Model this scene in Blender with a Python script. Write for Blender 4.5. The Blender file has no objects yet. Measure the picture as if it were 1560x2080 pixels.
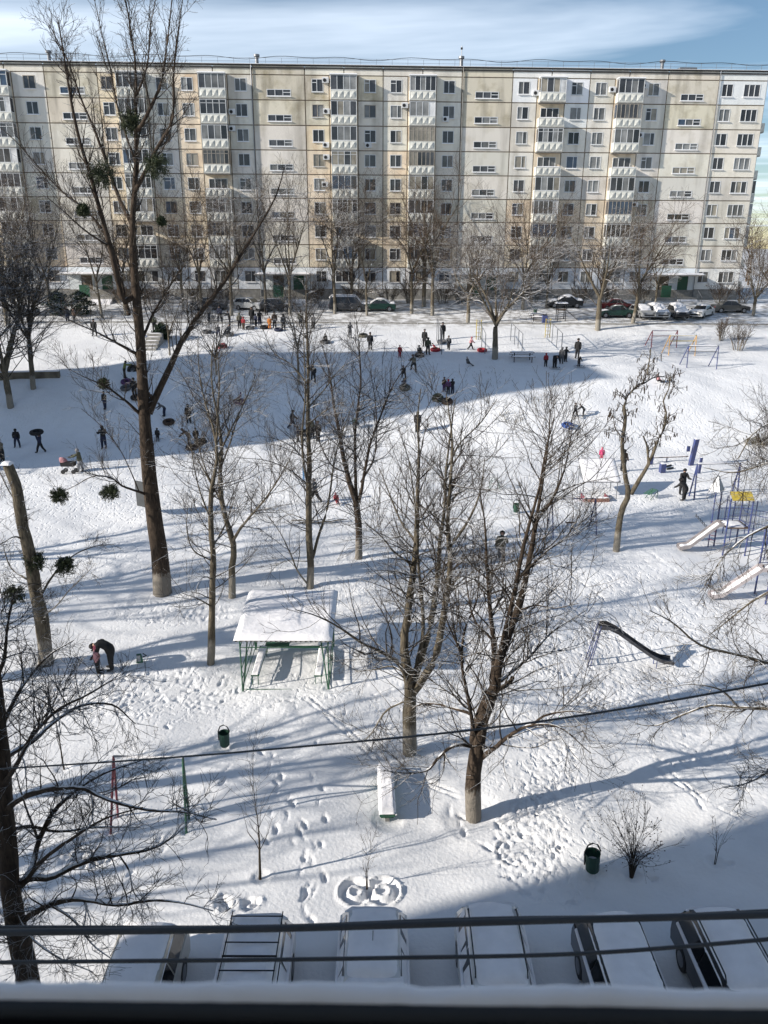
import bpy, math, random
import numpy as np
from mathutils import Matrix, Vector
R = math.radians
rnd = random.Random(7)
rng = np.random.default_rng(11)
scene = bpy.context.scene
col = scene.collection

# ------------------------------------------------------------------ camera, world, sun, exposure
CAMZ, PITCH, ROLL, FPX = 16.8, 19.0, 0.2, 1577.0
cam_d = bpy.data.cameras.new('camera')
cam = bpy.data.objects.new('camera', cam_d); col.objects.link(cam)
CM = Matrix.Rotation(R(90 - PITCH), 4, 'X') @ Matrix.Rotation(R(ROLL), 4, 'Z')
cam.matrix_world = Matrix.Translation((0, 0, CAMZ)) @ CM
cam_d.sensor_fit = 'VERTICAL'; cam_d.sensor_height = 36; cam_d.sensor_width = 27
cam_d.lens = FPX / 2080 * 36
cam_d.clip_start = 0.05; cam_d.clip_end = 3000
cam_d.dof.use_dof = True; cam_d.dof.focus_distance = 40; cam_d.dof.aperture_fstop = 5.5
scene.camera = cam

SUN_AZ, SUN_EL = 18.0, 22.0        # light travels towards +x turned 18 degrees to +y
sun_d = bpy.data.lights.new('sun', 'SUN'); sun_d.energy = 5.0; sun_d.angle = R(0.55)
sun_d.color = (1.0, 0.93, 0.83)
sun = bpy.data.objects.new('sun', sun_d); col.objects.link(sun)
tr = Vector((math.cos(R(SUN_AZ)) * math.cos(R(SUN_EL)), math.sin(R(SUN_AZ)) * math.cos(R(SUN_EL)), -math.sin(R(SUN_EL))))
sun.rotation_euler = tr.to_track_quat('-Z', 'Y').to_euler()
sun.location = (-60, -20, 60)

w = bpy.data.worlds.new('World'); scene.world = w; w.use_nodes = True
nt = w.node_tree; nt.nodes.clear()
def N(t, **k):
    n = nt.nodes.new(t)
    for a, b in k.items(): setattr(n, a, b)
    return n
sky = N('ShaderNodeTexSky', sky_type='NISHITA'); sky.sun_disc = False
sky.sun_elevation = R(SUN_EL)
# sun stands at direction -tr ; Blender: rotation 0 = +Y, clockwise seen from above
sky.sun_rotation = math.atan2(-tr.x, -tr.y)
sky.air_density = 1.0; sky.dust_density = 0.05; sky.ozone_density = 2.4
tc = N('ShaderNodeTexCoord'); sp = N('ShaderNodeSeparateXYZ'); nt.links.new(tc.outputs['Generated'], sp.inputs[0])
mx = N('ShaderNodeMath', operation='MAXIMUM'); mx.inputs[1].default_value = 0.02; nt.links.new(sp.outputs[2], mx.inputs[0])
dx = N('ShaderNodeMath', operation='DIVIDE'); nt.links.new(sp.outputs[0], dx.inputs[0]); nt.links.new(mx.outputs[0], dx.inputs[1])
dy = N('ShaderNodeMath', operation='DIVIDE'); nt.links.new(sp.outputs[1], dy.inputs[0]); nt.links.new(mx.outputs[0], dy.inputs[1])
cb = N('ShaderNodeCombineXYZ'); nt.links.new(dx.outputs[0], cb.inputs[0]); nt.links.new(dy.outputs[0], cb.inputs[1])
mp = N('ShaderNodeMapping'); mp.inputs['Rotation'].default_value = (0, 0, R(-38)); mp.inputs['Scale'].default_value = (0.16, 0.42, 1)
mp.inputs['Location'].default_value = (0.9, 1.3, 0)
nt.links.new(cb.outputs[0], mp.inputs[0])
nz = N('ShaderNodeTexNoise'); nz.inputs['Scale'].default_value = 1.0; nz.inputs['Detail'].default_value = 6; nz.inputs['Roughness'].default_value = 0.55
nz.inputs['Distortion'].default_value = 0.5
nt.links.new(mp.outputs[0], nz.inputs['Vector'])
rp = N('ShaderNodeMapRange'); rp.inputs['From Min'].default_value = 0.44; rp.inputs['From Max'].default_value = 0.68
rp.inputs['To Min'].default_value = 0.06; rp.inputs['To Max'].default_value = 0.85
nt.links.new(nz.outputs[0], rp.inputs[0])
mc = N('ShaderNodeMixRGB'); mc.inputs[2].default_value = (11.8, 13.0, 14.6, 1)
nt.links.new(rp.outputs[0], mc.inputs[0]); nt.links.new(sky.outputs[0], mc.inputs[1])
bg = N('ShaderNodeBackground'); bg.inputs[1].default_value = 0.072
hs = N('ShaderNodeHueSaturation'); hs.inputs['Saturation'].default_value = 1.16; hs.inputs['Value'].default_value = 1.0
nt.links.new(mc.outputs[0], hs.inputs['Color']); nt.links.new(hs.outputs[0], bg.inputs[0])
wo = N('ShaderNodeOutputWorld'); nt.links.new(bg.outputs[0], wo.inputs[0])
scene.view_settings.view_transform = 'Standard'; scene.view_settings.look = 'None'
scene.view_settings.exposure = 0.47; scene.view_settings.gamma = 1.0
scene.view_settings.use_curve_mapping = False
scene.cycles.max_bounces = 5; scene.cycles.diffuse_bounces = 3; scene.cycles.glossy_bounces = 2
scene.cycles.transparent_max_bounces = 4
scene.cycles.use_denoising = True

# ------------------------------------------------------------------ small helpers
def tag(o, label=None, cat=None, group=None, kind=None):
    if label: o['label'] = label
    if cat: o['category'] = cat
    if group: o['group'] = group
    if kind: o['kind'] = kind
    return o
def empty(name, loc, rz=0, label=None, cat=None, group=None):
    o = bpy.data.objects.new(name, None); o.empty_display_size = 0.3
    o.location = loc; o.rotation_euler = (0, 0, rz); col.objects.link(o)
    return tag(o, label, cat, group)
def put(name, me, loc=(0, 0, 0), parent=None, rot=(0, 0, 0), color=None):
    o = bpy.data.objects.new(name, me); o.location = loc; o.rotation_euler = rot
    if parent: o.parent = parent
    if color: o.color = (*color[:3], 1)
    col.objects.link(o); return o
def copy_tree(o, parent=None):
    c = o.copy(); col.objects.link(c)
    if parent: c.parent = parent
    for ch in o.children: copy_tree(ch, c)
    return c

def ray(px, py):
    v = Vector(((px - 780) / FPX, -(py - 1040) / FPX, -1.0))
    return (CM.to_3x3() @ v)
def at(px, py, D):
    d = ray(px, py); return Vector((d.x * D / d.y, D, CAMZ + d.z * D / d.y))

# terrain: near court, valley, bank, upper yard
PY = np.array([-60, 26, 34, 40, 50, 58, 62, 67, 72, 76, 82, 90, 98, 104, 130, 2500.])
PZ = np.array([0, 0, .12, .35, .8, 1.05, 1.5, 3.5, 5.3, 6.0, 6.8, 8.1, 9.2, 9.95, 10.0, 10.])
_ty = np.linspace(-60, 200, 2601); _tz = np.interp(_ty, PY, PZ)
_k = np.hanning(41); _k /= _k.sum(); _tz = np.convolve(np.pad(_tz, 20, 'edge'), _k, 'valid')
def G(x, y):
    x = np.asarray(x, float); y = np.asarray(y, float)
    ys = y + 1.6 * np.sin(x * 0.07 + 1) * np.clip((y - 50) / 15, 0, 1) * np.clip((88 - y) / 12, 0, 1)
    z = np.interp(ys, _ty, _tz)
    a = np.clip((98 - y) / 20, 0.0, 1) * np.clip((y + 10) / 20, 0, 1)
    z = z + a * (0.10 * np.sin(x * 0.31 + 0.7) * np.sin(y * 0.27) + 0.06 * np.sin(x * 0.83 + y * 0.5) * np.sin(y * 0.61 + 2)
                 + 0.02 * np.sin(x * 2.1 + 3 * np.sin(y * .7)) * np.sin(y * 1.7 + 1))
    return z
def gz(x, y): return float(G(x, y))
def gp(px, py):
    d = ray(px, py); o = Vector((0, 0, CAMZ)); lo = 5.0
    t = 5.0
    while t < 400:
        p = o + d * t
        if p.z < gz(p.x, p.y): break
        t += 0.25
    a, b = t - 0.25, t
    for _ in range(12):
        m = (a + b) / 2; p = o + d * m
        if p.z < gz(p.x, p.y): b = m
        else: a = m
    p = o + d * b; return Vector((p.x, p.y, gz(p.x, p.y)))

# ------------------------------------------------------------------ materials
MATS = {}
def mat(name, c, rough=0.7, metal=0.0, var=0.12, vscale=3.0, bump=0.0, bscale=20.0, c2=None, objcol=False, spec=0.5, coat=0.0):
    if name in MATS: return MATS[name]
    m = bpy.data.materials.new(name); m.use_nodes = True; t = m.node_tree; b = t.nodes['Principled BSDF']
    b.inputs['Roughness'].default_value = rough; b.inputs['Metallic'].default_value = metal
    b.inputs['Specular IOR Level'].default_value = spec; b.inputs['Coat Weight'].default_value = coat
    tcn = t.nodes.new('ShaderNodeTexCoord'); n = t.nodes.new('ShaderNodeTexNoise'); n.inputs['Scale'].default_value = vscale
    n.inputs['Detail'].default_value = 5; t.links.new(tcn.outputs['Object'], n.inputs['Vector'])
    r = t.nodes.new('ShaderNodeMixRGB'); t.links.new(n.outputs[0], r.inputs[0])
    mr = t.nodes.new('ShaderNodeMapRange'); mr.inputs['From Min'].default_value = .3; mr.inputs['From Max'].default_value = .7
    t.links.new(n.outputs[0], mr.inputs[0]); t.links.new(mr.outputs[0], r.inputs[0])
    d = c2 if c2 else tuple(v * (1 - 2 * var) for v in c)
    u = c if c2 else tuple(min(1, v * (1 + var)) for v in c)
    r.inputs[1].default_value = (*d, 1); r.inputs[2].default_value = (*u, 1)
    out = r.outputs[0]
    if objcol:
        oi = t.nodes.new('ShaderNodeObjectInfo'); q = t.nodes.new('ShaderNodeMixRGB'); q.blend_type = 'MULTIPLY'; q.inputs[0].default_value = 1
        t.links.new(out, q.inputs[1]); t.links.new(oi.outputs['Color'], q.inputs[2]); out = q.outputs[0]
    t.links.new(out, b.inputs['Base Color'])
    if bump:
        n2 = t.nodes.new('ShaderNodeTexNoise'); n2.inputs['Scale'].default_value = bscale; n2.inputs['Detail'].default_value = 6
        t.links.new(tcn.outputs['Object'], n2.inputs['Vector'])
        bp = t.nodes.new('ShaderNodeBump'); bp.inputs['Distance'].default_value = bump; t.links.new(n2.outputs[0], bp.inputs['Height'])
        t.links.new(bp.outputs[0], b.inputs['Normal'])
    MATS[name] = m; return m

def snow_ground_mat():
    m = bpy.data.materials.new('snow_ground'); m.use_nodes = True; t = m.node_tree; b = t.nodes['Principled BSDF']
    b.inputs['Roughness'].default_value = 0.55; b.inputs['Specular IOR Level'].default_value = 0.25
    tcn = t.nodes.new('ShaderNodeTexCoord')
    def noise(s, d=5, v=None, typ='ShaderNodeTexNoise'):
        n = t.nodes.new(typ); n.inputs['Scale'].default_value = s
        if typ == 'ShaderNodeTexNoise': n.inputs['Detail'].default_value = d
        t.links.new(v if v else tcn.outputs['Object'], n.inputs['Vector']); return n
    big = noise(0.09, 3); mid = noise(1.1, 6); fine = noise(9, 8)
    at_ = t.nodes.new('ShaderNodeAttribute'); at_.attribute_name = 'wear'
    # albedo: clean snow to trodden snow
    c = t.nodes.new('ShaderNodeMixRGB'); c.inputs[1].default_value = (0.86, 0.87, 0.89, 1); c.inputs[2].default_value = (0.74, 0.74, 0.75, 1)
    t.links.new(mid.outputs[0], c.inputs[0])
    road = t.nodes.new('ShaderNodeMixRGB'); road.inputs[2].default_value = (0.28, 0.27, 0.26, 1)
    rr = t.nodes.new('ShaderNodeMapRange'); rr.inputs['From Min'].default_value = .42; rr.inputs['From Max'].default_value = .62
    t.links.new(mid.outputs[0], rr.inputs[0])
    mm = t.nodes.new('ShaderNodeMath'); mm.operation = 'MULTIPLY'; t.links.new(rr.outputs[0], mm.inputs[0]); t.links.new(at_.outputs['Fac'], mm.inputs[1])
    t.links.new(mm.outputs[0], road.inputs[0]); t.links.new(c.outputs[0], road.inputs[1])
    t.links.new(road.outputs[0], b.inputs['Base Color'])
    # trodden relief: cells about a foot long
    at2 = t.nodes.new('ShaderNodeAttribute'); at2.attribute_name = 'trod'
    mpn = t.nodes.new('ShaderNodeMapping'); mpn.inputs['Rotation'].default_value = (0, 0, .5); mpn.inputs['Scale'].default_value = (1, .62, 1)
    t.links.new(tcn.outputs['Object'], mpn.inputs[0])
    dn = noise(2.1, 5, mpn.outputs[0])
    ad = t.nodes.new('ShaderNodeMixRGB'); ad.blend_type = 'ADD'; ad.inputs[0].default_value = 1.0
    t.links.new(mpn.outputs[0], ad.inputs[1]); t.links.new(dn.outputs['Color'], ad.inputs[2])
    vo = noise(3.6, 0, ad.outputs[0], 'ShaderNodeTexVoronoi')
    vr = t.nodes.new('ShaderNodeMapRange'); vr.inputs['From Min'].default_value = .05; vr.inputs['From Max'].default_value = .5
    t.links.new(vo.outputs['Distance'], vr.inputs[0])
    vm = t.nodes.new('ShaderNodeMath'); vm.operation = 'MULTIPLY'; t.links.new(vr.outputs[0], vm.inputs[0]); t.links.new(at2.outputs['Fac'], vm.inputs[1])
    b1 = t.nodes.new('ShaderNodeBump'); b1.inputs['Distance'].default_value = 0.06; b1.inputs['Strength'].default_value = .7
    t.links.new(vm.outputs[0], b1.inputs['Height'])
    fm = t.nodes.new('ShaderNodeMath'); fm.operation = 'MULTIPLY'; fm.inputs[1].default_value = 1.0
    t.links.new(fine.outputs[0], fm.inputs[0])
    b2 = t.nodes.new('ShaderNodeBump'); b2.inputs['Distance'].default_value = 0.018; t.links.new(fm.outputs[0], b2.inputs['Height'])
    t.links.new(b1.outputs[0], b2.inputs['Normal'])
    t.links.new(b2.outputs[0], b.inputs['Normal'])
    MATS['snow_ground'] = m; return m

def bark_mat(name, c, c2, snow=0.5, wash=1.1):
    """bark with snow lying on what faces up and, on trunks, old whitewash at the foot"""
    m = bpy.data.materials.new(name); m.use_nodes = True; t = m.node_tree; b = t.nodes['Principled BSDF']
    b.inputs['Roughness'].default_value = 0.9; b.inputs['Specular IOR Level'].default_value = 0.2
    tcn = t.nodes.new('ShaderNodeTexCoord')
    mpn = t.nodes.new('ShaderNodeMapping'); mpn.inputs['Scale'].default_value = (9, 9, 2.2); t.links.new(tcn.outputs['Object'], mpn.inputs[0])
    n = t.nodes.new('ShaderNodeTexNoise'); n.inputs['Scale'].default_value = 1.6; n.inputs['Detail'].default_value = 7; n.inputs['Roughness'].default_value = .7
    t.links.new(mpn.outputs[0], n.inputs['Vector'])
    r = t.nodes.new('ShaderNodeMixRGB'); r.inputs[1].default_value = (*c2, 1); r.inputs[2].default_value = (*c, 1)
    mr = t.nodes.new('ShaderNodeMapRange'); mr.inputs['From Min'].default_value = .35; mr.inputs['From Max'].default_value = .65
    t.links.new(n.outputs[0], mr.inputs[0]); t.links.new(mr.outputs[0], r.inputs[0])
    out = r.outputs[0]
    sx = t.nodes.new('ShaderNodeSeparateXYZ'); t.links.new(tcn.outputs['Object'], sx.inputs[0])
    if wash:
        a = t.nodes.new('ShaderNodeMath'); a.operation = 'MULTIPLY_ADD'; a.inputs[1].default_value = 1.2; t.links.new(n.outputs[0], a.inputs[0]); t.links.new(sx.outputs[2], a.inputs[2])
        q = t.nodes.new('ShaderNodeMapRange'); q.inputs['From Min'].default_value = wash + .52; q.inputs['From Max'].default_value = wash + .66
        q.inputs['To Min'].default_value = .42; q.inputs['To Max'].default_value = 0
        t.links.new(a.outputs[0], q.inputs[0])
        wv = t.nodes.new('ShaderNodeMixRGB'); wv.inputs[2].default_value = (.42, .39, .34, 1); t.links.new(q.outputs[0], wv.inputs[0]); t.links.new(out, wv.inputs[1]); out = wv.outputs[0]
    g = t.nodes.new('ShaderNodeNewGeometry'); gs = t.nodes.new('ShaderNodeSeparateXYZ'); t.links.new(g.outputs['Normal'], gs.inputs[0])
    n3 = t.nodes.new('ShaderNodeTexNoise'); n3.inputs['Scale'].default_value = 2.3; n3.inputs['Detail'].default_value = 3; t.links.new(tcn.outputs['Object'], n3.inputs['Vector'])
    s1 = t.nodes.new('ShaderNodeMath'); s1.operation = 'MULTIPLY_ADD'; s1.inputs[1].default_value = 1.3; t.links.new(n3.outputs[0], s1.inputs[0]); t.links.new(gs.outputs[2], s1.inputs[2])
    s2 = t.nodes.new('ShaderNodeMapRange'); s2.inputs['From Min'].default_value = 1.75 - snow; s2.inputs['From Max'].default_value = 1.9 - snow
    t.links.new(s1.outputs[0], s2.inputs[0])
    sm = t.nodes.new('ShaderNodeMixRGB'); sm.inputs[2].default_value = (.85, .86, .88, 1); t.links.new(s2.outputs[0], sm.inputs[0]); t.links.new(out, sm.inputs[1])
    t.links.new(sm.outputs[0], b.inputs['Base Color'])
    bp = t.nodes.new('ShaderNodeBump'); bp.inputs['Distance'].default_value = .05; t.links.new(n.outputs[0], bp.inputs['Height']); t.links.new(bp.outputs[0], b.inputs['Normal'])
    MATS[name] = m; return m

def wall_mat(name, base, stain, amt):
    m = bpy.data.materials.new(name); m.use_nodes = True; t = m.node_tree; b = t.nodes['Principled BSDF']
    b.inputs['Roughness'].default_value = 0.9; b.inputs['Specular IOR Level'].default_value = 0.15
    g = t.nodes.new('ShaderNodeNewGeometry')
    n = t.nodes.new('ShaderNodeTexNoise'); n.inputs['Scale'].default_value = 0.45; n.inputs['Detail'].default_value = 9; n.inputs['Roughness'].default_value = .62
    t.links.new(g.outputs['Position'], n.inputs['Vector'])
    mpn = t.nodes.new('ShaderNodeMapping'); mpn.inputs['Scale'].default_value = (.8, .8, .12); t.links.new(g.outputs['Position'], mpn.inputs[0])
    n2 = t.nodes.new('ShaderNodeTexNoise'); n2.inputs['Scale'].default_value = 1; n2.inputs['Detail'].default_value = 6; t.links.new(mpn.outputs[0], n2.inputs['Vector'])
    mr = t.nodes.new('ShaderNodeMapRange'); mr.inputs['From Min'].default_value = .5; mr.inputs['From Max'].default_value = .72; mr.inputs['To Max'].default_value = amt
    t.links.new(n.outputs[0], mr.inputs[0])
    mr2 = t.nodes.new('ShaderNodeMapRange'); mr2.inputs['From Min'].default_value = .48; mr2.inputs['From Max'].default_value = .75; mr2.inputs['To Max'].default_value = amt * .8
    t.links.new(n2.outputs[0], mr2.inputs[0])
    oi = t.nodes.new('ShaderNodeObjectInfo'); q = t.nodes.new('ShaderNodeMixRGB'); q.blend_type = 'MULTIPLY'; q.inputs[0].default_value = 1
    q.inputs[1].default_value = (*base, 1); t.links.new(oi.outputs['Color'], q.inputs[2])
    a = t.nodes.new('ShaderNodeMixRGB'); a.inputs[2].default_value = (*stain, 1); t.links.new(mr.outputs[0], a.inputs[0]); t.links.new(q.outputs[0], a.inputs[1])
    c = t.nodes.new('ShaderNodeMixRGB'); c.inputs[2].default_value = (.17, .15, .12, 1); t.links.new(mr2.outputs[0], c.inputs[0]); t.links.new(a.outputs[0], c.inputs[1])
    t.links.new(c.outputs[0], b.inputs['Base Color'])
    n4 = t.nodes.new('ShaderNodeTexNoise'); n4.inputs['Scale'].default_value = 14; n4.inputs['Detail'].default_value = 5; t.links.new(g.outputs['Position'], n4.inputs['Vector'])
    bp = t.nodes.new('ShaderNodeBump'); bp.inputs['Distance'].default_value = .03; t.links.new(n4.outputs[0], bp.inputs['Height']); t.links.new(bp.outputs[0], b.inputs['Normal'])
    MATS[name] = m; return m

def pane_mat():
    m = bpy.data.materials.new('window_glass'); m.use_nodes = True; t = m.node_tree; b = t.nodes['Principled BSDF']
    b.inputs['Roughness'].default_value = 0.07; b.inputs['Specular IOR Level'].default_value = 0.6
    oi = t.nodes.new('ShaderNodeObjectInfo'); g = t.nodes.new('ShaderNodeNewGeometry')
    n = t.nodes.new('ShaderNodeTexNoise'); n.inputs['Scale'].default_value = .9; n.inputs['Detail'].default_value = 3; t.links.new(g.outputs['Position'], n.inputs['Vector'])
    v = t.nodes.new('ShaderNodeMixRGB'); v.blend_type = 'MULTIPLY'; v.inputs[0].default_value = .6; t.links.new(oi.outputs['Color'], v.inputs[1])
    mr = t.nodes.new('ShaderNodeMapRange'); mr.inputs['From Min'].default_value = .3; mr.inputs['From Max'].default_value = .7; mr.inputs['To Min'].default_value = .25; mr.inputs['To Max'].default_value = 1.3
    t.links.new(n.outputs[0], mr.inputs[0]); t.links.new(mr.outputs[0], v.inputs[2])
    t.links.new(v.outputs[0], b.inputs['Base Color'])
    MATS['window_glass'] = m; return m

M_SNOW = mat('snow', (.88, .87, .89), .6, var=.03, bump=.02, bscale=6, spec=.2)
M_GROUND = snow_ground_mat()
M_GLASS = pane_mat()
M_FRAME = mat('white_plastic', (.66, .67, .68), .5, var=.04)
M_OLDFRAME = mat('old_wood_frame', (.38, .34, .29), .7, var=.1)
M_PARA = mat('parapet_paint', (.62, .62, .575), .85, var=.10, vscale=2.5, bump=.02)
M_CONC = mat('concrete', (.30, .29, .27), .9, var=.15, bump=.02)
M_DARK = mat('dark_seam', (.22, .175, .13), .95, var=.2)
M_TAR = mat('roof_tar', (.035, .034, .035), .9)
M_WALL = wall_mat('panel_wall', (.76, .725, .665), (.50, .45, .35), .6)
M_WALLW = wall_mat('panel_wall_painted', (.82, .83, .84), (.66, .65, .62), .3)
M_WALLY = wall_mat('panel_wall_dirty', (.68, .63, .53), (.36, .31, .20), .85)
M_WALLO = wall_mat('panel_wall_ochre', (.80, .69, .54), (.60, .42, .27), .7)
M_BARK = bark_mat('bark_brown', (.085, .062, .045), (.022, .016, .012), .36)
M_BARKG = bark_mat('bark_olive', (.17, .145, .105), (.055, .045, .034), .42)
M_TWIG = bark_mat('twig_dark', (.075, .06, .047), (.032, .026, .02), .36, 0)
M_TWIGF = bark_mat('twig_far', (.13, .092, .062), (.055, .038, .026), .24, 0)
M_TWIGS = bark_mat('twig_snowy', (.11, .085, .063), (.05, .038, .028), .46, 0)
M_GREENP = mat('green_paint', (.02, .12, .065), .5, vscale=5, c2=(.035, .085, .05))
M_BLUEP = mat('blue_paint', (.035, .06, .21), .5, vscale=5, c2=(.06, .065, .12))
M_REDP = mat('maroon_paint', (.20, .03, .045), .5, var=.2)
M_YELP = mat('yellow_paint', (.5, .38, .06), .5, var=.15)
M_ORP = mat('orange_paint', (.6, .36, .14), .5, var=.15)
M_GREYM = mat('grey_metal', (.22, .23, .25), .45, .4, var=.15)
M_STEEL = mat('worn_steel', (.12, .12, .13), .35, .7, var=.3)
M_BLACK = mat('black_rubber', (.015, .015, .017), .7)
M_BIN = mat('bin_green', (.012, .055, .035), .5, vscale=5)
M_WIRE = mat('cable_sheath', (.045, .05, .058), .6)
M_CHROME = mat('grey_plastic', (.2, .2, .21), .4, .3)
M_WOOD = mat('plank_wood', (.12, .075, .05), .8, var=.3, bump=.01)

# ------------------------------------------------------------------ mesh builder
class MB:
    def __init__(s): s.v = []; s.f = []; s.m = []; s.mats = []
    def mi(s, m):
        if m not in s.mats: s.mats.append(m)
        return s.mats.index(m)
    def poly(s, vs, fs, m):
        b = len(s.v); k = s.mi(m)
        s.v += [tuple(v) for v in vs]; s.f += [tuple(b + i for i in f) for f in fs]; s.m += [k] * len(fs)
        return s
    def box(s, x0, x1, y0, y1, z0, z1, m, T=None, taper=0):
        t = taper
        vs = [Vector(p) for p in ((x0, y0, z0), (x1, y0, z0), (x1, y1, z0), (x0, y1, z0),
              (x0 + t, y0 + t, z1), (x1 - t, y0 + t, z1), (x1 - t, y1 - t, z1), (x0 + t, y1 - t, z1))]
        if T: vs = [T @ v for v in vs]
        return s.poly(vs, [(0, 3, 2, 1), (4, 5, 6, 7), (0, 1, 5, 4), (1, 2, 6, 5), (2, 3, 7, 6), (3, 0, 4, 7)], m)
    def bar(s, a, b, wd, m, ht=None, sides=4):
        return s.tube([a, b], [wd / 2 * (1.3 if sides == 4 else 1)] * 2, m, sides)
    def tube(s, pts, rad, m, sides=6, cap=True):
        pts = [Vector(p) for p in pts]
        if not hasattr(rad, '__len__'): rad = [rad] * len(pts)
        vs = []; fs = []; n = len(pts)
        up = None
        for i, p in enumerate(pts):
            d = (pts[min(i + 1, n - 1)] - pts[max(i - 1, 0)])
            if d.length < 1e-9: d = Vector((0, 0, 1))
            d.normalize()
            if up is None: up = Vector((0, 0, 1)) if abs(d.z) < .9 else Vector((1, 0, 0))
            a = d.cross(up)
            if a.length < 1e-4: a = d.orthogonal()
            a.normalize(); b2 = a.cross(d)
            for k in range(sides):
                an = 2 * math.pi * (k + .5) / sides
                vs.append(p + (a * math.cos(an) + b2 * math.sin(an)) * rad[i])
        for i in range(n - 1):
            for k in range(sides):
                k2 = (k + 1) % sides
                fs.append((i * sides + k, i * sides + k2, (i + 1) * sides + k2, (i + 1) * sides + k))
        if cap: fs.append(tuple(range(sides))[::-1]); fs.append(tuple((n - 1) * sides + k for k in range(sides)))
        return s.poly(vs, fs, m)
    def lathe(s, prof, m, sides=12, c=(0, 0, 0), T=None, sx=1, sy=1):
        vs = []; fs = []
        for r_, z in prof:
            for k in range(sides):
                an = 2 * math.pi * k / sides
                p = Vector((c[0] + r_ * math.cos(an) * sx, c[1] + r_ * math.sin(an) * sy, c[2] + z)); vs.append(T @ p if T else p)
        n = len(prof)
        for i in range(n - 1):
            for k in range(sides):
                k2 = (k + 1) % sides; fs.append((i * sides + k, i * sides + k2, (i + 1) * sides + k2, (i + 1) * sides + k))
        fs.append(tuple(range(sides))[::-1]); fs.append(tuple((n - 1) * sides + k for k in range(sides)))
        return s.poly(vs, fs, m)
    def mesh(s, name, smooth=False):
        me = bpy.data.meshes.new(name); me.from_pydata([tuple(v) for v in s.v], [], s.f)
        for m in s.mats: me.materials.append(m)
        me.polygons.foreach_set('material_index', s.m)
        if smooth: me.polygons.foreach_set('use_smooth', [True] * len(me.polygons))
        me.update(); return me
    def build(s, name, parent=None, smooth=False, loc=(0, 0, 0)):
        return put(name, s.mesh(name, smooth), loc, parent)

def lump(x0, x1, y0, y1, z, h, m, nx=8, ny=8, seed=0, edge=.35, zf=None):
    """a blanket of snow with soft edges and an uneven top"""
    b = MB(); r_ = random.Random(seed); vs = []; fs = []
    for j in range(ny + 1):
        for i in range(nx + 1):
            u = i / nx; v = j / ny
            e = min(1, min(u, 1 - u) * (x1 - x0) / edge) ; f = min(1, min(v, 1 - v) * (y1 - y0) / edge)
            k = math.sqrt(max(0, 1 - (1 - e) ** 2)) * math.sqrt(max(0, 1 - (1 - f) ** 2))
            x = x0 + u * (x1 - x0); y = y0 + v * (y1 - y0)
            zz = (zf(x, y) if zf else z) + h * k * (1 + r_.uniform(-.08, .08) + .22 * math.sin(x * 3.1 + seed) * math.sin(y * 2.3 + seed * 2)) - (.02 if k == 0 else 0)
            vs.append((x, y, zz))
    for j in range(ny):
        for i in range(nx):
            a = j * (nx + 1) + i; fs.append((a, a + 1, a + nx + 2, a + nx + 1))
    b.poly(vs, fs, m); return b

# ------------------------------------------------------------------ ground with real footprints
def axis(segs):
    out = [segs[0][0]]
    for a, b, s in segs:
        n = max(1, int(round((b - a) / s))); out += list(np.linspace(a, b, n + 1)[1:])
    return np.array(out)
gx = axis([(-900, -200, 60), (-200, -60, 8), (-60, -34, 1.2), (-34, -17, .22), (-17, -11, .12), (-11, 11, .06), (11, 17, .12), (17, 34, .22), (34, 60, 1.2), (60, 200, 8), (200, 900, 60)])
gy = axis([(-60, 8, 4), (8, 13.5, .25), (13.5, 27, .06), (27, 40, .12), (40, 52, .18), (52, 66, .25), (66, 80, .25), (80, 108, .5), (108, 200, 8), (200, 2400, 100)])
GX, GY = np.meshgrid(gx, gy); GZ = G(GX, GY)
def stamp(x, y, ang, ln, wd, dep, rim=.35):
    r_ = max(ln, wd) * 1.9
    i0, i1 = np.searchsorted(gx, (x - r_, x + r_)); j0, j1 = np.searchsorted(gy, (y - r_, y + r_))
    if i1 <= i0 or j1 <= j0: return
    X = GX[j0:j1, i0:i1] - x; Y = GY[j0:j1, i0:i1] - y
    c, s = math.cos(ang), math.sin(ang)
    a = (X * c + Y * s) / ln; b_ = (-X * s + Y * c) / wd
    d = np.sqrt(a * a + b_ * b_)
    GZ[j0:j1, i0:i1] += -dep * np.clip(1.25 - d * 1.0, 0, 1) ** .6 * (d < 1.25) + dep * rim * np.exp(-((d - 1.45) / .25) ** 2)
def trail(pts, step=.36, big=.15, dep=.075, side=.12, jit=.05, world=False, rim=.18):
    P = [Vector(p).to_2d() for p in pts] if world else [gp(*p).to_2d() for p in pts]
    k = 0
    for a, b in zip(P[:-1], P[1:]):
        L = (b - a).length; n = max(1, int(L / step)); d = (b - a).normalized() if L > 0 else Vector((1, 0)); ang = math.atan2(d.y, d.x)
        for i in range(n):
            p = a + d * (i + .5) * L / n; s = side * (1 if k % 2 else -1); k += 1
            if big > .16: stamp(p.x - d.y * s - d.x * .14, p.y + d.x * s - d.y * .14, ang + rnd.gauss(0, .2), big * rnd.uniform(1.1, 1.9), big * .3, dep * .45, .1)
        stamp(p.x - d.y * s + rnd.gauss(0, jit), p.y + d.x * s + rnd.gauss(0, jit), ang + rnd.gauss(0, .15), big * rnd.uniform(.85, 1.2), big * .42, dep * rnd.uniform(.7, 1.2), rim)
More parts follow.
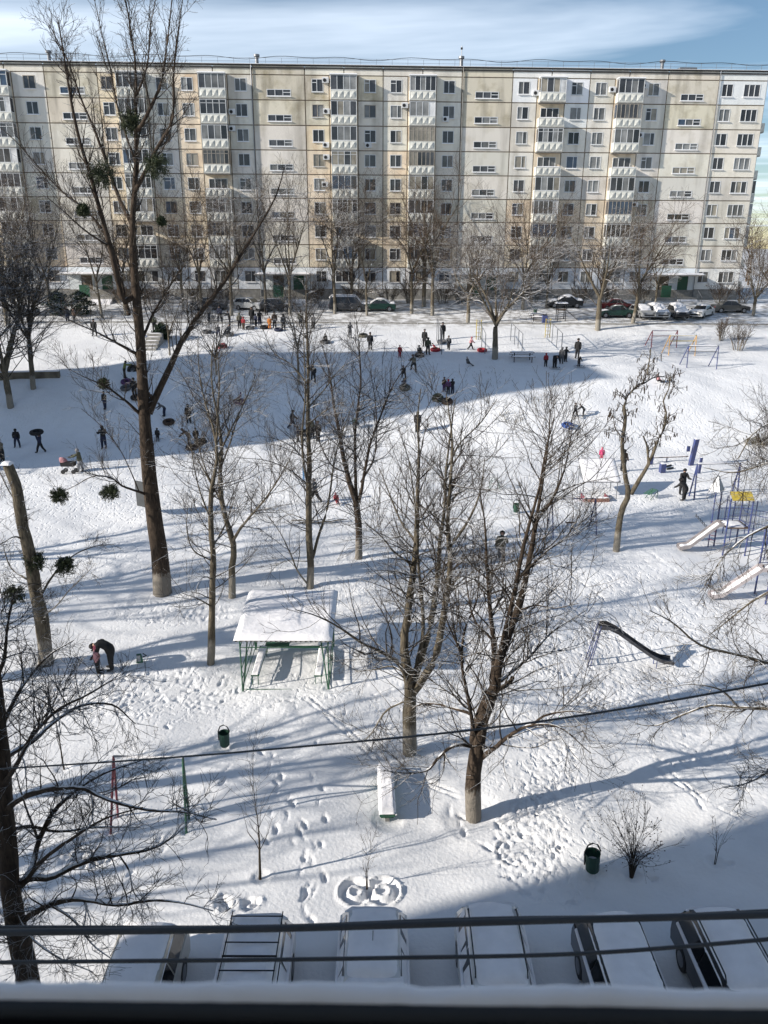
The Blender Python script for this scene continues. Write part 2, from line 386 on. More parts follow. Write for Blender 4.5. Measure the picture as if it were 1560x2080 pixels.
def groove(pts, wd=.06, dep=.035):
    P = [gp(*p).to_2d() for p in pts]
    for a, b in zip(P[:-1], P[1:]):
        L = (b - a).length; n = max(1, int(L / .16)); d = (b - a).normalized(); ang = math.atan2(d.y, d.x)
        for i in range(n):
            p = a + d * (i + .5) * L / n; stamp(p.x + rnd.gauss(0, .02), p.y + rnd.gauss(0, .02), ang, .22, wd, dep * rnd.uniform(.2, 1.2), .3)
def scuff(cx, cy, rx, ry, n, smin=.08, smax=.22, dep=.05, ang=None):
    """trampled patch, centre and radii in photo pixels"""
    for _ in range(n):
        a = rnd.uniform(0, 6.28); r_ = math.sqrt(rnd.random())
        q = gp(cx + rx * r_ * math.cos(a), cy + ry * r_ * math.sin(a)); s = rnd.uniform(smin, smax)
        stamp(q.x, q.y, rnd.uniform(0, 3.14) if ang is None else ang + rnd.gauss(0, .3), s * 1.05, s * .42, dep * .95 * rnd.uniform(.4, 1.1), .3)
# single deep steps in the foreground
for t_ in ([(545, 1560), (565, 1600), (590, 1650), (600, 1700), (620, 1760), (615, 1830), (650, 1880)],
           [(500, 1480), (545, 1530), (570, 1590), (585, 1640), (620, 1690), (640, 1740), (655, 1800), (620, 1850)],
           [(640, 1570), (655, 1620), (648, 1680)], [(560, 1640), (545, 1700), (555, 1720)],
           [(470, 1560), (430, 1600), (400, 1650), (330, 1720), (240, 1800)], [(1020, 1690), (980, 1650), (920, 1640), (930, 1690), (1000, 1740)]):
    trail(t_, step=.5, big=.165, dep=.09, side=.12, jit=.11, rim=.14)
for t_ in ([(470, 1345), (460, 1380), (480, 1410)], [(600, 1400), (700, 1490), (790, 1550)], [(612, 1398), (712, 1488), (805, 1545)],
           [(500, 1470), (420, 1500), (350, 1560)], [(640, 1560), (655, 1500), (700, 1440)], [(250, 1230), (420, 1260), (470, 1250)],
           [(120, 1440), (260, 1380), (420, 1400), (600, 1420)], [(250, 1390), (350, 1480), (560, 1430)],
           [(100, 1250), (250, 1290), (400, 1330)], [(1200, 1400), (1100, 1430), (1040, 1500), (1060, 1600), (1050, 1700)],
           [(1150, 1650), (1130, 1750), (1080, 1790)], [(930, 1700), (1040, 1800), (1180, 1830)], [(1250, 1830), (1350, 1790), (1500, 1760)],
           [(850, 1290), (1000, 1270), (1180, 1230)], [(1300, 1320), (1420, 1350), (1540, 1330)], [(780, 1240), (900, 1200), (1050, 1180)]):
    trail(t_)
for a in ([(1330, 1560), (1400, 1610)], [(1345, 1555), (1430, 1620)], [(1395, 1595), (1430, 1645)], [(1460, 1640), (1550, 1685)], [(1500, 1600), (1560, 1640)], [(1480, 1590), (1560, 1625)],
          [(620, 1420), (790, 1570)], [(628, 1414), (800, 1560)], [(820, 1570), (930, 1610)], [(825, 1580), (935, 1622)],
          [(90, 1130), (300, 1060), (360, 1040)], [(60, 1180), (290, 1090)], [(140, 1140), (330, 1080)], [(210, 1150), (300, 1100)], [(0, 1150), (200, 1080), (330, 1030)],
          [(1180, 1130), (1300, 1220), (1420, 1290)], [(1200, 1110), (1330, 1210)], [(1100, 1180), (1190, 1260), (1260, 1300)], [(1250, 1080), (1400, 1180)], [(1150, 1160), (1290, 1260)]):
    groove(a)
scuff(1080, 1700, 75, 95, 420, .04, .12, .045, 1.3); scuff(1110, 1560, 60, 80, 200, .06, .15, .045, 2.2); scuff(1080, 1720, 90, 100, 60, .08, .16, .06)
scuff(250, 1400, 230, 60, 260, .08, .2, .06); scuff(230, 1350, 90, 30, 80); scuff(330, 1240, 140, 25, 120); scuff(600, 1380, 100, 50, 90, .06, .14, .04)
scuff(1350, 1420, 220, 40, 260, .06, .16, .05, 2.2); scuff(1250, 1220, 240, 110, 900, .05, .14, .05, 2.5); scuff(1250, 1350, 200, 40, 300, .05, .13, .045, 2.2); scuff(1230, 1320, 60, 60, 60)
scuff(820, 1200, 260, 60, 260, .07, .16, .04); scuff(560, 1430, 300, 30, 90, .06, .14, .04); scuff(980, 1420, 250, 90, 260, .06, .15, .045)
scuff(170, 1740, 60, 20, 40, .1, .2, .09); scuff(480, 1835, 40, 12, 14, .14, .24, .12); scuff(1430, 1520, 120, 40, 90, .07, .16, .05, 2.2)
scuff(400, 1100, 350, 80, 300, .06, .15, .04); scuff(1300, 1050, 160, 40, 120)
# two snow angels / dug circles by the tiny sapling
for (cx, cy, rr) in ((722, 1812, .34), (778, 1810, .36)):
    c = gp(cx, cy)
    for k in range(20):
        a = k / 20 * 6.28; stamp(c.x + rr * math.cos(a), c.y + rr * 1.0 * math.sin(a), a + 1.57, .16, .11, .07, .35)
    stamp(c.x, c.y, .5, .2, .1, .05)
for (cx, cy, rr) in ((1045, 1730, .5), (1150, 1290, 1.5), (1160, 1330, 1.7)):
    c = gp(cx, cy)
    for k in range(int(rr * 34)):
        a = 1.2 + k / (rr * 34) * 4.0; stamp(c.x + rr * math.cos(a), c.y + rr * math.sin(a), a + 1.57, .14, .05, .05, .4)
# melt rings round trunks and posts are stamped by the things themselves through well()
def well(x, y, r_=.35, dep=.06): stamp(x, y, 0, r_, r_, dep, .12)
def finish_ground():
    ny, nx = GX.shape
    me = bpy.data.meshes.new('ground'); V = np.stack([GX, GY, GZ], -1).reshape(-1, 3)
    idx = np.arange(ny * nx).reshape(ny, nx)
    F = np.stack([idx[:-1, :-1], idx[:-1, 1:], idx[1:, 1:], idx[1:, :-1]], -1).reshape(-1, 4)
    me.vertices.add(len(V)); me.vertices.foreach_set('co', V.ravel())
    me.loops.add(F.size); me.loops.foreach_set('vertex_index', F.ravel())
    me.polygons.add(len(F)); me.polygons.foreach_set('loop_start', np.arange(0, F.size, 4)); me.polygons.foreach_set('loop_total', np.full(len(F), 4))
    me.polygons.foreach_set('use_smooth', np.ones(len(F), bool)); me.update(); me.validate()
    X, Y = V[:, 0], V[:, 1]
    wear = np.clip((Y - 88) / 4, 0, 1) * .9
    trod = .2 + .65 * np.clip((Y - 40) / 8, 0, 1)
    trod *= 1 - .8 * np.clip((X * -1 - 2) / 10, 0, 1) * np.clip((66 - Y) / 4, 0, 1) * np.clip((Y - 56) / 3, 0, 1)
    trod = np.where(Y < 26, .06 + .2 * np.clip((Y - 20) / 6, 0, 1), trod) * (1 - .3 * np.clip((Y - 62) / 8, 0, 1))
    for (cx, cy, rx, ry, amt) in ((1090, 1590, 95, 190, .8), (250, 1400, 260, 70, .6), (1290, 1240, 260, 110, .8), (1330, 1400, 230, 50, .7), (850, 1190, 330, 70, .6), (600, 1410, 160, 35, .5), (330, 1245, 130, 30, .7), (980, 1330, 200, 90, .6), (560, 1560, 60, 90, .2), (100, 1130, 240, 60, .5)):
        c = gp(cx, cy); e = gp(cx + rx, cy); f = gp(cx, cy - ry); wx = abs(e.x - c.x); wy = abs(f.y - c.y)
        trod = np.maximum(trod, amt * np.exp(-(((X - c.x) / wx) ** 2 + ((Y - c.y) / wy) ** 2) ** 1.5 * .8))
    for nm, a in (('wear', wear), ('trod', trod)):
        at_ = me.attributes.new(nm, 'FLOAT', 'POINT'); at_.data.foreach_set('value', a.astype(np.float32))
    me.materials.append(M_GROUND)
    tag(put('snowy_ground', me), 'snow covered yard, trodden and crossed by footprints and sledge tracks', kind='structure')

# ------------------------------------------------------------------ the long panel building across the yard
FA = R(2.6); FO = Vector((0, 106, 0)); FE = Vector((math.cos(FA), math.sin(FA), 0)); FN = Vector((-math.sin(FA), math.cos(FA), 0))
def fac(px, py):
    d = ray(px, py); o = Vector((0, 0, CAMZ)); t = (FO - o).dot(FN) / d.dot(FN); p = o + d * t
    return (p - FO).dot(FE), p.z
def fu(px, py=280): return fac(px, py)[0]
ZS = [fac(900, y)[1] for y in (207, 258, 309, 357, 405, 453, 498)]
FH = (ZS[0] - ZS[-1]) / 6; Z0 = ZS[0]                 # storey height, underside of the top storey
ZTOP = fac(900, 137)[1]
def zfl(k): return Z0 - FH * (8 - k)                   # floor k = 0 (ground storey) .. 8 (top)
ZB = gz(0, 106) - .3
bld = empty('apartment_building', FO, FA, 'long nine storey panel apartment block across the yard with stained walls and glazed balconies', 'building')
LEFT = fu(-160); RIGHT = fu(1543)
# seams between panels
seams = [-52, 105, 210, 362, 517, 622, 778, 935, 1036, 1190, 1345, 1447]
US = [fu(s) for s in seams] + [RIGHT]
kinds = ['half', 'stair', 'half', 'half', 'stair', 'half', 'half', 'stair', 'half', 'half', 'stair', 'end']
balc = {0: 10, 2: 277, 3: 439, 5: 699, 6: 856, 8: 1114, 9: 1268}
wins = {0: (-42, 74), 2: (228, 337), 3: (387, 494), 5: (647, 752), 6: (804, 910), 8: (1059, 1165), 9: (1213, 1318)}
# dark core behind the panels (seen only in the joints)
mb = MB(); mb.box(LEFT, RIGHT - .02, .06, 12, ZB - 2, ZTOP - .5, M_DARK); mb.build('core', bld)
GAP = .12
mesh_cache = {}
def panel_mesh(w_, h_, ops, m):
    """a wall panel with real openings: ops = (u0, u1, z0, z1)"""
    key = (round(w_, 2), round(h_, 2), tuple((round(a, 2), round(b, 2), round(c, 2), round(d, 2)) for a, b, c, d in ops), m.name)
    if key in mesh_cache: return mesh_cache[key]
    b = MB(); T = .0
    us = sorted({GAP / 2, w_ - GAP / 2, *[o[0] for o in ops], *[o[1] for o in ops]})
    for a, c in zip(us[:-1], us[1:]):
        blk = sorted([(o[2], o[3]) for o in ops if o[0] <= a + 1e-4 and o[1] >= c - 1e-4])
        z = GAP / 2
        for z0, z1 in blk + [(h_ - GAP / 2, None)]:
            if z0 - z > .01: b.box(a, c, 0, .055, z, z0, m)
            z = z1
    me = b.mesh('wall_panel'); mesh_cache[key] = me; return me
def frame_mesh(w_, h_, cols, m, transom=None, sill=True, fw=.07, snow=False):
    key = ('fr', round(w_, 2), round(h_, 2), tuple(cols), m.name, transom, snow)
    if key in mesh_cache: return mesh_cache[key]
    b = MB(); y0, y1 = -.045, .05
    b.box(0, w_, y0, y1, 0, fw, m); b.box(0, w_, y0, y1, h_ - fw, h_, m)
    b.box(0, fw, y0, y1, fw, h_ - fw, m); b.box(w_ - fw, w_, y0, y1, fw, h_ - fw, m)
    for c in cols: b.box(c * w_ - fw / 2, c * w_ + fw / 2, y0, y1, fw, h_ - fw, m)
    if transom:
        c0, c1, tz = transom; b.box(c0 * w_ + fw / 2, c1 * w_ - fw / 2, y0 + .01, y1, tz * h_ - fw / 2, tz * h_ + fw / 2, m)
    if sill: b.box(-.06, w_ + .06, -.16, 0, -.07, -.005, M_SNOW if snow else M_FRAME)
    me = b.mesh('window_frame'); mesh_cache[key] = me; return me
def pane_mesh(w_, h_):
    key = ('pn', round(w_, 2), round(h_, 2))
    if key not in mesh_cache:
        b = MB(); b.box(0, w_, 0, .02, 0, h_, M_GLASS); mesh_cache[key] = b.mesh('pane')
    return mesh_cache[key]
def pcol():
    k = rnd.random()
    if k < .52: v = rnd.uniform(.02, .08); return (v, v * 1.02, v * 1.12)
    if k < .85: v = rnd.uniform(.10, .30); return (v, v, v * .98)
    if k < .93: return (.30, .27, .22)
    return (.06, .09, .14)
def window(name, u, y, z, w_, h_, cols, parent=None, m=None, transom=None, sill=True, same=True, rot=0, snow=False):
    m = m or M_FRAME
    f = put(name, frame_mesh(w_, h_, cols, m, transom, sill, snow=snow), (u, y, z), parent or bld, (0, 0, rot))
    e = [0] + list(cols) + [1]; base = pcol()
    for a, c in zip(e[:-1], e[1:]):
        pw = (c - a) * w_ - .05
        put('pane', pane_mesh(pw, h_ - .1), (a * w_ + .025, .012, .05), f, color=base if same and rnd.random() < .6 else pcol())
    return f
def tint(a, b=None):
    v = rnd.uniform(.9, 1.06); return (v * rnd.uniform(.985, 1.03), v, v * rnd.uniform(.95, 1.02))
para_cache = {}
def parapet_mesh(w_, d_):
    """balcony slab and panel front with the faceted diamond relief"""
    b = MB(); h = .98
    b.box(0, w_, -d_, -d_ + .07, 0, h, M_PARA); b.box(0, .07, -d_ + .07, 0, 0, h, M_PARA); b.box(w_ - .07, w_, -d_ + .07, 0, 0, h, M_PARA)
    n = 4; cw = (w_ - .24) / n; y = -d_ - .004; q = -d_ - .09
    for i in range(n):                              # full height folded facets leaning to one side
        x0 = .12 + i * cw + .015; x1 = x0 + cw - .03; z0, z1 = .10, h - .10
        b.poly([(x0, y, z0), (x1, y, z0), (x1, y, z1), (x0, y, z1), (x0 + cw * .30, q, z0 + .22), (x1 - cw * .30, q, z1 - .16)],
               [(0, 1, 4), (1, 5, 4), (1, 2, 5), (2, 3, 5), (3, 4, 5), (3, 0, 4)], M_PARA)
    return b.mesh('parapet')
def glaze_mesh(w_, d_, h_, n, m, transom=False):
    b = MB(); f = .07
    def fr(x0, x1, z0, z1): b.box(x0, x1, -d_, -d_ + .06, z0, z1, m)
    fr(0, w_, 0, f); fr(0, w_, h_ - f, h_); 
    for i in range(n + 1):
        x = i / n * (w_ - f); fr(x, x + f, f, h_ - f)
    if transom: fr(0, w_, h_ * .74 - .02, h_ * .74 + .03)
    for x in (0, w_ - .06):
        b.box(x, x + .06, -d_ + .07, 0, 0, f, m); b.box(x, x + .06, -d_ + .07, 0, h_ - f, h_, m); b.box(x, x + .06, -f - .02, -.02, f, h_ - f, m)
    return b.mesh('glazing_frame')
def balcony(uc, k, style, w_=3.15, d_=1.05, parent=None, side=False):
    z = zfl(k) + .03
    key = 'slab'
    if key not in mesh_cache:
        b = MB(); b.box(-.04, w_ + .04, -d_ - .04, 0, -.13, 0, M_CONC); mesh_cache[key] = b.mesh('balcony')
        mesh_cache['par'] = parapet_mesh(w_, d_)
    o = put('balcony', mesh_cache[key], (uc - w_ / 2, 0, z), bld)
    v = rnd.uniform(.85, 1.05)
    put('parapet', mesh_cache['par'], (0, 0, 0), o)
    # top of parapet carries snow where it is open
    H = FH - .98 - .16
    if style == 'open':
        key = 'opsnow'
        if key not in mesh_cache: mesh_cache[key] = lump(-.02, w_ + .02, -d_ - .03, -d_ + .10, .98, .06, M_SNOW, 12, 3, edge=.05).mesh('snow')
        put('snow_cap', mesh_cache[key], (0, 0, 0), o)
        window('balcony_window', .35, -.03, .15, 2.3, 2.05, (.33, .66), o, m=M_FRAME, sill=False)
    else:
        m = M_OLDFRAME if style == 'old' else M_FRAME
        n = 6 if style == 'old' else rnd.choice((4, 4, 5)); tr_ = rnd.random() < .25
        key = ('gl', style, n, tr_)
        if key not in mesh_cache: mesh_cache[key] = glaze_mesh(w_, d_, H, n, m, tr_)
        put('glazing_frame', mesh_cache[key], (0, 0, .98), o)
        base = pcol(); f = .07; blank = rnd.random() < .15 and style != 'old'
        for i in range(n):
            pw = (w_ - f) / n
            c = base if rnd.random() < .6 else pcol()
            if blank and i == n - 1: c = (.7, .7, .7)
            put('pane', pane_mesh(pw - f + .02, H - 2 * f + .02), (i * pw + f - .01, -d_ + .025, .98 + f - .01), o, color=c)
        put('pane', pane_mesh(d_ - .12, H - 2 * f + .02), (w_ - .02, -d_ + .09, .98 + f - .01), o, (0, 0, R(90)), color=pcol())
        put('pane', pane_mesh(d_ - .12, H - 2 * f + .02), (.045, -d_ + .09, .98 + f - .01), o, (0, 0, R(90)), color=pcol())
    if k == 8 or rnd.random() < .08:
        key = ('roof')
        if key not in mesh_cache:
            b = MB(); b.box(-.1, w_ + .1, -d_ - .15, 0, 0, .06, M_FRAME); b.box(-.08, w_ + .08, -d_ - .13, 0, .064, .13, M_SNOW, taper=.02); mesh_cache[key] = b.mesh('balcony_roof')
        if k == 8: put('balcony_roof', mesh_cache[key], (0, 0, FH - .16), o)
def panel(u0, u1, z0, z1, ops, m, c=None):
    put('wall_panel', panel_mesh(u1 - u0, z1 - z0, ops, m), (u0, 0, z0), bld, color=c or tint(0))
WW, WH = 1.42, 1.42
white_flats = {(8, 8), (8, 11), (7, 8)}
for i, kd in enumerate(kinds):
    u0, u1 = US[i], US[i + 1]
    for k in range(0, 9):
        z0 = zfl(k) if k else zfl(0); z1 = zfl(k + 1)
        if k == 8: z1 = zfl(9) - .05
        h = z1 - z0
        base = M_WALL
        if kd == 'stair':
            m = M_WALLY if k >= 7 else M_WALL
            if k == 0: continue
            c = (u0 + u1) / 2; sw = 2.9
            panel(u0, u1, z0, z1, [(c - u0 - sw / 2, c - u0 + sw / 2, .42, 1.18)], m)
            window('stair_window', c - sw / 2, .02, z0 + .42, sw, .76, (.34, .67), transom=(.67, 1, .55), snow=True)
            continue
        if kd == 'end':
            m = M_WALLW if k == 8 else M_WALL
            a = fu(1465) - u0; b_ = fu(1514) - u0
            panel(u0, u1, z0, z1, [(a - WW / 2, a + WW / 2, .92, .92 + WH), (b_ - 1.05, b_ + 1.05, .92, .92 + WH)], m if k else M_WALLW)
            window('window', u0 + a - WW / 2, .02, z0 + .92, WW, WH, (.45,), snow=rnd.random() < .5)
            window('wide_window', u0 + b_ - 1.05, .02, z0 + .92, 2.1, WH, (.33, .66), snow=rnd.random() < .5)
            continue
        bc = fu(balc[i]); ua = bc - 1.75; ub = bc + 1.72
        w1, w2 = fu(wins[i][0]), fu(wins[i][1])
        mcol = {0: (M_WALLO, M_WALL), 2: (M_WALLO, M_WALL), 3: (M_WALLO, M_WALL), 5: (M_WALLO if k < 7 else M_WALLY, M_WALLY if k == 8 else M_WALL), 6: (M_WALLO if k < 6 else M_WALL, M_WALL), 8: (M_WALLW if k >= 8 else M_WALL, M_WALLW if k >= 7 else M_WALL), 9: (M_WALL, M_WALL)}[i]
        if 0 < k <= 3: mcol = (M_WALLO, M_WALLO if (i + k) % 3 else M_WALLY)
        if k == 0: mcol = (M_WALLW, M_WALLW)
        cs = (1, 1, 1) if mcol[0] is M_WALLW else None
        panel(u0, ua, z0, z1, [(w1 - u0 - WW / 2, w1 - u0 + WW / 2, .92, .92 + WH)], mcol[0], (.92, .95, 1.0) if k == 0 else cs)
        panel(ub, u1, z0, z1, [(w2 - ub - WW / 2, w2 - ub + WW / 2, .92, .92 + WH)], mcol[1], (.92, .95, 1.0) if k == 0 else None)
        panel(ua, ub, z0, z1, [] if k else [(.4, 3.0, .92, .92 + WH)], M_WALLO if k else M_WALLW)
        for wu in (w1, w2):
            cc = (.45,) if rnd.random() < .6 else ((.5,) if rnd.random() < .6 else (.62,))
            window('window', wu - WW / 2, .02, z0 + .92, WW, WH, cc, m=M_OLDFRAME if rnd.random() < .15 else M_FRAME, snow=rnd.random() < .6, transom=(0, cc[0], .72) if rnd.random() < .3 else None)
        if k == 0:
            window('wide_window', ua + .4, .02, z0 + .92, 2.6, WH, (.33, .66)); continue
        st = 'new'
        r_ = rnd.random()
        if r_ < .16: st = 'old'
        if (i, k) in ((8, 7), (8, 5), (9, 5), (3, 4), (2, 2), (5, 2)): st = 'open'
        if (i, k) in ((6, 5), (3, 5), (6, 6)): st = 'old'
        balcony(bc, k, st)
# parapet panels along the roof edge
for i in range(len(US) - 1):
    n = 1 if kinds[i] != 'half' else 2
    for j in range(n):
        a = US[i] + (US[i + 1] - US[i]) * j / n; b_ = US[i] + (US[i + 1] - US[i]) * (j + 1) / n
        m = M_WALLY if kinds[i] == 'stair' else (M_WALLW if i in (8, 11) else M_WALL)
        panel(a, b_, zfl(9) - .05, ZTOP, [], m)
mb = MB(); mb.box(LEFT, RIGHT + .15, -.14, .5, ZTOP, ZTOP + .10, M_TAR); mb.box(LEFT, RIGHT, -.1, 12.2, ZTOP - .35, ZTOP - .2, M_TAR)
mb.box(LEFT, RIGHT + .1, -.08, .45, ZTOP + .104, ZTOP + .16, M_SNOW); mb.build('roof_edge', bld)
# plinth: dark rough base below the ground storey
mb = MB(); mb.box(LEFT, RIGHT, -.06, .05, ZB - .5, zfl(0) - .02, M_CONC); mb.build('plinth', bld)
# end wall with the stack of side balconies
mb = MB(); mb.box(RIGHT - .02, RIGHT + .04, .07, 12, ZB - .5, ZTOP, M_WALL); mb.build('end_wall', bld)
for k in range(0, 8):
    o = put('side_balcony', MB().box(0, 1.15, 1.6, 4.8, -.12, 0, M_CONC).mesh('side_balcony') if k == 0 else o.data, (RIGHT + .05, 0, zfl(k)), bld)
    if k == 0:
        b = MB(); b.box(0, 1.15, 1.53, 1.6, 0, 1.0, M_PARA); b.box(1.1, 1.17, 1.6, 4.8, 0, 1.0, M_PARA)
        for a in (0, 1): b.poly([(.1 + .5 * a, 1.525, .1), (.55 + .5 * a, 1.525, .1), (.33 + .45 * a, 1.40, .5), (.1 + .5 * a, 1.525, .9)], [(0, 1, 2), (0, 2, 3), (1, 3, 2)], M_PARA)
        sp_ = b.mesh('parapet')
    put('parapet', sp_, (0, 0, 0), o)
    if k in (3, 4, 2): put('pane', pane_mesh(1.1, 1.5), (.02, 1.55, 1.02), o, color=(.05, .05, .06) if k == 4 else (.4, .42, .45))
# roof furniture: vents, hatches, railing
mb = MB(); a = LEFT
posts = []
while a < RIGHT:
    mb.tube([(a, .25, ZTOP), (a, .25, ZTOP + .85)], .022, M_GREYM, 4); a += 1.9
for z in (.45, .82): mb.tube([(LEFT, .25, ZTOP + z), (RIGHT, .25, ZTOP + z)], .018, M_GREYM, 4)
mb.build('roof_railing', bld)
pts = []
for i in range(90):
    u = LEFT + (RIGHT - LEFT) * i / 89; pts.append((u, .6, ZTOP + .95 + .22 * math.sin(i * .7) * math.sin(i * .23)))
MB().tube(pts, .035, M_BLACK, 4).build('roof_cable', bld)
for px, h in ((88, 1.1), (518, 1.0), (942, 1.1), (1359, 1.0)):
    u = fu(px, 125); b = MB(); b.box(u - .5, u + .5, 1.8, 2.6, ZTOP - .3, ZTOP + .35, M_CONC); b.tube([(u, 2.2, ZTOP + .3), (u, 2.2, ZTOP + .3 + h)], .22, M_GREYM, 10)
    b.tube([(u, 2.2, ZTOP + .3 + h), (u, 2.2, ZTOP + .55 + h)], .36, M_GREYM, 10)
    if px == 942: b.tube([(u, 2.2, ZTOP + h), (u, 2.2, ZTOP + h + 1.7)], .05, M_GREYM, 5); b.box(u - .12, u + .12, 2.1, 2.3, ZTOP + h + 1.3, ZTOP + h + 1.5, M_TAR)
    b.build('roof_vent', bld)
for px, w_ in ((198, .8), (617, .5), (1025, .7), (1345, .6), (1438, .8)):
    u = fu(px, 130); b = MB(); b.poly([(u - w_, 2, ZTOP - .1), (u + w_, 2, ZTOP + .55), (u + w_, 3.4, ZTOP + .55), (u - w_, 3.4, ZTOP - .1), (u + w_, 2, ZTOP - .2), (u + w_, 3.4, ZTOP - .2)], [(0, 1, 2, 3), (0, 4, 1), (3, 2, 5), (1, 4, 5, 2)], M_TAR); b.build('roof_hatch', bld)
u = fu(1412, 135); MB().box(u - 1.1, u + 1.1, 2, 4, ZTOP - .2, ZTOP + .75, M_GREYM).build('roof_box', bld)
# downpipes
for px in (516, 937, 1447):
    u = fu(px); MB().tube([(u, -.1, ZB), (u, -.1, ZTOP)], .05, M_GREYM if px != 937 else M_CONC, 5).build('downpipe', bld)
# air conditioners (photo pixels)
AC = [(661, 164), (663, 227), (662, 295), (663, 320), (822, 215), (905, 243), (748, 296), (472, 228), (472, 262), (243, 158), (1243, 183), (1308, 175), (1300, 275), (660, 375), (1288, 416), (1088, 190)]
ab = MB(); ab.box(-.4, .4, -.36, -.04, -.28, .28, M_FRAME); ab.lathe([(.2, 0), (.2, .02)], M_BLACK, 12, T=Matrix.Translation((-.1, -.365, 0)) @ Matrix.Rotation(R(90), 4, 'X')); ab.box(-.38, .38, -.34, -.05, .285, .33, M_SNOW)
am = ab.mesh('air_conditioner')
for px, py in AC:
    u, z = fac(px, py); put('air_conditioner', am, (u, 0, z), bld)
# entrances under the stair columns
def entrance(i, door_px, open_green):
    u0, u1 = US[i], US[i + 1]; z = zfl(0); c = (u0 + u1) / 2; dz = z - 1.15
    b = MB(); b.box(u0, u1, 0, .055, z + 1.75, z + FH - .03, M_WALLW); b.box(u0, c - 1.6, 0, .055, z - .02, z + 1.75, M_WALLW); b.box(c + 2.4, u1, 0, .055, z - .02, z + 1.75, M_WALLW); b.box(c - .2, c + 1.0, 0, .055, z - .9, z + 1.75, M_WALLW)
    put('entrance_wall', b.mesh('entrance_wall'), (0, 0, 0), bld, color=(.95, 1, 1.03))
    b = MB(); b.box(u0 - .6, u1 + .6, -2.6, 0, z + 1.85, z + 2.0, M_CONC); put('entrance_canopy', b.mesh('canopy'), (0, 0, 0), bld)
    lump(u0 - .62, u1 + .62, -2.62, 0, z + 2.0, .16, M_SNOW, 16, 5, edge=.2).build('snow_cap', bld)
    b = MB(); b.box(c + 1.0, c + 2.35, .0, .06, z - .9, z + 1.72, M_GREENP); put('entrance_door', b.mesh('door'), (0, 0, 0), bld)
    b = MB(); b.box(c - 1.55, c - .25, -1.3, -1.22, z - .9, z + .6, M_GREENP); put('green_screen', b.mesh('screen'), (0, 0, 0), bld)
    b = MB(); b.box(c - 3.2, c + 2.8, -2.4, -.08, z - 1.6, z - .9, M_CONC); put('porch', b.mesh('porch'), (0, 0, 0), bld)
    for s in range(4):
        MB().box(c + .2, c + 2.8, -2.4 - .32 * (s + 1), -2.4 - .32 * s, z - 1.8, z - .92 - .17 * (s + 1), M_SNOW).build('step', bld)
    for su in (c + .1, c + 2.9):
        b = MB(); b.tube([(su, -2.4, z - .9), (su, -2.4, z), (su, -3.8, z - .75), (su, -3.8, z - 1.6)], .035, M_GREYM, 5); b.build('handrail', bld)
for i in (1, 4, 7, 10): entrance(i, None, True)

# ------------------------------------------------------------------ the blocks that throw the big shadows (left of the frame, and our own)
def plain_block(x0, x1, y0, y1, z0, z1, label, rz=0):
    o = empty('apartment_building', ((x0 + x1) / 2, (y0 + y1) / 2, z0), 0, label, 'building', None)
    X, Y = (x1 - x0) / 2, (y1 - y0) / 2; H = z1 - z0
    MB().box(-X, X, -Y, Y, -1, H, M_WALL).build('wall', o)
    MB().box(-X - .15, X + .15, -Y - .15, Y + .15, H + .003, H + .15, M_TAR).build('roof', o)
    return o, X, Y, H
shade_blk, X, Y, H = plain_block(-80, -46, 49.5, 58.6, .4, 33.6, 'side apartment block left of the yard that throws the long blue shadow')
fm_ = frame_mesh(1.5, 1.5, (.5,), M_FRAME)
for k in range(10):
    for j in range(4): put('window', fm_, (X + .06, -6 + j * 3.8, 1.5 + k * 3.0), shade_blk, (0, 0, R(90)))
    for j in range(10): put('window', fm_, (-15 + j * 3.3, -Y - .05, 1.5 + k * 3.0), shade_blk)
own_blk, X, Y, H = plain_block(-51.4, 62, -14, -.75, 0, 27.0, 'our own apartment block right behind the window the view is taken from')

# ------------------------------------------------------------------ trees
def resample(P, Rr, n):
    P = np.asarray(P, float); d = np.r_[0, np.cumsum(np.linalg.norm(np.diff(P, axis=0), axis=1))]
    m = len(P)
    if m > 2:                                   # Catmull-Rom through the given points
        T = np.linspace(0, d[-1], n); out = np.empty((n, 3)); tang = np.gradient(P, d, axis=0)
        idx = np.clip(np.searchsorted(d, T, 'right') - 1, 0, m - 2); h = d[idx + 1] - d[idx]; s = ((T - d[idx]) / h)[:, None]; h = h[:, None]
        out = (2 * s**3 - 3 * s**2 + 1) * P[idx] + (s**3 - 2 * s**2 + s) * h * tang[idx] + (-2 * s**3 + 3 * s**2) * P[idx + 1] + (s**3 - s**2) * h * tang[idx + 1]
    else:
        T = np.linspace(0, d[-1], n); out = P[0] + (P[-1] - P[0]) * (T / d[-1])[:, None]
    return out, np.interp(T / d[-1], np.linspace(0, 1, len(Rr)), Rr)
def tubes(P, Rr, S):
    """P (N,K,3), Rr (N,K) -> verts, quads"""
    N_, K, _ = P.shape
    T = np.gradient(P, axis=1); T /= np.linalg.norm(T, axis=2, keepdims=True) + 1e-9
    up = np.zeros_like(T); up[..., 2] = 1; flat = np.abs(T[..., 2]) > .95; up[flat] = (1, 0, 0)
    A = np.cross(T, up); A /= np.linalg.norm(A, axis=2, keepdims=True) + 1e-9; B = np.cross(A, T)
    an = 2 * np.pi * (np.arange(S) / S) + np.pi / 2
    V = P[:, :, None] + Rr[:, :, None, None] * (A[:, :, None] * np.cos(an)[:, None] + B[:, :, None] * np.sin(an)[:, None])
    idx = np.arange(N_ * K * S).reshape(N_, K, S); a = idx[:, :-1]; b = idx[:, 1:]
    F = np.stack([a, np.roll(a, -1, 2), np.roll(b, -1, 2), b], -1).reshape(-1, 4)
    return V.reshape(-1, 3), F
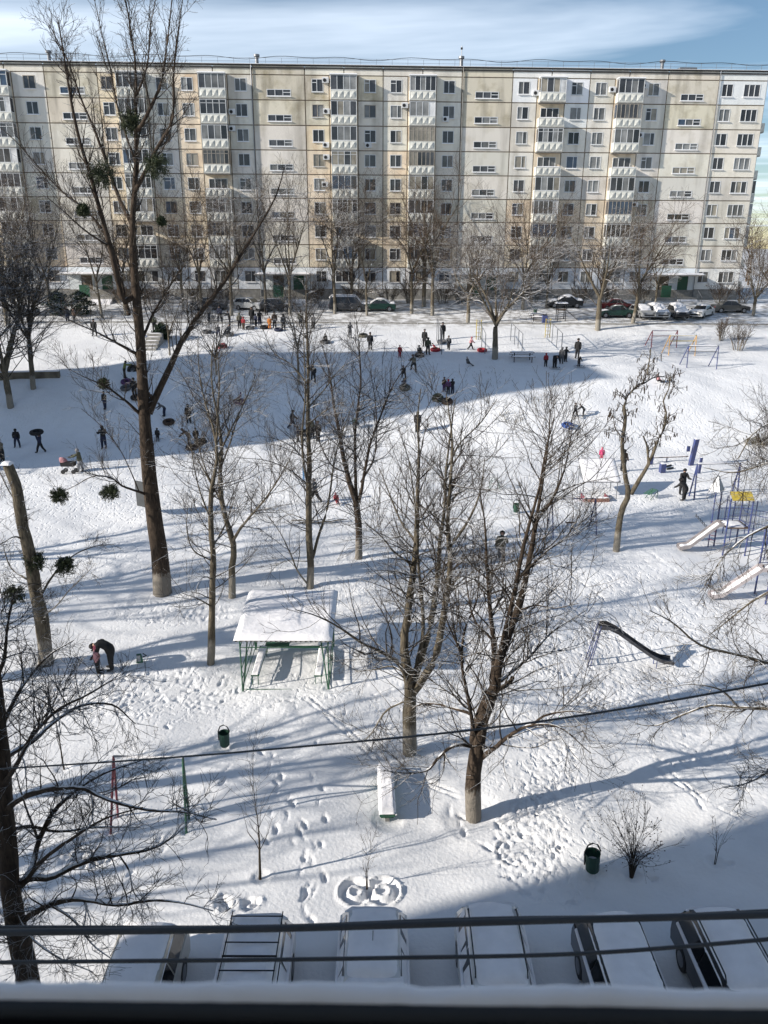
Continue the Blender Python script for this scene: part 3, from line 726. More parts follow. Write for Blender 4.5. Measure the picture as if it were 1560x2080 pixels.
def np_mesh(name, parts, mats, extra=None):
    """parts: list of (V, F(quads), material index)"""
    Vs = []; Fs = []; Ms = []; o = 0
    for V, F, mi in parts:
        Vs.append(V); Fs.append(F + o); Ms.append(np.full(len(F), mi)); o += len(V)
    V = np.concatenate(Vs); F = np.concatenate(Fs); Mi = np.concatenate(Ms)
    me = bpy.data.meshes.new(name); me.vertices.add(len(V)); me.vertices.foreach_set('co', V.astype(np.float32).ravel())
    me.loops.add(F.size); me.loops.foreach_set('vertex_index', F.astype(np.int32).ravel())
    me.polygons.add(len(F)); me.polygons.foreach_set('loop_start', np.arange(0, F.size, 4)); me.polygons.foreach_set('loop_total', np.full(len(F), 4))
    for m in mats: me.materials.append(m)
    me.polygons.foreach_set('material_index', Mi.astype(np.int32)); me.polygons.foreach_set('use_smooth', np.ones(len(F), bool))
    me.update(); return me
def spawn(P, Rr, n, L, ang, K, trop=.12, wig=.16, t0=.15, rr=.55, rmin=.005, droop=0.0, plen=None, tp=1.0, r0max=9):
    N_, Kp, _ = P.shape
    ln = np.linalg.norm(P[:, 1:] - P[:, :-1], axis=2).sum(1)
    pi = rng.choice(N_, n, p=ln / ln.sum()); t = t0 + (1 - t0) * rng.random(n) ** tp * .99
    f = t * (Kp - 1); i = np.minimum(f.astype(int), Kp - 2); s = (f - i)[:, None]
    base = P[pi, i] * (1 - s) + P[pi, i + 1] * s; r0 = Rr[pi, i] * (1 - s[:, 0]) + Rr[pi, i + 1] * s[:, 0]
    T = P[pi, i + 1] - P[pi, i]; T /= np.linalg.norm(T, axis=1, keepdims=True) + 1e-9
    q = rng.normal(size=(n, 3)); q -= (q * T).sum(1, keepdims=True) * T; q /= np.linalg.norm(q, axis=1, keepdims=True)
    a = np.radians(rng.normal(ang, 12, n))[:, None]; d = np.cos(a) * T + np.sin(a) * q
    Lc = L * rng.uniform(.55, 1.25, n) * (1.15 - .65 * t)
    out = np.empty((n, K, 3)); out[:, 0] = base; p = base.copy()
    bend = rng.normal(0, wig * .6, (n, 3))
    for k in range(1, K):
        d = d + rng.normal(0, wig, (n, 3)) + bend; d[:, 2] += trop - droop * k / K
        d /= np.linalg.norm(d, axis=1, keepdims=True); p = p + d * (Lc / (K - 1))[:, None]; out[:, k] = p
    rs = np.minimum(np.maximum(r0 * rr, rmin), r0max)
    rad = rs[:, None] * np.linspace(1, 0, K)[None] + rmin * .75 * np.linspace(0, 1, K)[None]
    return out, rad
def tree(name, label, base, mains, specs, bark, twig, group=None, cat='tree', well_r=.5, extras=None, droop_all=0, origin=None):
    """mains: list of (points px or Vector list, radii) ; specs: list of spawn dicts, each level grows from the level before"""
    o = empty(name, base, 0, label, cat, group)
    B = np.array(base)
    MP = []; MR = []; parts = []
    for pts, rad in mains:
        P, Rr = resample([np.array(p) for p in pts], rad, 22)
        nse = rng.normal(0, 1, (30, 3)); nse = np.stack([np.convolve(nse[:, q_], np.ones(5) / 5, 'valid')[:22] for q_ in range(3)], 1)
        P = P + nse * np.minimum(.06, Rr[:, None] * .4) * np.r_[0, np.ones(21)][:, None] - B; Rr = Rr * rng.uniform(.93, 1.07, 22)
        MP.append(P); MR.append(Rr)
    MP = np.stack(MP); MR = np.stack(MR)
    V, F = tubes(MP, MR, 9)
    put('trunk', np_mesh('trunk', [(V, F, 0)], [bark]), (0, 0, 0), o)
    cur = (MP, MR); cp = []
    allp = []
    for s in specs:
        s = dict(s); src = s.pop('src', None); S = s.pop('S', 3)
        P0, R0 = (cur if src is None else allp[src] if src >= 0 else (MP, MR))
        P1, R1 = spawn(P0, R0, **s); allp.append((P1, R1)); cur = (P1, R1)
        if (P1[:, 0, 2] > -50).any():
            V, F = tubes(P1, R1, S); cp.append((V, F, 0))
    put('crown', np_mesh('crown', cp, [twig]), (0, 0, 0), o)
    if well_r: well(base[0], base[1], well_r, .07)
    return o, (MP, MR), allp
def limb(pts, D, r0, r1, mid=None):
    """pts in photo pixels with an optional depth offset in metres; D = distance of the trunk"""
    out = [at(p[0], p[1], D + (p[2] if len(p) > 2 else 0)) for p in pts]
    return out, ([r0, r1] if mid is None else [r0, mid, r1])

# --- tall poplar left of centre
b0 = gp(330, 1203); D = b0.y
m = [([b0 + Vector((0, 0, -.3))] + [at(x, y, D + e) for x, y, e in ((327, 1150, 0), (313, 1040, 0), (300, 900, 0), (291, 790, 0), (282, 660, 0), (273, 547, 0), (268, 463, 0), (273, 397, 0), (277, 330, .2), (275, 263, .3), (277, 180, .4), (272, 100, .5), (262, 40, .6), (250, -30, .6))], [.46, .40, .33, .27, .21, .15, .10, .05, .02]),
     limb([(303, 840), (340, 760, .4), (372, 690, .8), (400, 645, 1.2), (450, 580, 1.6), (500, 500, 2.0), (535, 445, 2.2), (560, 400, 2.4), (578, 340, 2.4)], D, .17, .02, .09),
     limb([(275, 600), (253, 613, -.3), (240, 570, -.6), (222, 500, -.9), (197, 413, -1.2), (183, 357, -1.4), (160, 280, -1.6), (143, 197, -1.8), (130, 113, -2), (118, 40, -2)], D, .15, .02, .08),
     limb([(268, 455), (250, 420, .4), (235, 385, .8), (213, 320, 1.0), (187, 253, 1.2), (167, 207, 1.3), (140, 130, 1.4), (100, 50, 1.5)], D, .10, .015, .05),
     limb([(275, 268), (290, 250, -.5), (307, 220, -.8), (330, 163, -1), (337, 113, -1), (345, 40, -1.2), (352, -30, -1.2)], D, .09, .015, .045),
     limb([(273, 390), (290, 360, -.5), (318, 300, -1), (350, 247, -1.4), (353, 147, -1.6), (360, 80, -1.6), (372, -10, -1.6)], D, .10, .015, .05),
     limb([(262, 640), (225, 500, 1), (187, 440, 1.4), (117, 380, 1.8), (67, 327, 2), (30, 285, 2), (-10, 250, 2)], D, .09, .012, .05),
     limb([(279, 720), (235, 695, -.4), (190, 672, -.8), (150, 655, -1.2), (120, 640, -1.4)], D, .08, .012, .04),
     limb([(288, 690), (310, 640, .5), (340, 590, 1), (370, 545, 1.4), (395, 520, 1.6)], D, .07, .012, .04),
     limb([(290, 845), (255, 815, -.5), (215, 785, -1), (170, 765, -1.5), (140, 750, -1.7)], D, .08, .012, .04),
     limb([(305, 1008), (285, 1000, -.3), (250, 988, -.8), (225, 970, -1.2), (195, 966, -1.5), (150, 988, -1.8), (125, 1000, -1.9)], D, .07, .012, .035),
     limb([(283, 1000, -.3), (262, 950, -.6), (235, 900, -.9), (200, 860, -1.2), (165, 830, -1.4)], D, .03, .01),
     limb([(275, 330), (255, 270, .3), (235, 200, .5), (222, 130, .7), (205, 60, .8), (190, -10, .9)], D, .05, .012),
     limb([(220, 500, -.9), (175, 470, -1.4), (130, 430, -1.8), (95, 400, -2)], D, .05, .012),
     limb([(276, 200, .4), (300, 130, .2), (305, 60, 0), (318, -10, 0)], D, .05, .012)]
tree('poplar_tree', 'tallest bare poplar left of centre, its thick trunk rising past the roof line', b0, m,
     [dict(n=340, L=2.2, ang=36, K=7, trop=.26, wig=.13, t0=.18, rr=.45, rmin=.008, S=4, r0max=.03), dict(n=2000, L=.95, ang=42, K=4, trop=.10, wig=.2, rmin=.0075),
      dict(n=4800, L=.42, ang=45, K=3, trop=.1, wig=.2, rmin=.0055), dict(src=-1, n=700, L=.6, ang=50, K=4, trop=.15, wig=.2, t0=.25, rr=.3, rmin=.006, r0max=.012)], M_BARK, M_TWIG, well_r=.9)
# --- slim trees behind the green shelter
def two(px, py): q = gp(px, py); return q, q.y
b0, D = two(427, 1346)
m = [([b0 + Vector((0, 0, -.2))] + [at(x, y, D + e) for x, y, e in ((430, 1290, 0), (433, 1210, 0), (435, 1140, 0), (430, 1080, 0), (429, 1000, 0), (441, 930, 0), (436, 880, 0), (420, 830, .2), (405, 760, .3), (402, 690, .3))], [.17, .14, .12, .10, .07, .03, .012]),
     limb([(438, 900), (442, 850, -.3), (432, 790, -.4), (430, 730, -.4), (436, 680, -.5)], D, .05, .012),
     limb([(434, 1235), (400, 1215, -.5), (370, 1205, -1)], D, .04, .01), limb([(432, 1140), (395, 1120, -.4), (380, 1080, -.8), (381, 1030, -1)], D, .035, .01),
     limb([(431, 1060), (410, 1010, -.5), (395, 950, -.9), (385, 880, -1)], D, .04, .01), limb([(441, 930), (470, 870, .4), (500, 810, .8), (520, 760, 1)], D, .04, .01),
     limb([(436, 1105), (460, 1060, .5), (480, 1000, .8)], D, .035, .01), limb([(430, 985), (400, 930, .5), (370, 890, 1)], D, .035, .01)]
SP = lambda a, b, c, L=1.7: [dict(n=int(a * .85), L=L * 1.45, ang=50, K=8, trop=.06, wig=.11, t0=.2, rr=.5, rmin=.0085, S=4, r0max=.026), dict(n=int(b * .6), L=1.05, ang=44, K=5, trop=.05, wig=.15, t0=.1, rmin=.0058), dict(n=int(c * .5), L=.46, ang=42, K=3, trop=.05, wig=.16, rmin=.0048)]
tree('bare_tree', 'slim bare tree with leaning whitewashed foot just left of the green shelter', b0, m, SP(130, 1200, 3600), M_BARKG, M_TWIG)
b0, D = two(471, 1211)
m = [([b0 + Vector((0, 0, -.2))] + [at(x, y, D + e) for x, y, e in ((471, 1160, 0), (473, 1105, 0), (466, 1080, 0), (452, 1030, 0), (448, 960, 0), (450, 900, 0), (442, 840, 0), (446, 780, 0), (440, 700, 0))], [.18, .15, .12, .09, .05, .014]),
     limb([(473, 1100), (490, 1072, -.4), (515, 1042, -.8), (540, 1012, -1.1), (565, 975, -1.4), (590, 930, -1.6)], D, .08, .012),
     limb([(449, 950), (470, 890, .4), (490, 830, .8), (520, 770, 1)], D, .05, .012), limb([(450, 1020), (420, 960, .5), (400, 890, .8), (390, 820, 1)], D, .05, .012)]
tree('bare_tree', 'forked bare tree standing behind the left corner of the snowy shelter roof', b0, m, SP(140, 1200, 3600, 1.9), M_BARKG, M_TWIG)
b0, D = two(629, 1192)
m = [([b0 + Vector((0, 0, -.3))] + [at(x, y, D + e) for x, y, e in ((630, 1140, 0), (628, 1080, 0), (627, 1000, 0), (629, 920, 0), (626, 850, 0), (625, 760, 0), (624, 690, 0), (622, 610, 0), (622, 560, 0))], [.20, .17, .14, .11, .08, .05, .012]),
     limb([(632, 1142), (645, 1095, .3), (662, 1045, .6), (672, 990, .8), (680, 930, 1), (695, 880, 1.2), (720, 810, 1.4)], D, .08, .012),
     limb([(626, 1188), (605, 1160, -.3), (590, 1125, -.6), (568, 1080, -.9), (545, 1048, -1.1)], D, .05, .012),
     limb([(628, 990), (617, 940, -.3), (614, 880, -.5), (620, 800, -.6), (618, 720, -.6), (616, 640, -.6)], D, .07, .012),
     limb([(627, 945), (590, 905, .5), (555, 890, .9), (520, 885, 1.2)], D, .04, .01), limb([(626, 985), (580, 950, -.6), (540, 935, -1), (480, 930, -1.4)], D, .04, .01),
     limb([(625, 830), (660, 790, .5), (690, 750, .9), (740, 720, 1.3)], D, .04, .01), limb([(625, 780), (590, 740, .5), (560, 720, .8), (530, 660, 1.2)], D, .04, .01),
     limb([(629, 860), (660, 835, -.5), (700, 815, -1)], D, .035, .01), limb([(628, 1060), (590, 1045, .5), (560, 1060, .9)], D, .03, .01), limb([(629, 1140), (580, 1140, .5), (550, 1150, .9)], D, .03, .01)]
tree('bare_tree', 'tall upright bare tree rising directly behind the middle of the shelter roof', b0, m, SP(230, 2000, 5600, 2.0), M_BARKG, M_TWIG)
b0, D = two(728, 1132)
m = [([b0 + Vector((0, 0, -.3))] + [at(x, y, D + e) for x, y, e in ((729, 1080, 0), (724, 1020, 0), (712, 985, 0), (697, 930, .2), (689, 880, .3), (678, 820, .4), (668, 750, .5), (650, 690, .6))], [.22, .19, .13, .09, .05, .012]),
     limb([(724, 1022), (722, 950, 0), (722, 880, 0), (727, 830, 0), (733, 780, 0), (730, 710, 0), (722, 640, 0)], D, .10, .012),
     limb([(728, 1020), (742, 950, -.3), (752, 900, -.4), (775, 840, -.6), (800, 780, -.8), (840, 725, -1)], D, .10, .012),
     limb([(733, 980), (760, 930, .6), (765, 870, .9), (760, 800, 1.2), (750, 740, 1.4)], D, .06, .012),
     limb([(705, 960), (680, 950, -.4), (650, 900, -.8), (640, 850, -1)], D, .05, .012)]
tree('bare_tree', 'bare tree with a fan of five leaders left of the middle of the trodden field', b0, m, SP(220, 1900, 5200, 2.1), M_BARK, M_TWIG)
# --- the two big multi-stemmed trees in front
b0, D = two(832, 1527)
m = [([b0 + Vector((0, 0, -.3))] + [at(x, y, D + e) for x, y, e in ((832, 1480, 0), (832, 1440, 0), (836, 1400, 0), (828, 1365, 0), (822, 1310, 0), (830, 1240, 0), (839, 1160, 0), (845, 1100, 0), (847, 1010, 0), (851, 920, 0), (848, 850, 0), (855, 790, 0))], [.25, .23, .2, .13, .11, .09, .06, .03, .012]),
     limb([(836, 1398), (848, 1350, .3), (866, 1300, .5), (880, 1232, .7), (890, 1160, .8), (893, 1100, .9), (903, 1030, 1), (906, 960, 1), (917, 870, 1), (925, 810, 1)], D, .14, .012, .07),
     limb([(838, 1408), (860, 1375, -.3), (884, 1335, -.5), (896, 1290, -.6), (906, 1215, -.7), (914, 1144, -.8), (910, 1080, -.9), (915, 980, -1), (919, 900, -1), (906, 800, -1)], D, .14, .012, .08),
     limb([(846, 1360, .2), (858, 1297, .1), (857, 1215, 0), (850, 1144, -.2), (846, 1080, -.4), (840, 1000, -.5), (830, 930, -.6)], D, .08, .012),
     limb([(834, 1400), (805, 1345, -.4), (775, 1325, -.7), (730, 1303, -1), (690, 1275, -1.3), (640, 1250, -1.6), (600, 1238, -1.8)], D, .08, .012),
     limb([(826, 1370), (800, 1355, .4), (760, 1360, .8), (720, 1365, 1.1)], D, .045, .01),
     limb([(909, 1208, -.7), (940, 1170, -1), (970, 1180, -1.3), (973, 1230, -1.4)], D, .03, .01), limb([(914, 1110, -.8), (950, 1060, -1.2), (975, 1000, -1.5), (985, 930, -1.8)], D, .05, .01),
     limb([(846, 1100), (815, 1060, .4), (790, 1000, .8), (770, 950, 1)], D, .045, .01), limb([(840, 1150), (800, 1120, -.4), (775, 1090, -.8), (740, 1060, -1)], D, .04, .01),
     limb([(905, 960, 1), (935, 900, 1.3), (975, 860, 1.5), (1010, 810, 1.6)], D, .04, .01), limb([(893, 1100, .9), (860, 1060, 1.4), (850, 1000, 1.8)], D, .04, .01),
     limb([(829, 1420), (790, 1440, .3), (745, 1500, .6), (700, 1535, .8)], D, .04, .009)]
tree('bare_tree', 'large bare tree with four steep stems growing right of the shelter', b0, m, SP(300, 2700, 7500, 1.9), M_BARKG, M_TWIG, well_r=.7)
b0, D = two(963, 1658)
m = [([b0 + Vector((0, 0, -.3))] + [at(x, y, D + e) for x, y, e in ((962, 1600, 0), (966, 1540, 0), (975, 1490, 0), (985, 1445, 0), (1003, 1410, 0), (1012, 1355, 0), (1030, 1297, 0), (1055, 1233, 0), (1073, 1156, 0), (1084, 1105, 0), (1100, 1000, 0), (1114, 900, 0), (1118, 830, 0))], [.26, .24, .2, .15, .12, .09, .06, .03, .012]),
     limb([(966, 1530), (960, 1490, .3), (972, 1450, .4), (990, 1405, .5), (1000, 1360, .6), (1000, 1300, .6), (995, 1233, .7), (988, 1144, .8), (984, 1060, .8), (975, 1000, .8)], D, .13, .012, .07),
     limb([(1012, 1340), (1027, 1285, -.4), (1044, 1215, -.6), (1062, 1118, -.8), (1080, 1050, -.9), (1096, 990, -1), (1110, 910, -1), (1125, 850, -1)], D, .09, .012),
     limb([(962, 1505), (957, 1450, -.4), (948, 1400, -.6), (939, 1361, -.7), (937, 1323, -.8), (947, 1272, -.9), (968, 1225, -1), (973, 1156, -1.1)], D, .07, .012),
     limb([(941, 1345, -.7), (925, 1300, -1), (905, 1250, -1.2), (900, 1200, -1.3)], D, .035, .01),
     limb([(1016, 1385), (1045, 1360, .5), (1080, 1330, 1), (1115, 1290, 1.4), (1160, 1258, 1.8), (1190, 1240, 2)], D, .05, .01),
     limb([(978, 1540), (1005, 1520, -.5), (1040, 1490, -1), (1080, 1472, -1.4), (1130, 1475, -1.8), (1200, 1530, -2.2)], D, .08, .012),
     limb([(1080, 1472, -1.4), (1110, 1452, -1.7), (1150, 1445, -2), (1210, 1448, -2.3)], D, .04, .01),
     limb([(958, 1516), (925, 1514, -.3), (895, 1535, -.6), (870, 1562, -.8), (830, 1570, -1.1), (780, 1565, -1.4)], D, .065, .01),
     limb([(955, 1450), (920, 1438, .5), (890, 1430, .9), (850, 1432, 1.3), (825, 1450, 1.6)], D, .055, .01),
     limb([(1073, 1156), (1110, 1120, .5), (1150, 1090, 1), (1180, 1040, 1.3)], D, .04, .01), limb([(1000, 1300, .6), (965, 1260, 1), (950, 1200, 1.4), (945, 1140, 1.7)], D, .04, .01),
     limb([(1012, 1400), (1035, 1385, -.4), (1040, 1377, -.5)], D, .07, .06), limb([(1090, 1060), (1130, 1000, -.5), (1150, 940, -.9), (1160, 880, -1.2)], D, .045, .01),
     limb([(1052, 1240), (1090, 1230, -.6), (1130, 1235, -1.2), (1175, 1225, -1.6)], D, .03, .01)]
tree('bare_tree', 'large forked bare tree nearest the middle, right of the long green bench', b0, m, SP(320, 2900, 8000, 1.8), M_BARK, M_TWIG, well_r=.8)
# --- crooked pod tree on the right
b0, D = two(1252, 1117)
m = [([b0 + Vector((0, 0, -.3))] + [at(x, y, D + e) for x, y, e in ((1255, 1085, 0), (1264, 1035, 0), (1277, 1005, 0), (1270, 965, 0), (1266, 925, 0), (1264, 890, 0), (1271, 855, 0), (1268, 815, 0), (1278, 795, 0), (1305, 780, 0), (1315, 755, .2), (1322, 710, .2))], [.2, .18, .16, .12, .1, .08, .05, .02]),
     limb([(1282, 1003), (1300, 975, -.3), (1316, 948, -.4), (1335, 900, -.5), (1352, 860, -.6), (1354, 838, -.6), (1348, 815, -.6), (1360, 785, -.6), (1362, 765, -.6)], D, .13, .02, .07),
     limb([(1318, 945, -.4), (1314, 905, 0), (1306, 885, .2)], D, .08, .04),
     limb([(1305, 780), (1335, 765, .4), (1360, 770, .8), (1372, 790, 1)], D, .04, .012), limb([(1264, 890), (1250, 870, -.4), (1245, 840, -.8)], D, .04, .012)]
tr8, mp8, ap8 = tree('pod_tree', 'crooked bare tree hung with dry brown pods on the right of the field', b0, m,
     [dict(n=90, L=1.2, ang=55, K=6, trop=.06, wig=.28, t0=.4, rr=.4, rmin=.012, S=4, r0max=.03), dict(n=420, L=.6, ang=50, K=4, trop=-.02, wig=.3, rmin=.009)], M_BARKG, M_TWIG)
P1, R1 = ap8[-1]
sel = rng.choice(len(P1), 260); V = []; F = []
for i, k in enumerate(sel):
    p = P1[k, rng.integers(1, P1.shape[1])]; a = rng.uniform(0, 6.28); L_ = rng.uniform(.15, .32); c, s = math.cos(a) * .022, math.sin(a) * .022
    e = rng.normal(0, .04, 2)
    V += [p + (c, s, 0), p - (c, s, 0), p + (e[0] - c, e[1] - s, -L_), p + (e[0] + c, e[1] + s, -L_), p + (s, -c, 0), p + (-s, c, 0), p + (e[0] - s, e[1] + c, -L_), p + (e[0] + s, e[1] - c, -L_)]
    F += [(i * 8, i * 8 + 1, i * 8 + 2, i * 8 + 3), (i * 8 + 4, i * 8 + 5, i * 8 + 6, i * 8 + 7)]
tag(put('seed_pods', np_mesh('seed_pods', [(np.array(V), np.array(F), 0)], [mat('dry_pod', (.06, .04, .025), .8)]), (0, 0, 0), tr8), kind='stuff')
# --- pollarded trunk on the left
b0, D = two(92, 1347)
m = [([b0 + Vector((0, 0, -.3))] + [at(x, y, D + e) for x, y, e in ((88, 1300, 0), (78, 1230, 0), (66, 1165, 0), (55, 1100, 0), (42, 1040, 0), (29, 985, 0), (15, 945, 0))], [.31, .29, .26, .23, .21, .2]),
     limb([(80, 1215), (100, 1180, .3), (115, 1160, .4), (140, 1135, .5), (190, 1110, .7), (235, 1105, .8)], D, .05, .012),
     limb([(52, 1100), (30, 1090, -.4), (0, 1105, -.8), (-30, 1110, -1)], D, .04, .012), limb([(62, 1180), (35, 1165, .4), (20, 1150, .7), (5, 1100, 1)], D, .05, .012),
     limb([(84, 1250), (110, 1235, -.4), (140, 1200, -.8), (185, 1155, -1)], D, .03, .01), limb([(40, 1030), (20, 1000, .3), (0, 960, .6), (-20, 900, .8)], D, .03, .01)]
tr9, _, _ = tree('pollarded_tree', 'thick sawn-off trunk leaning left with a snow-topped cut end', b0, m,
     [dict(n=120, L=1.1, ang=62, K=6, trop=.05, wig=.2, t0=.15, rr=.3, rmin=.007, r0max=.02), dict(n=600, L=.5, ang=50, K=4, trop=.05, wig=.24, rmin=.0055), dict(n=900, L=.25, ang=45, K=3, wig=.2, rmin=.005)], M_BARKG, M_TWIG)
q = at(14, 941, D) - b0; lump(q.x - .2, q.x + .2, q.y - .2, q.y + .2, q.z - .02, .1, M_SNOW, 6, 6, edge=.15).build('snow_cap', tr9)
# --- foreground tree at the left edge
D = 12.0; b0 = Vector((at(75, 2165, D).x, D, gz(-6, 12)))
m = [([b0 + Vector((0, 0, -.3))] + [at(x, y, D + e) for x, y, e in ((66, 2080, 0), (52, 1990, 0), (34, 1900, 0), (22, 1810, 0), (14, 1710, 0), (6, 1610, 0), (-2, 1500, 0), (-12, 1380, 0), (-25, 1250, 0), (-40, 1120, 0))], [.34, .28, .22, .185, .165, .14, .11, .07, .03]),
     limb([(25, 1810), (60, 1784, .1), (100, 1784, .2), (145, 1762, .4), (175, 1750, .5), (242, 1736, .8), (311, 1722, 1.1), (350, 1701, 1.3), (383, 1672, 1.5)], D, .085, .012, .045),
     limb([(36, 1880), (60, 1862, -.2), (104, 1838, -.4), (156, 1827, -.6), (242, 1838, -.9), (311, 1829, -1.2), (367, 1833, -1.4), (433, 1850, -1.7)], D, .07, .01, .035),
     limb([(40, 1795), (66, 1763, .5), (80, 1711, .8), (114, 1642, 1.1), (156, 1604, 1.4), (208, 1573, 1.7), (300, 1540, 2.1)], D, .07, .01, .04),
     limb([(8, 1648), (45, 1621, -.3), (121, 1601, -.7), (166, 1601, -.9), (220, 1625, -1.2), (300, 1645, -1.5), (380, 1650, -1.9), (440, 1665, -2.2)], D, .06, .01, .035),
     limb([(0, 1560), (21, 1531, .3), (60, 1509, .6), (104, 1470, 1), (160, 1435, 1.3), (225, 1431, 1.7), (275, 1470, 2)], D, .055, .009),
     limb([(3, 1600), (35, 1550, -.4), (70, 1490, -.8), (120, 1440, -1.2), (180, 1410, -1.6), (230, 1380, -2)], D, .05, .009),
     limb([(-5, 1500), (20, 1440, .4), (50, 1390, .8), (100, 1330, 1.2), (150, 1300, 1.5)], D, .05, .009), limb([(-15, 1400), (10, 1330, -.4), (15, 1270, -.8), (30, 1200, -1)], D, .045, .009),
     limb([(45, 1800, .1), (90, 1745, -.3), (150, 1700, -.8), (220, 1660, -1.2), (290, 1640, -1.6)], D, .05, .009),
     limb([(80, 1711, .8), (60, 1660, 1), (40, 1600, 1.3), (30, 1560, 1.5)], D, .03, .008), limb([(104, 1838, -.4), (150, 1870, -.8), (190, 1920, -1.2), (230, 1950, -1.5)], D, .03, .008),
     limb([(20, 1830), (60, 1900, -.5), (110, 1940, -.9), (190, 1975, -1.3)], D, .03, .008), limb([(242, 1736, .8), (262, 1770, .6), (270, 1810, .3), (300, 1840, 0)], D, .02, .007),
     limb([(10, 1690), (55, 1680, .6), (120, 1690, 1.2), (200, 1680, 1.6), (280, 1680, 2)], D, .045, .009)]
tree('foreground_tree', 'dark spreading tree cut by the left edge, reaching over the nearest parked cars', b0, m,
     [dict(n=280, L=1.15, ang=45, K=7, trop=.05, wig=.16, t0=.22, rr=.42, rmin=.006, S=4, r0max=.016), dict(n=1900, L=.6, ang=45, K=5, trop=.05, wig=.22, rmin=.0045), dict(n=4200, L=.27, ang=42, K=3, trop=.08, wig=.22, rmin=.0034)], M_BARK, M_TWIG, well_r=.8)
# --- tree beyond the right edge whose boughs hang into the picture
D = 17.5; b0 = Vector((12.5, D, gz(12.5, D)))
m = [([b0 + Vector((0, 0, -.3)), b0 + Vector((.1, 0, 3)), b0 + Vector((0, .2, 6)), b0 + Vector((.3, 0, 9)), b0 + Vector((.2, .3, 12)), b0 + Vector((.6, .2, 15))], [.34, .3, .22, .12, .03]),
     limb([(1790, 1500), (1680, 1440, .3), (1560, 1438, .6), (1500, 1436, .8), (1440, 1432, 1), (1390, 1450, 1.2), (1320, 1475, 1.5), (1290, 1470, 1.6)], D, .11, .012, .05),
     limb([(1800, 1380), (1680, 1340, -.3), (1580, 1350, -.6), (1500, 1330, -.9), (1420, 1310, -1.2), (1360, 1260, -1.4), (1320, 1240, -1.6)], D, .09, .01, .045),
     limb([(1780, 1250), (1680, 1200, .4), (1600, 1190, .8), (1530, 1220, 1.2), (1480, 1260, 1.4), (1440, 1290, 1.6)], D, .08, .01, .04),
     limb([(1790, 1450), (1700, 1480, -.6), (1600, 1540, -1), (1520, 1590, -1.3), (1470, 1600, -1.5)], D, .06, .01),
     limb([(1780, 1200), (1700, 1100, -.4), (1620, 1060, -.8), (1560, 1070, -1), (1480, 1120, -1.3), (1430, 1190, -1.5)], D, .08, .01, .04),
     limb([(1790, 1100), (1700, 980, .4), (1620, 930, .8), (1560, 940, 1), (1490, 960, 1.3), (1430, 950, 1.5)], D, .08, .01, .04),
     limb([(1780, 1050), (1700, 880, -.4), (1640, 830, -.8), (1580, 850, -1), (1530, 880, -1.2), (1500, 930, -1.4)], D, .07, .01, .035),
     limb([(1500, 1436, .8), (1460, 1400, .5), (1400, 1390, .3), (1340, 1400, .1)], D, .03, .008)]
tree('overhanging_tree', 'tree beyond the right edge whose thin snowy boughs hang over the slides', b0, m,
     [dict(n=220, L=1.4, ang=45, K=6, trop=-.02, wig=.16, t0=.35, rr=.4, rmin=.007, S=4, r0max=.018), dict(n=1500, L=.7, ang=45, K=5, trop=-.02, wig=.22, rmin=.0055), dict(n=3000, L=.32, ang=45, K=3, wig=.22, rmin=.0046)], M_BARKG, M_TWIG)

# --- saplings and shrubs near by
def stemmy(name, label, px, py, top, stems, spread, r0, n1, n2, cat='shrub', L1=.35, berries=0, fork=.15, lean=0, group=None, twig=None, K1=5):
    b0, D = two(px, py); h = at(px, top, D).z - b0.z; m = []
    for i in range(stems):
        a = rnd.uniform(0, 6.28); s = spread * h * math.sqrt(rnd.random()) if stems > 1 else 0
        hh = h * (1 - .35 * (s / (spread * h + 1e-6)) ** 2) * rnd.uniform(.88, 1.0)
        e = b0 + Vector((math.cos(a) * s + lean * h, math.sin(a) * s, hh)); c = b0 + Vector((math.cos(a) * s * fork, math.sin(a) * s * fork, hh * .35))
        j = Vector((rnd.gauss(0, .03), rnd.gauss(0, .03), 0)) * h
        m.append(([b0 + Vector((math.cos(a) * r0, math.sin(a) * r0, -.1)), c, (c + e) / 2 + j, e], [r0 if stems == 1 else r0 * .6, r0 * .2, .004]))
    return tree(name, label, b0, m, [dict(n=n1, L=L1 * h, ang=38, K=K1, trop=.1, wig=.12, t0=.2, rr=.5, rmin=.0045), dict(n=n2, L=L1 * .45 * h, ang=40, K=4, trop=.06, wig=.15, rmin=.0035)], M_TWIG, twig or M_TWIG, cat=cat, well_r=.22, group=group)
stemmy('sapling', 'young single-stem sapling standing left of the long bench', 531, 1781, 1500, 1, 0, .045, 34, 90, 'sapling', .26)
stemmy('sapling', 'tiny thin sapling beside the snow circles behind a parked car', 745, 1800, 1640, 4, .12, .02, 22, 40, 'sapling', .22)
o, mp_, ap_ = stemmy('bush', 'round twiggy bush with dry berries beside the green urn', 1283, 1778, 1622, 24, .5, .03, 200, 430, 'bush', .24, lean=.0)
P1 = ap_[-1][0]; V = []; F = []
for i, k in enumerate(rng.choice(len(P1), 170)):
    p = P1[k, -1]; r_ = .022; V += [p + d for d in ((-r_, 0, 0), (0, -r_, 0), (r_, 0, 0), (0, r_, 0), (0, 0, r_), (0, 0, -r_))]
    F += [(i * 6, i * 6 + 1, i * 6 + 4, i * 6 + 4)][:0] + [(i * 6, i * 6 + 1, i * 6 + 2, i * 6 + 3), (i * 6, i * 6 + 4, i * 6 + 2, i * 6 + 5), (i * 6 + 1, i * 6 + 4, i * 6 + 3, i * 6 + 5)]
tag(put('berries', np_mesh('berries', [(np.array(V), np.array(F), 0)], [mat('dry_berry', (.08, .03, .02), .6)]), (0, 0, 0), o), kind='stuff')
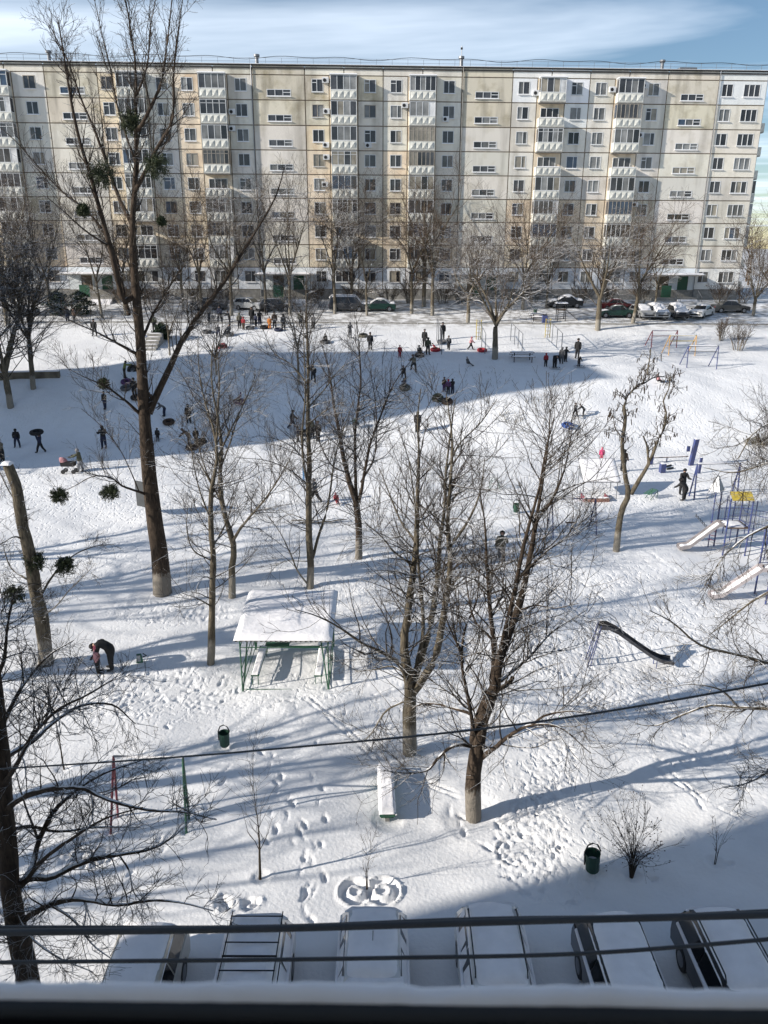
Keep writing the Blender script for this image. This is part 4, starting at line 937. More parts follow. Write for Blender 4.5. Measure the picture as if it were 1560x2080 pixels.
stemmy('sapling', 'small leafless sapling in the shade right of the berry bush', 1453, 1752, 1650, 5, .3, .018, 16, 30, 'sapling', .2)
stemmy('sapling', 'thin sapling standing in front of the pollarded trunk', 128, 1560, 1280, 1, 0, .03, 20, 50, 'sapling', .2)

# --- mistletoe balls
leafm = mat('mistletoe_leaf', (.045, .06, .022), .7, var=.3)
def mistletoe(px, py, D, r_, label):
    c = at(px, py, D); o = empty('mistletoe', c, 0, label, 'mistletoe', 'mistletoe balls in the bare trees')
    n = 150; d = rng.normal(size=(n, 3)); d /= np.linalg.norm(d, axis=1, keepdims=True); d[:, 2] -= .15
    P = np.stack([d * 0, d * r_ * .35 + rng.normal(0, r_ * .05, (n, 3)), d * r_ * .7 + rng.normal(0, r_ * .12, (n, 3)), d * r_ * rng.uniform(.8, 1.1, (n, 1)) + rng.normal(0, r_ * .15, (n, 3))], 1)
    V, F = tubes(P, np.full((n, 4), .007), 3)
    put('stems', np_mesh('stems', [(V, F, 0)], [leafm]), (0, 0, 0), o)
    n2 = 1900; k = rng.integers(0, n, n2); s = rng.random(n2)[:, None] ** .6; p = P[k, 1] * (1 - s) + P[k, 3] * s + rng.normal(0, r_ * .07, (n2, 3))
    u = rng.normal(size=(n2, 3)); u /= np.linalg.norm(u, axis=1, keepdims=True); v = rng.normal(size=(n2, 3)); v -= (v * u).sum(1, keepdims=True) * u; v /= np.linalg.norm(v, axis=1, keepdims=True)
    a = .045; b_ = .017; V = np.stack([p - u * a, p + v * b_, p + u * a, p - v * b_], 1).reshape(-1, 3); F = np.arange(n2 * 4).reshape(-1, 4)
    tag(put('leaves', np_mesh('leaves', [(V, F, 0)], [leafm]), (0, 0, 0), o), kind='stuff')
DP = gp(330, 1203).y; D9 = gp(92, 1347).y
mistletoe(120, 1005, DP - 1.9, .40, 'mistletoe ball hanging at the tip of the lowest poplar bough')
mistletoe(223, 997, DP - 1.2, .44, 'mistletoe ball close to the poplar trunk on its lowest bough')
mistletoe(205, 350, DP - 1.2, .62, 'largest dark mistletoe ball, high in the left fork of the poplar')
mistletoe(318, 335, DP - 1, .55, 'olive mistletoe ball in the poplar, right of the trunk')
mistletoe(265, 245, DP, .50, 'topmost mistletoe ball, on the poplar stem near the roof line')
mistletoe(168, 425, DP - 1.5, .25, 'small dark mistletoe tuft on the left side of the poplar')
mistletoe(328, 448, DP + .6, .2, 'tiny mistletoe tuft right of the poplar stem')
mistletoe(70, 1137, D9, .40, 'mistletoe clump against the pollarded trunk')
mistletoe(131, 1147, D9 + .4, .40, 'mistletoe ball on a twig right of the pollarded trunk')
mistletoe(28, 1205, D9 + .3, .42, 'mistletoe clump left of the pollarded trunk')
mistletoe(210, 778, DP - .8, .25, 'small brown mistletoe tuft over the shaded slope')

# --- trees of the upper yard, along the road and the banks
def auto_tree(label, px, py, top, w_px, stems, snow=False, seed=0, r0=.18, fork=.25, lean=0, dens=1.0, twig=None, group=None, fine=True, name='bare_tree', low=.2, name2=None):
    b0, D = two(px, py); h = at(px, top, D).z - b0.z; w_ = w_px / FPX * D * 1.03; m = []; rr = random.Random(seed * 13 + px)
    zf = h * fork
    for i in range(stems):
        a = i / stems * 6.28 + rr.uniform(-.4, .4); s = w_ * .32 * rr.uniform(.6, 1.2) if stems > 1 else .15; hh = h * rr.uniform(.78, .95) if i else h * .92
        e = Vector((math.cos(a) * s + lean * h, math.sin(a) * s * .9, hh))
        p = [Vector((0, 0, -.3)), Vector((lean * zf * .6, 0, zf * .5)), Vector((lean * zf, 0, zf)), Vector((e.x * .45 + rr.gauss(0, .2), e.y * .45 + rr.gauss(0, .2), zf + (hh - zf) * .42)), Vector((e.x * .85 + rr.gauss(0, .2), e.y * .85, zf + (hh - zf) * .75)), e]
        k = 1 if i == 0 else .6
        if i: p = p[2:]
        m.append(([b0 + q for q in p], [r0, r0 * .8, r0 * .45, r0 * .2, .02] if i == 0 else [r0 * .55, r0 * .35, r0 * .18, .02]))
    L1 = w_ * .42
    tw = twig or (M_TWIGS if snow else M_TWIGF)
    return tree(name, label, b0, m, [dict(n=int(60 * dens), L=L1 * 1.1, ang=46, K=6, trop=.05 if not snow else .03, wig=.13, t0=low, rr=.5, rmin=.014, S=4, r0max=.05, tp=1.0),
        dict(n=int(520 * dens), L=L1 * .5, ang=42, K=4, trop=.05, wig=.15, rmin=.0095), dict(n=int(1150 * dens), L=L1 * .25, ang=42, K=3, trop=.04, wig=.2, rmin=.008)], M_BARKG, tw, group=group, well_r=.5)
auto_tree('snow-dusted spreading tree on the bank edge left of the picnic table', 1005, 728, 498, 270, 5, True, 1, .3, .3, dens=1.1, low=.3)
auto_tree('stout roadside tree in front of the dark red car', 1214, 670, 430, 210, 4, True, 2, .34, .28, dens=1.1)
auto_tree('slanting roadside tree right of the dark red car', 1285, 656, 405, 190, 3, False, 3, .24, .3, .08)
auto_tree('roadside tree right of the green snow-capped car', 836, 636, 400, 150, 3, False, 4, .22, .35)
auto_tree('pale trunked tree by the road, middle one of three right of the green car', 861, 622, 340, 190, 4, False, 5, .28, .3, dens=.8)
auto_tree('brown crowned tree by the road right of its pale neighbour', 878, 640, 350, 170, 3, False, 6, .24, .3, dens=.7)
auto_tree('snowy tree leaning at the yard edge behind the exercise bars', 950, 657, 470, 170, 4, True, 7, .24, .3, .0)
auto_tree('bushy tree before the facade between the dark car and the basketball hoop', 1062, 628, 385, 190, 4, False, 8, .22, .25, dens=1.1)
auto_tree('slim tree in front of the left entrance steps', 208, 645, 400, 130, 3, True, 9, .17, .3, -.06)
auto_tree('thin tree before the facade just right of the poplar trunk', 373, 632, 380, 170, 3, False, 10, .18, .3)
auto_tree('leaning tree by the silver hatchback in the far row', 470, 640, 360, 190, 4, True, 11, .22, .3, .05)
auto_tree('snowy tree before the central entrance', 590, 640, 350, 190, 4, True, 12, .2, .25, .02)
auto_tree('dusted tree between the central entrance and the snow-capped van', 680, 636, 370, 170, 4, True, 13, .2, .3)
auto_tree('low forked tree behind the climbing children', 745, 640, 420, 130, 3, True, 14, .16, .3)
auto_tree('black branched tree at the left edge of the shaded slope', 22, 826, 480, 300, 5, False, 15, .30, .2, -.02, dens=1.9, twig=M_TWIG, low=.12)
auto_tree('dark tree with whitewashed foot beside the low retaining wall', 68, 788, 450, 260, 4, False, 16, .26, .3, .05, dens=1.7, twig=M_TWIG, low=.15)
auto_tree('roadside tree far left behind the walkers', 105, 640, 380, 200, 4, True, 17, .22, .25)
auto_tree('old tree at the far left corner of the yard', 15, 660, 360, 220, 4, True, 18, .26, .25)
auto_tree('snow laden tree at the right edge of the far yard', 1590, 715, 440, 260, 5, True, 19, .26, .2, -.05, dens=1.3)
auto_tree('brown bushy tree beside the building corner', 1530, 640, 450, 170, 5, False, 20, .2, .15, 0, dens=1.2)
auto_tree('thin bare tree leaning over the blue exercise posts at the right edge', 1600, 1010, 800, 260, 4, False, 21, .14, .2, -.05, dens=.8, twig=M_TWIG)
auto_tree('small snowy tree on the slope in front of the red tube', 440, 760, 590, 130, 3, False, 22, .12, .2, 0, dens=.7, twig=M_TWIG)
auto_tree('small tree on the far bank left of the gathered children', 345, 720, 560, 110, 3, True, 23, .11, .2, 0, dens=.6)
auto_tree('thin tree growing on the slope among the sledgers', 607, 780, 520, 150, 3, False, 24, .12, .3, 0, dens=.7, twig=M_TWIG)
auto_tree('young tree before the facade left of the right entrance', 1330, 625, 440, 130, 3, True, 25, .14, .25, 0, dens=.8)

auto_tree('broad brown tree before the far left of the facade', 45, 640, 350, 210, 5, False, 31, .2, .25, dens=1.2)
auto_tree('dense brown tree between the first entrance and the poplar', 255, 640, 400, 150, 4, False, 32, .18, .3, dens=1.1)
auto_tree('brown tree behind the poplar limb, left of the dark saloon', 410, 636, 380, 160, 4, False, 33, .18, .3, dens=1.1)
auto_tree('snow-flecked tree left of the central entrance', 540, 634, 360, 150, 4, True, 34, .18, .3, dens=1.1)
auto_tree('wide brown tree between the van and the green saloon', 715, 628, 375, 190, 5, False, 35, .2, .3, dens=1.2)
auto_tree('low bushy tree right of the third entrance', 1110, 625, 420, 150, 4, False, 37, .16, .2, dens=1.0)
# trees left of the frame whose shadows streak across the yard
for (x, y, h, lb) in ((-21, 17.5, 13, 'bare tree left of the picture beside the foreground tree'), (-27, 24, 16, 'bare tree left of the picture level with the pollarded trunk'), (-31, 31, 17, 'tall bare tree left of the picture level with the shelter'), (-34, 36, 15, 'bare tree left of the picture beyond the shelter'), (-24, 12.5, 12, 'bare tree left of the picture near our own building'), (-38, 27, 18, 'tallest bare tree left of the picture')):
    b0 = Vector((x, y, gz(x, y))); m = []
    for i in range(5):
        a = i * 1.3 + x; s_ = h * .22; e = Vector((math.cos(a) * s_, math.sin(a) * s_, h * (1 - .05 * i)))
        p = [Vector((0, 0, -.2)), Vector((0, 0, h * .15)), Vector((.1, 0, h * .3)), Vector((e.x * .4, e.y * .4, h * .5)), e]
        m.append(([b0 + q for q in (p if i == 0 else p[2:])], [.28, .24, .18, .09, .02] if i == 0 else [.16, .08, .02]))
    tree('bare_tree', lb, b0, m, [dict(n=90, L=h * .2, ang=48, K=6, trop=.08, wig=.12, t0=.2, rr=.5, rmin=.015, S=4, r0max=.05), dict(n=500, L=h * .09, ang=44, K=4, trop=.05, wig=.16, rmin=.01)], M_BARKG, M_TWIG)
def far_shrub(label, px, py, top, w_, n=14, twig=None, group='brown leafless shrubs along the foot of the building'):
    b0, D = two(px, py); h = at(px, top, D).z - b0.z; m = []; W = w_ / FPX * D / 2
    for i in range(n):
        a = rnd.uniform(0, 6.28); s = W * math.sqrt(rnd.random())
        q = Vector((math.cos(a) * s * .6, math.sin(a) * s * .5, 0)); m.append(([b0 + q * .5, b0 + q + Vector((0, 0, h * .4)), b0 + q * 1.7 + Vector((0, 0, h * rnd.uniform(.7, 1)))], [.035, .02, .012]))
    tree('shrub', label, b0, m, [dict(n=n * 9, L=h * .45, ang=35, K=4, trop=.1, wig=.15, t0=.1, rr=.6, rmin=.014), dict(n=n * 20, L=h * .22, ang=40, K=3, trop=.08, wig=.2, rmin=.011)], M_BARK, twig or M_TWIGF, cat='shrub', well_r=0, group=group)
far_shrub('upright twiggy shrub right of the blue swing frame', 1464, 692, 648, 30, 10, group=None)
far_shrub('loose snowy shrub near the right edge beyond the swing frames', 1500, 712, 655, 60, 12, M_TWIGS, group=None)
far_shrub('low dark shrub half buried at the right edge above the blue posts', 1550, 905, 875, 50, 16, M_TWIG, group=None)
SHR = [(25, 'at the far left of the facade foot'), (70, 'left of the first entrance steps'), (250, 'right of the first entrance steps'), (300, 'behind the poplar trunk at the facade foot'), (345, 'left of the dark car in the far row'), (400, 'behind the dark car in the far row'),
       (455, 'behind the silver hatchback'), (640, 'right of the central entrance'), (725, 'behind the snow-capped van'), (790, 'behind the green car'), (830, 'under the tall roadside tree'), (900, 'right of the three roadside trees'), (940, 'left of the third entrance'),
       (1085, 'behind the picnic table'), (1180, 'behind the canopy-like snowy car'), (1230, 'behind the dark red car'), (1300, 'left of the right hand entrance'), (1462, 'right of the right hand entrance'), (1505, 'at the building corner')]
for i, (px, d_) in enumerate(SHR):
    far_shrub('brown leafless shrub at the facade foot ' + d_.replace('at the facade foot', '').replace('of the facade foot', 'end').strip(), px, 616, 560 + (i * 7) % 22, 60, 16)
# dark fir-like bush by the left entrance
fir = mat('fir_green', (.012, .03, .014), .9, var=.3)
for px, lb in ((120, 'dark evergreen bush left of the first entrance'), (165, 'dark evergreen bush beside the first entrance steps'), (330, 'small dark evergreen behind the poplar')):
    b0, D = two(px, 640 if px < 300 else 690); n = 2600; o = empty('evergreen_bush', b0, 0, lb, 'bush')
    h = 2.6 if px < 300 else 1.6; t = rng.random(n); z = h * t; rr = (np.sin(np.clip(t * 2.6 + .45, 0, 3.1)) ** .8) * h * .55 * (rng.random(n) ** .4) * (1 + .35 * np.sin(t * 17)) ; a = rng.uniform(0, 6.28, n)
    p = np.stack([rr * np.cos(a), rr * np.sin(a), z + .1], 1); u = rng.normal(size=(n, 3)) * .11; v = rng.normal(size=(n, 3)) * .035
    tag(put('foliage', np_mesh('foliage', [(np.stack([p - u, p + v, p + u, p - v], 1).reshape(-1, 3), np.arange(n * 4).reshape(-1, 4), 0)], [fir]), (0, 0, 0), o), kind='stuff')
    MB().tube([(0, 0, -.1), (0, 0, h * .9)], [.07, .01], M_BARK, 6).build('trunk', o)
# distant wood on the skyline beyond the building corner
tl = []
for i in range(60):
    x = 62 + rng.uniform(-4, 90); y = rng.uniform(128, 190); z = 10; h = rng.uniform(9, 16)
    P = np.array([[(x, y, z), (x + rng.normal(0, .5), y, z + h * .5), (x + rng.normal(0, 1), y, z + h)]]); tl.append((P, np.array([[.22, .15, .05]])))
P0 = np.concatenate([a for a, b in tl]); R0 = np.concatenate([b for a, b in tl])
P1, R1 = spawn(P0, R0, 900, 4.5, 40, 4, t0=.2, rmin=.035, trop=.1); P2, R2 = spawn(P1, R1, 3500, 1.8, 45, 3, rmin=.03)
tag(put('distant_wood', np_mesh('distant_wood', [(*tubes(P0, R0, 4), 0), (*tubes(P1, R1, 3), 0), (*tubes(P2, R2, 3), 0)], [M_TWIGF])), 'hazy bare wood beyond the right end of the building', 'trees', kind='stuff')

# ------------------------------------------------------------------ cars
def car(label, loc, rz, paint, kind='hatch', snow=('roof', 'hood', 'boot'), rack=None, group=None, L=None, th=.13, seed=0):
    W = 1.68; H = {'hatch': 1.46, 'sedan': 1.42, 'van': 1.85, 'wagon': 1.48}[kind]; L = L or {'hatch': 3.95, 'sedan': 4.35, 'van': 4.5, 'wagon': 4.4}[kind]
    o = empty('parked_car', loc, rz, label, 'car', group)
    hood = {'hatch': .95, 'sedan': 1.15, 'van': .55, 'wagon': 1.1}[kind]; ws = hood + (.72 if kind != 'van' else .6)
    re = {'hatch': L - .42, 'sedan': L - 1.35, 'van': L - .2, 'wagon': L - .35}[kind]; rb = {'hatch': L - .08, 'sedan': L - .75, 'van': L - .06, 'wagon': L - .08}[kind]
    belt = .92 if kind != 'van' else 1.0
    # body: side profile swept across the width, pulled in at the edges
    prof = [(0.02, .28), (0, .50), (.06, .68), (.16, .78), (hood * .6, .87), (hood, belt), (rb, belt + .02), (L - .06, belt - (.02 if kind != 'sedan' else .02)), (L, .7), (L, .45), (L - .05, .28)]
    def wheel_arch(c): return [(c + .36 * math.cos(a), .30 + .36 * math.sin(a)) for a in (0, .6, 1.2, 1.57, 1.94, 2.54, 3.14)]
    low = [(L - .05, .22)] + wheel_arch(L - .78) + wheel_arch(.78) + [(.02, .22)]
    ring = prof + low; n = len(ring)
    b = MB(); vs = []; fs = []
    for fx, ins in ((-1, .07), (-.93, .02), (-.75, 0), (.75, 0), (.93, .02), (1, .07)):
        for (y, z) in ring:
            cy, cz = L / 2, .6
            k = 1 - ins / 1.2 if ins else 1
            vs.append((fx * W / 2 * (1 - .03 * max(0, z - .6)), cy + (y - cy) * (1 - ins * .35), cz + (z - cz) * (1 - ins)))
    for r_ in range(5):
        for i in range(n):
            j = (i + 1) % n; fs.append((r_ * n + i, r_ * n + j, (r_ + 1) * n + j, (r_ + 1) * n + i))
    b.poly(vs, fs, paint); b.poly([vs[i] for i in range(n)], [tuple(range(n))], paint); b.poly([vs[5 * n + i] for i in range(n)], [tuple(range(n))[::-1]], paint)
    b.build('body', o)
    # cabin
    def cx(z): return W / 2 * (.95 - .24 * (z - belt) / (H - belt))
    cp = [(hood + .02, belt - .03), (ws, H - .06), (ws + .25, H), (re - .15, H), (re, H - .06), (rb, belt - .03)]
    b = MB(); vs = [(-cx(z), y, z) for y, z in cp] + [(cx(z), y, z) for y, z in cp]; m_ = len(cp)
    b.poly(vs, [(i, i + 1, m_ + i + 1, m_ + i) for i in range(m_ - 1)] + [tuple(range(m_))[::-1], tuple(range(m_, 2 * m_))], paint); b.build('cabin', o)
    def quad(name, p, m, parent=o):
        q = MB(); q.poly(p, [(0, 1, 2, 3)], m); x = q.build(name, parent); x.color = (.02, .022, .025, 1); return x
    def mixp(a, b_, t): return tuple(a[i] * (1 - t) + b_[i] * t for i in range(len(a)))
    e = .012
    for nm, (ya, za), (yb, zb_), sg in (('windscreen', cp[0], cp[1], -1), ('rear_window', cp[5], cp[4], 1)):
        (y0, z0), (y1, z1) = mixp((ya, za), (yb, zb_), .14), mixp((ya, za), (yb, zb_), .93); y0 += sg * e; y1 += sg * e
        quad(nm, [(-cx(z0) + .09, y0, z0 + e), (cx(z0) - .09, y0, z0 + e), (cx(z1) - .07, y1, z1 + e), (-cx(z1) + .07, y1, z1 + e)], M_GLASS)
    zt, zl = H - .12, belt + .03
    def yf(z): return hood + .02 + (ws - hood - .02) * (z - belt + .03) / (H - .06 - belt + .03)
    def yr(z): return rb + (re - rb) * (z - belt + .03) / (H - .06 - belt + .03)
    for s in (-1, 1):
        a0, a1 = yf(zl) + .14, yf(zt) + .10; c0, c1 = yr(zl) - .16, yr(zt) - .12; mdl = (a1 + c1) / 2
        for u0, v0, u1, v1 in ((a0, mdl - .03, a1, mdl - .03), (mdl + .03, c0, mdl + .03, c1)):
            quad('side_window', [(s * (cx(zl) + e), u0, zl), (s * (cx(zl) + e), v0, zl), (s * (cx(zt) + e), v1, zt), (s * (cx(zt) + e), u1, zt)], M_GLASS)
        MB().box(s * (W / 2 + .09) - .08, s * (W / 2 + .09) + .08, yf(zl) + .05, yf(zl) + .15, belt - .02, belt + .12, M_BLACK).build('wing_mirror', o)
        MB().box(s * .58 - .17, s * .58 + .17, -.012, .12, .56, .70, M_CHROME).build('headlight', o)
        MB().box(s * .66 - .12, s * .66 + .12, L - .10, L + .012, .62, .82, M_REDP).build('tail_light', o)
        for wy in (.78, L - .78):
            t = Matrix.Translation((s * (W / 2 - .10), wy, .30)) @ Matrix.Rotation(R(90), 4, 'Y')
            wv = MB().lathe([(.20, -.10), (.29, -.10), (.31, -.05), (.31, .05), (.29, .10), (.20, .10)], M_BLACK, 16, T=t).build('wheel', o)
            MB().lathe([(.05, -.11), (.19, -.105), (.19, .105), (.05, .11)], M_GREYM, 10, T=t).build('rim', wv)
    MB().box(-.26, .26, L + .002, L + .018, .48, .59, M_FRAME).build('number_plate', o); MB().box(-.6, .6, -.014, .03, .34, .50, M_BLACK).build('grille', o)
    r0 = 1.0
    if 'roof' in snow:
        lump(-cx(H) - .06, cx(H) + .06, ws - .05, re + .14, H - .02, th, M_SNOW, 16, 24, seed, .34, zf=lambda x, y: H - .03 - .07 * (x / cx(H)) ** 2 - .10 * max(0, (y - re + .5) / .6) ** 2 - .05 * max(0, (ws + .4 - y) / .4) ** 2).build('roof_snow', o, True)
    if 'glass' in snow:        # snow on the windscreens too
        for (y0, z0), (y1, z1), t0, t1 in ((cp[0], cp[1], .0, 1.0), (cp[4], cp[5], 0, .8 if kind != 'sedan' else 1)):
            ya, za, yb, zb_ = y0, z0, y0 + (y1 - y0) * t1, z0 + (z1 - z0) * t1
            lo, hi = min(ya, yb), max(ya, yb)
            if hi - lo < .05: continue
            lump(-.70, .70, lo - .05, hi + .05, 0, th * .8, M_SNOW, 8, 5, seed + 3, .12, zf=lambda x, y, a=ya, c=za, d=yb, e2=zb_: c + (e2 - c) * min(1, max(0, (y - a) / (d - a)))).build('glass_snow', o, True)
    if 'hood' in snow: lump(-.76, .76, .1, hood + .02, 0, th, M_SNOW, 10, 6, seed + 1, .16, zf=lambda x, y: .78 + (belt - .78) * min(1, y / hood)).build('hood_snow', o, True)
    if 'boot' in snow and L - rb > .3: lump(-.76, .76, rb - .03, L - .05, belt, th, M_SNOW, 10, 5, seed + 2, .16).build('boot_snow', o, True)
    if 'sides' in snow:        # patchy snow clinging to the side glass and the shoulder below it
        rs = random.Random(seed)
        for sd in (-1, 1):
            y = yf(zl) + .1
            while y < re - .1 and paint.name != 'paint_black':
                ln_ = rs.uniform(.3, .9); y2 = min(y + ln_, re); z2 = zt + .02 - rs.uniform(0, .12); z1 = belt - .02 + rs.uniform(-.05, .1); q = MB()
                def sp3(yy, zz, t): return (sd * (cx(zz) + t), yy, zz)
                vs = [sp3(y, z1, .015), sp3(y2, z1 + rs.uniform(-.04, .06), .015), sp3(y2 - .05, z2, .015), sp3(y + .04, z2, .015), sp3((y + y2) / 2, (z1 + z2) / 2, .05)]
                q.poly(vs, [(0, 1, 4), (1, 2, 4), (2, 3, 4), (3, 0, 4)], M_SNOW); q.build('side_snow', o, True); y = y2 + rs.choice((.0, .03, .12))
            q = MB(); q.tube([(sd * (W / 2 - .03), .5, belt - .0), (sd * (W / 2 - .035), L * .5, belt + .01), (sd * (W / 2 - .04), L - .3, belt + .0)], [.05, .06, .05], M_SNOW, 6); q.build('shoulder_snow', o, True)
    if rack == 'bars':
        for s in (-1, 1): MB().tube([(s * .60, ws + .1, H + .16), (s * .60, re - .05, H + .16)], .014, M_BLACK, 5).build('rack_rail', o)
        for k in range(6):
            y = ws + .2 + (re - ws - .4) * k / 5; MB().tube([(-.62, y, H + .17), (.62, y, H + .17)], .016 if k % 2 else .024, M_BLACK, 5).build('rack_bar', o)
        for s in (-1, 1):
            for y in (ws + .3, re - .3): MB().tube([(s * .60, y, H - .02), (s * .60, y, H + .16)], .014, M_BLACK, 5).build('rack_foot', o)
    if rack == 'rails':
        for s in (-1, 1): MB().tube([(s * .58, ws + .15, H + .0), (s * .58, ws + .25, H + .13), (s * .58, re - .3, H + .13), (s * .58, re - .2, H)], .016, M_BLACK, 6).build('roof_rail', o)
    if rack == 'aerial':
        MB().tube([(0, re - .5, H), (0, re - 1.15, H + .24)], .008, M_BLACK, 5).build('aerial', o)
    return o
P_ = lambda n, c, r=.35: mat('paint_' + n, c, r, .2, var=.04, coat=.5)
pw, ps, pk, pr, pg, pt, pb, pgr = P_('white', (.72, .71, .69)), P_('silver', (.33, .34, .35)), P_('black', (.012, .012, .014)), P_('dark_red', (.10, .012, .016)), P_('dark_green', (.012, .045, .035)), P_('beige', (.46, .43, .37)), P_('blue', (.02, .045, .16)), P_('graphite', (.05, .052, .058))
# row under our own windows: tails towards the yard
NEAR = [(290, 'sandy hatchback', pt, 'hatch', None, 'leftmost of the cars below, beige with a bare side and snow-covered roof'),
        (512, '', pw, 'wagon', 'bars', 'pale estate car below with a black roof rack of six bars'),
        (757, '', pw, 'hatch', 'aerial', 'pale hatchback below the snow circles with a dark strip of rear window showing'),
        (1010, '', pw, 'wagon', 'rails', 'snow-covered car below with two long thin roof rails'),
        (1276, '', pk, 'wagon', None, 'black car below with snow roof, second from the right'),
        (1500, '', pk, 'wagon', 'rails', 'black car at the lower right corner with snow sliding off its side')]
for i, (px, _, p, kd, rk, lb) in enumerate(NEAR):
    x = at(px, 1920, 13.6).x; L = {'wagon': 4.4, 'hatch': 3.95}[kd]; yt = [14.75, 14.9, 15.25, 15.35, 15.0, 15.2][i]
    car(lb, (x, yt - L, gz(x, 13)), R([1.5, 0, 0, -.5, 1.0, .5][i]), p, kd, ('roof', 'hood', 'glass', 'sides') if i else ('roof', 'hood', 'glass'), rk, 'cars parked in a row below the window', seed=i, th=.15)
def far_car(px, py, rz, p, kd, lb, sn=('roof', 'hood', 'boot', 'glass'), th=.12, s=0):
    q = gp(px, py); L = {'wagon': 4.4, 'hatch': 3.95, 'sedan': 4.35, 'van': 4.5}[kd]; a = R(rz)
    car(lb, (q.x + math.sin(a) * L / 2, q.y - math.cos(a) * L / 2, q.z - .05), a, p, kd, sn, None, 'cars parked along the road before the far building', seed=40 + s, th=th)
far_car(424, 628, 90, pgr, 'sedan', 'dark saloon half hidden by branches, leftmost car of the far row', ('roof',), .06)
far_car(508, 629, 65, ps, 'hatch', 'silver hatchback with its nose out, by the gathered people', ('roof', 'hood'), .06, 1)
far_car(562, 631, 90, pgr, 'hatch', 'dark hatchback right of the silver hatchback', ('roof', 'hood'), .08, 2)
far_car(706, 631, 90, pgr, 'van', 'dark van with snow roof left of the green saloon', th=.16, s=3)
far_car(768, 631, 270, pg, 'sedan', 'green saloon thickly capped with snow beside the tall roadside tree', th=.2, s=4)
far_car(1146, 624, 270, pk, 'sedan', 'black car with thick snow roof behind the basketball hoop', th=.22, s=5)
far_car(1252, 630, 90, pr, 'sedan', 'dark red saloon behind the stout roadside tree', ('roof',), .05, 6)
far_car(1250, 644, 270, pg, 'sedan', 'dark green low saloon in front of the dark red one', ('roof', 'hood'), .06, 7)
far_car(1303, 644, 8, ps, 'hatch', 'small silver hatchback seen end on right of the slanting tree', ('roof', 'glass'), .1, 8)
far_car(1334, 644, 0, ps, 'wagon', 'silver estate seen end on, under deep snow', th=.2, s=9)
far_car(1376, 644, -6, pk, 'wagon', 'black estate with snow-heaped roof, seen from behind', th=.24, s=10)
far_car(1424, 643, -40, pw, 'sedan', 'white saloon standing aslant at the right end of the far row', ('hood', 'roof', 'boot'), .08, 11)
far_car(1482, 634, 90, pgr, 'sedan', 'dark bare saloon farthest right by the building corner', ('roof',), .04, 12)
far_car(40, 640, 90, ps, 'sedan', 'light saloon at the far left behind the black branches', th=.12, s=13)

# ------------------------------------------------------------------ playground and yard furniture
def post(b, a, c, r_, m, s=6): b.tube([a, c], r_, m, s)
# green shelter
A = gp(493, 1402); Bq = gp(664, 1392); o = empty('shelter', A, 0, 'open green steel shelter with a flat snow-covered corrugated roof and benches inside', 'shelter')
Wd = 3.45; Dp = 3.3; zr = 2.35
corr = mat('corrugated_sheet', (.3, .3, .29), .6, .3)
for (x, y) in ((0, 0), (Wd, 0), (0, Dp), (Wd, Dp)):
    for d in ((0, 0), (.10, .10) if x == 0 else (-.10, .10)):
        b = MB(); post(b, (x + d[0] * 0, y, -.2), (x + d[0] * (3 if d[0] else 0), y + d[1] * (0 if y else 1), zr + (.25 if y else 0)), .028, M_GREENP); b.build('post', o)
for z in (zr - .04, zr - .42):
    b = MB(); P = [(0, 0, z), (Wd, 0, z), (Wd, Dp, z + .25), (0, Dp, z + .25), (0, 0, z)]
    for p, q in zip(P[:-1], P[1:]): post(b, p, q, .022, M_GREENP, 5)
    b.build('roof_frame', o)
for x in (0, Wd):
    b = MB()
    for z in (.12, .5, .95): post(b, (x, 0, z), (x, Dp, z), .018, M_GREENP, 5)
    n = 5
    for k in range(n): post(b, (x, Dp * k / n, .12 if k % 2 else .95), (x, Dp * (k + 1) / n, .95 if k % 2 else .12), .014, M_GREENP, 4)
    b.build('side_rail', o)
b = MB()
for z in (.12, .95): post(b, (0, Dp, z), (Wd, Dp, z), .02, M_GREENP, 5)
post(b, (0, 0, .05), (Wd, 0, .05), .016, M_GREENP, 5); b.build('back_rail', o)
for (x0, x1, y0, y1) in ((.28, .62, .35, Dp - .5), (Wd - .62, Wd - .28, .35, Dp - .5), (.5, Wd - .5, Dp - .5, Dp - .14)):
    s = MB().box(x0, x1, y0, y1, .42, .46, M_GREENP)
    for (x, y) in ((x0 + .05, y0 + .05), (x1 - .05, y0 + .05), (x0 + .05, y1 - .05), (x1 - .05, y1 - .05)): post(s, (x, y, -.05), (x, y, .42), .02, M_GREENP, 4)
    bo = s.build('bench', o)
    if x1 - x0 < 1: lump(x0, x1, y0, y1, .46, .07, M_SNOW, 5, 14, 3, .1).build('snow_cap', bo)
    else: MB().box(x0, x1, y1 - .03, y1, .6, .85, M_GREENP).build('backrest', bo); lump(x0 + 1.0, x1, y0, y1, .46, .05, M_SNOW, 9, 4, 5, .1).build('snow_cap', bo)
b = MB(); n = 60; vs = []; fs = []
for i in range(n + 1):
    x = -.2 + (Wd + .4) * i / n; z = .03 * math.sin(i * math.pi / 1.5)
    vs += [(x, -.3, zr + z), (x, Dp + .35, zr + .30 + z), (x, -.3, zr + z - .012), (x, Dp + .35, zr + .288 + z)]
for i in range(n):
    a = i * 4; fs += [(a, a + 4, a + 5, a + 1), (a + 2, a + 3, a + 7, a + 6), (a, a + 2, a + 6, a + 4)]
b.poly(vs, fs, corr); b.build('roof', o)
lump(-.19, Wd + .19, -.29, Dp + .34, 0, .11, M_SNOW, 26, 22, 9, .14, zf=lambda x, y: zr + .05 + .30 * (y + .3) / (Dp + .65)).build('roof_snow', o, True)
for q in ((0, 0), (Wd, 0)): well(A.x + q[0], A.y + q[1], .2, .05)
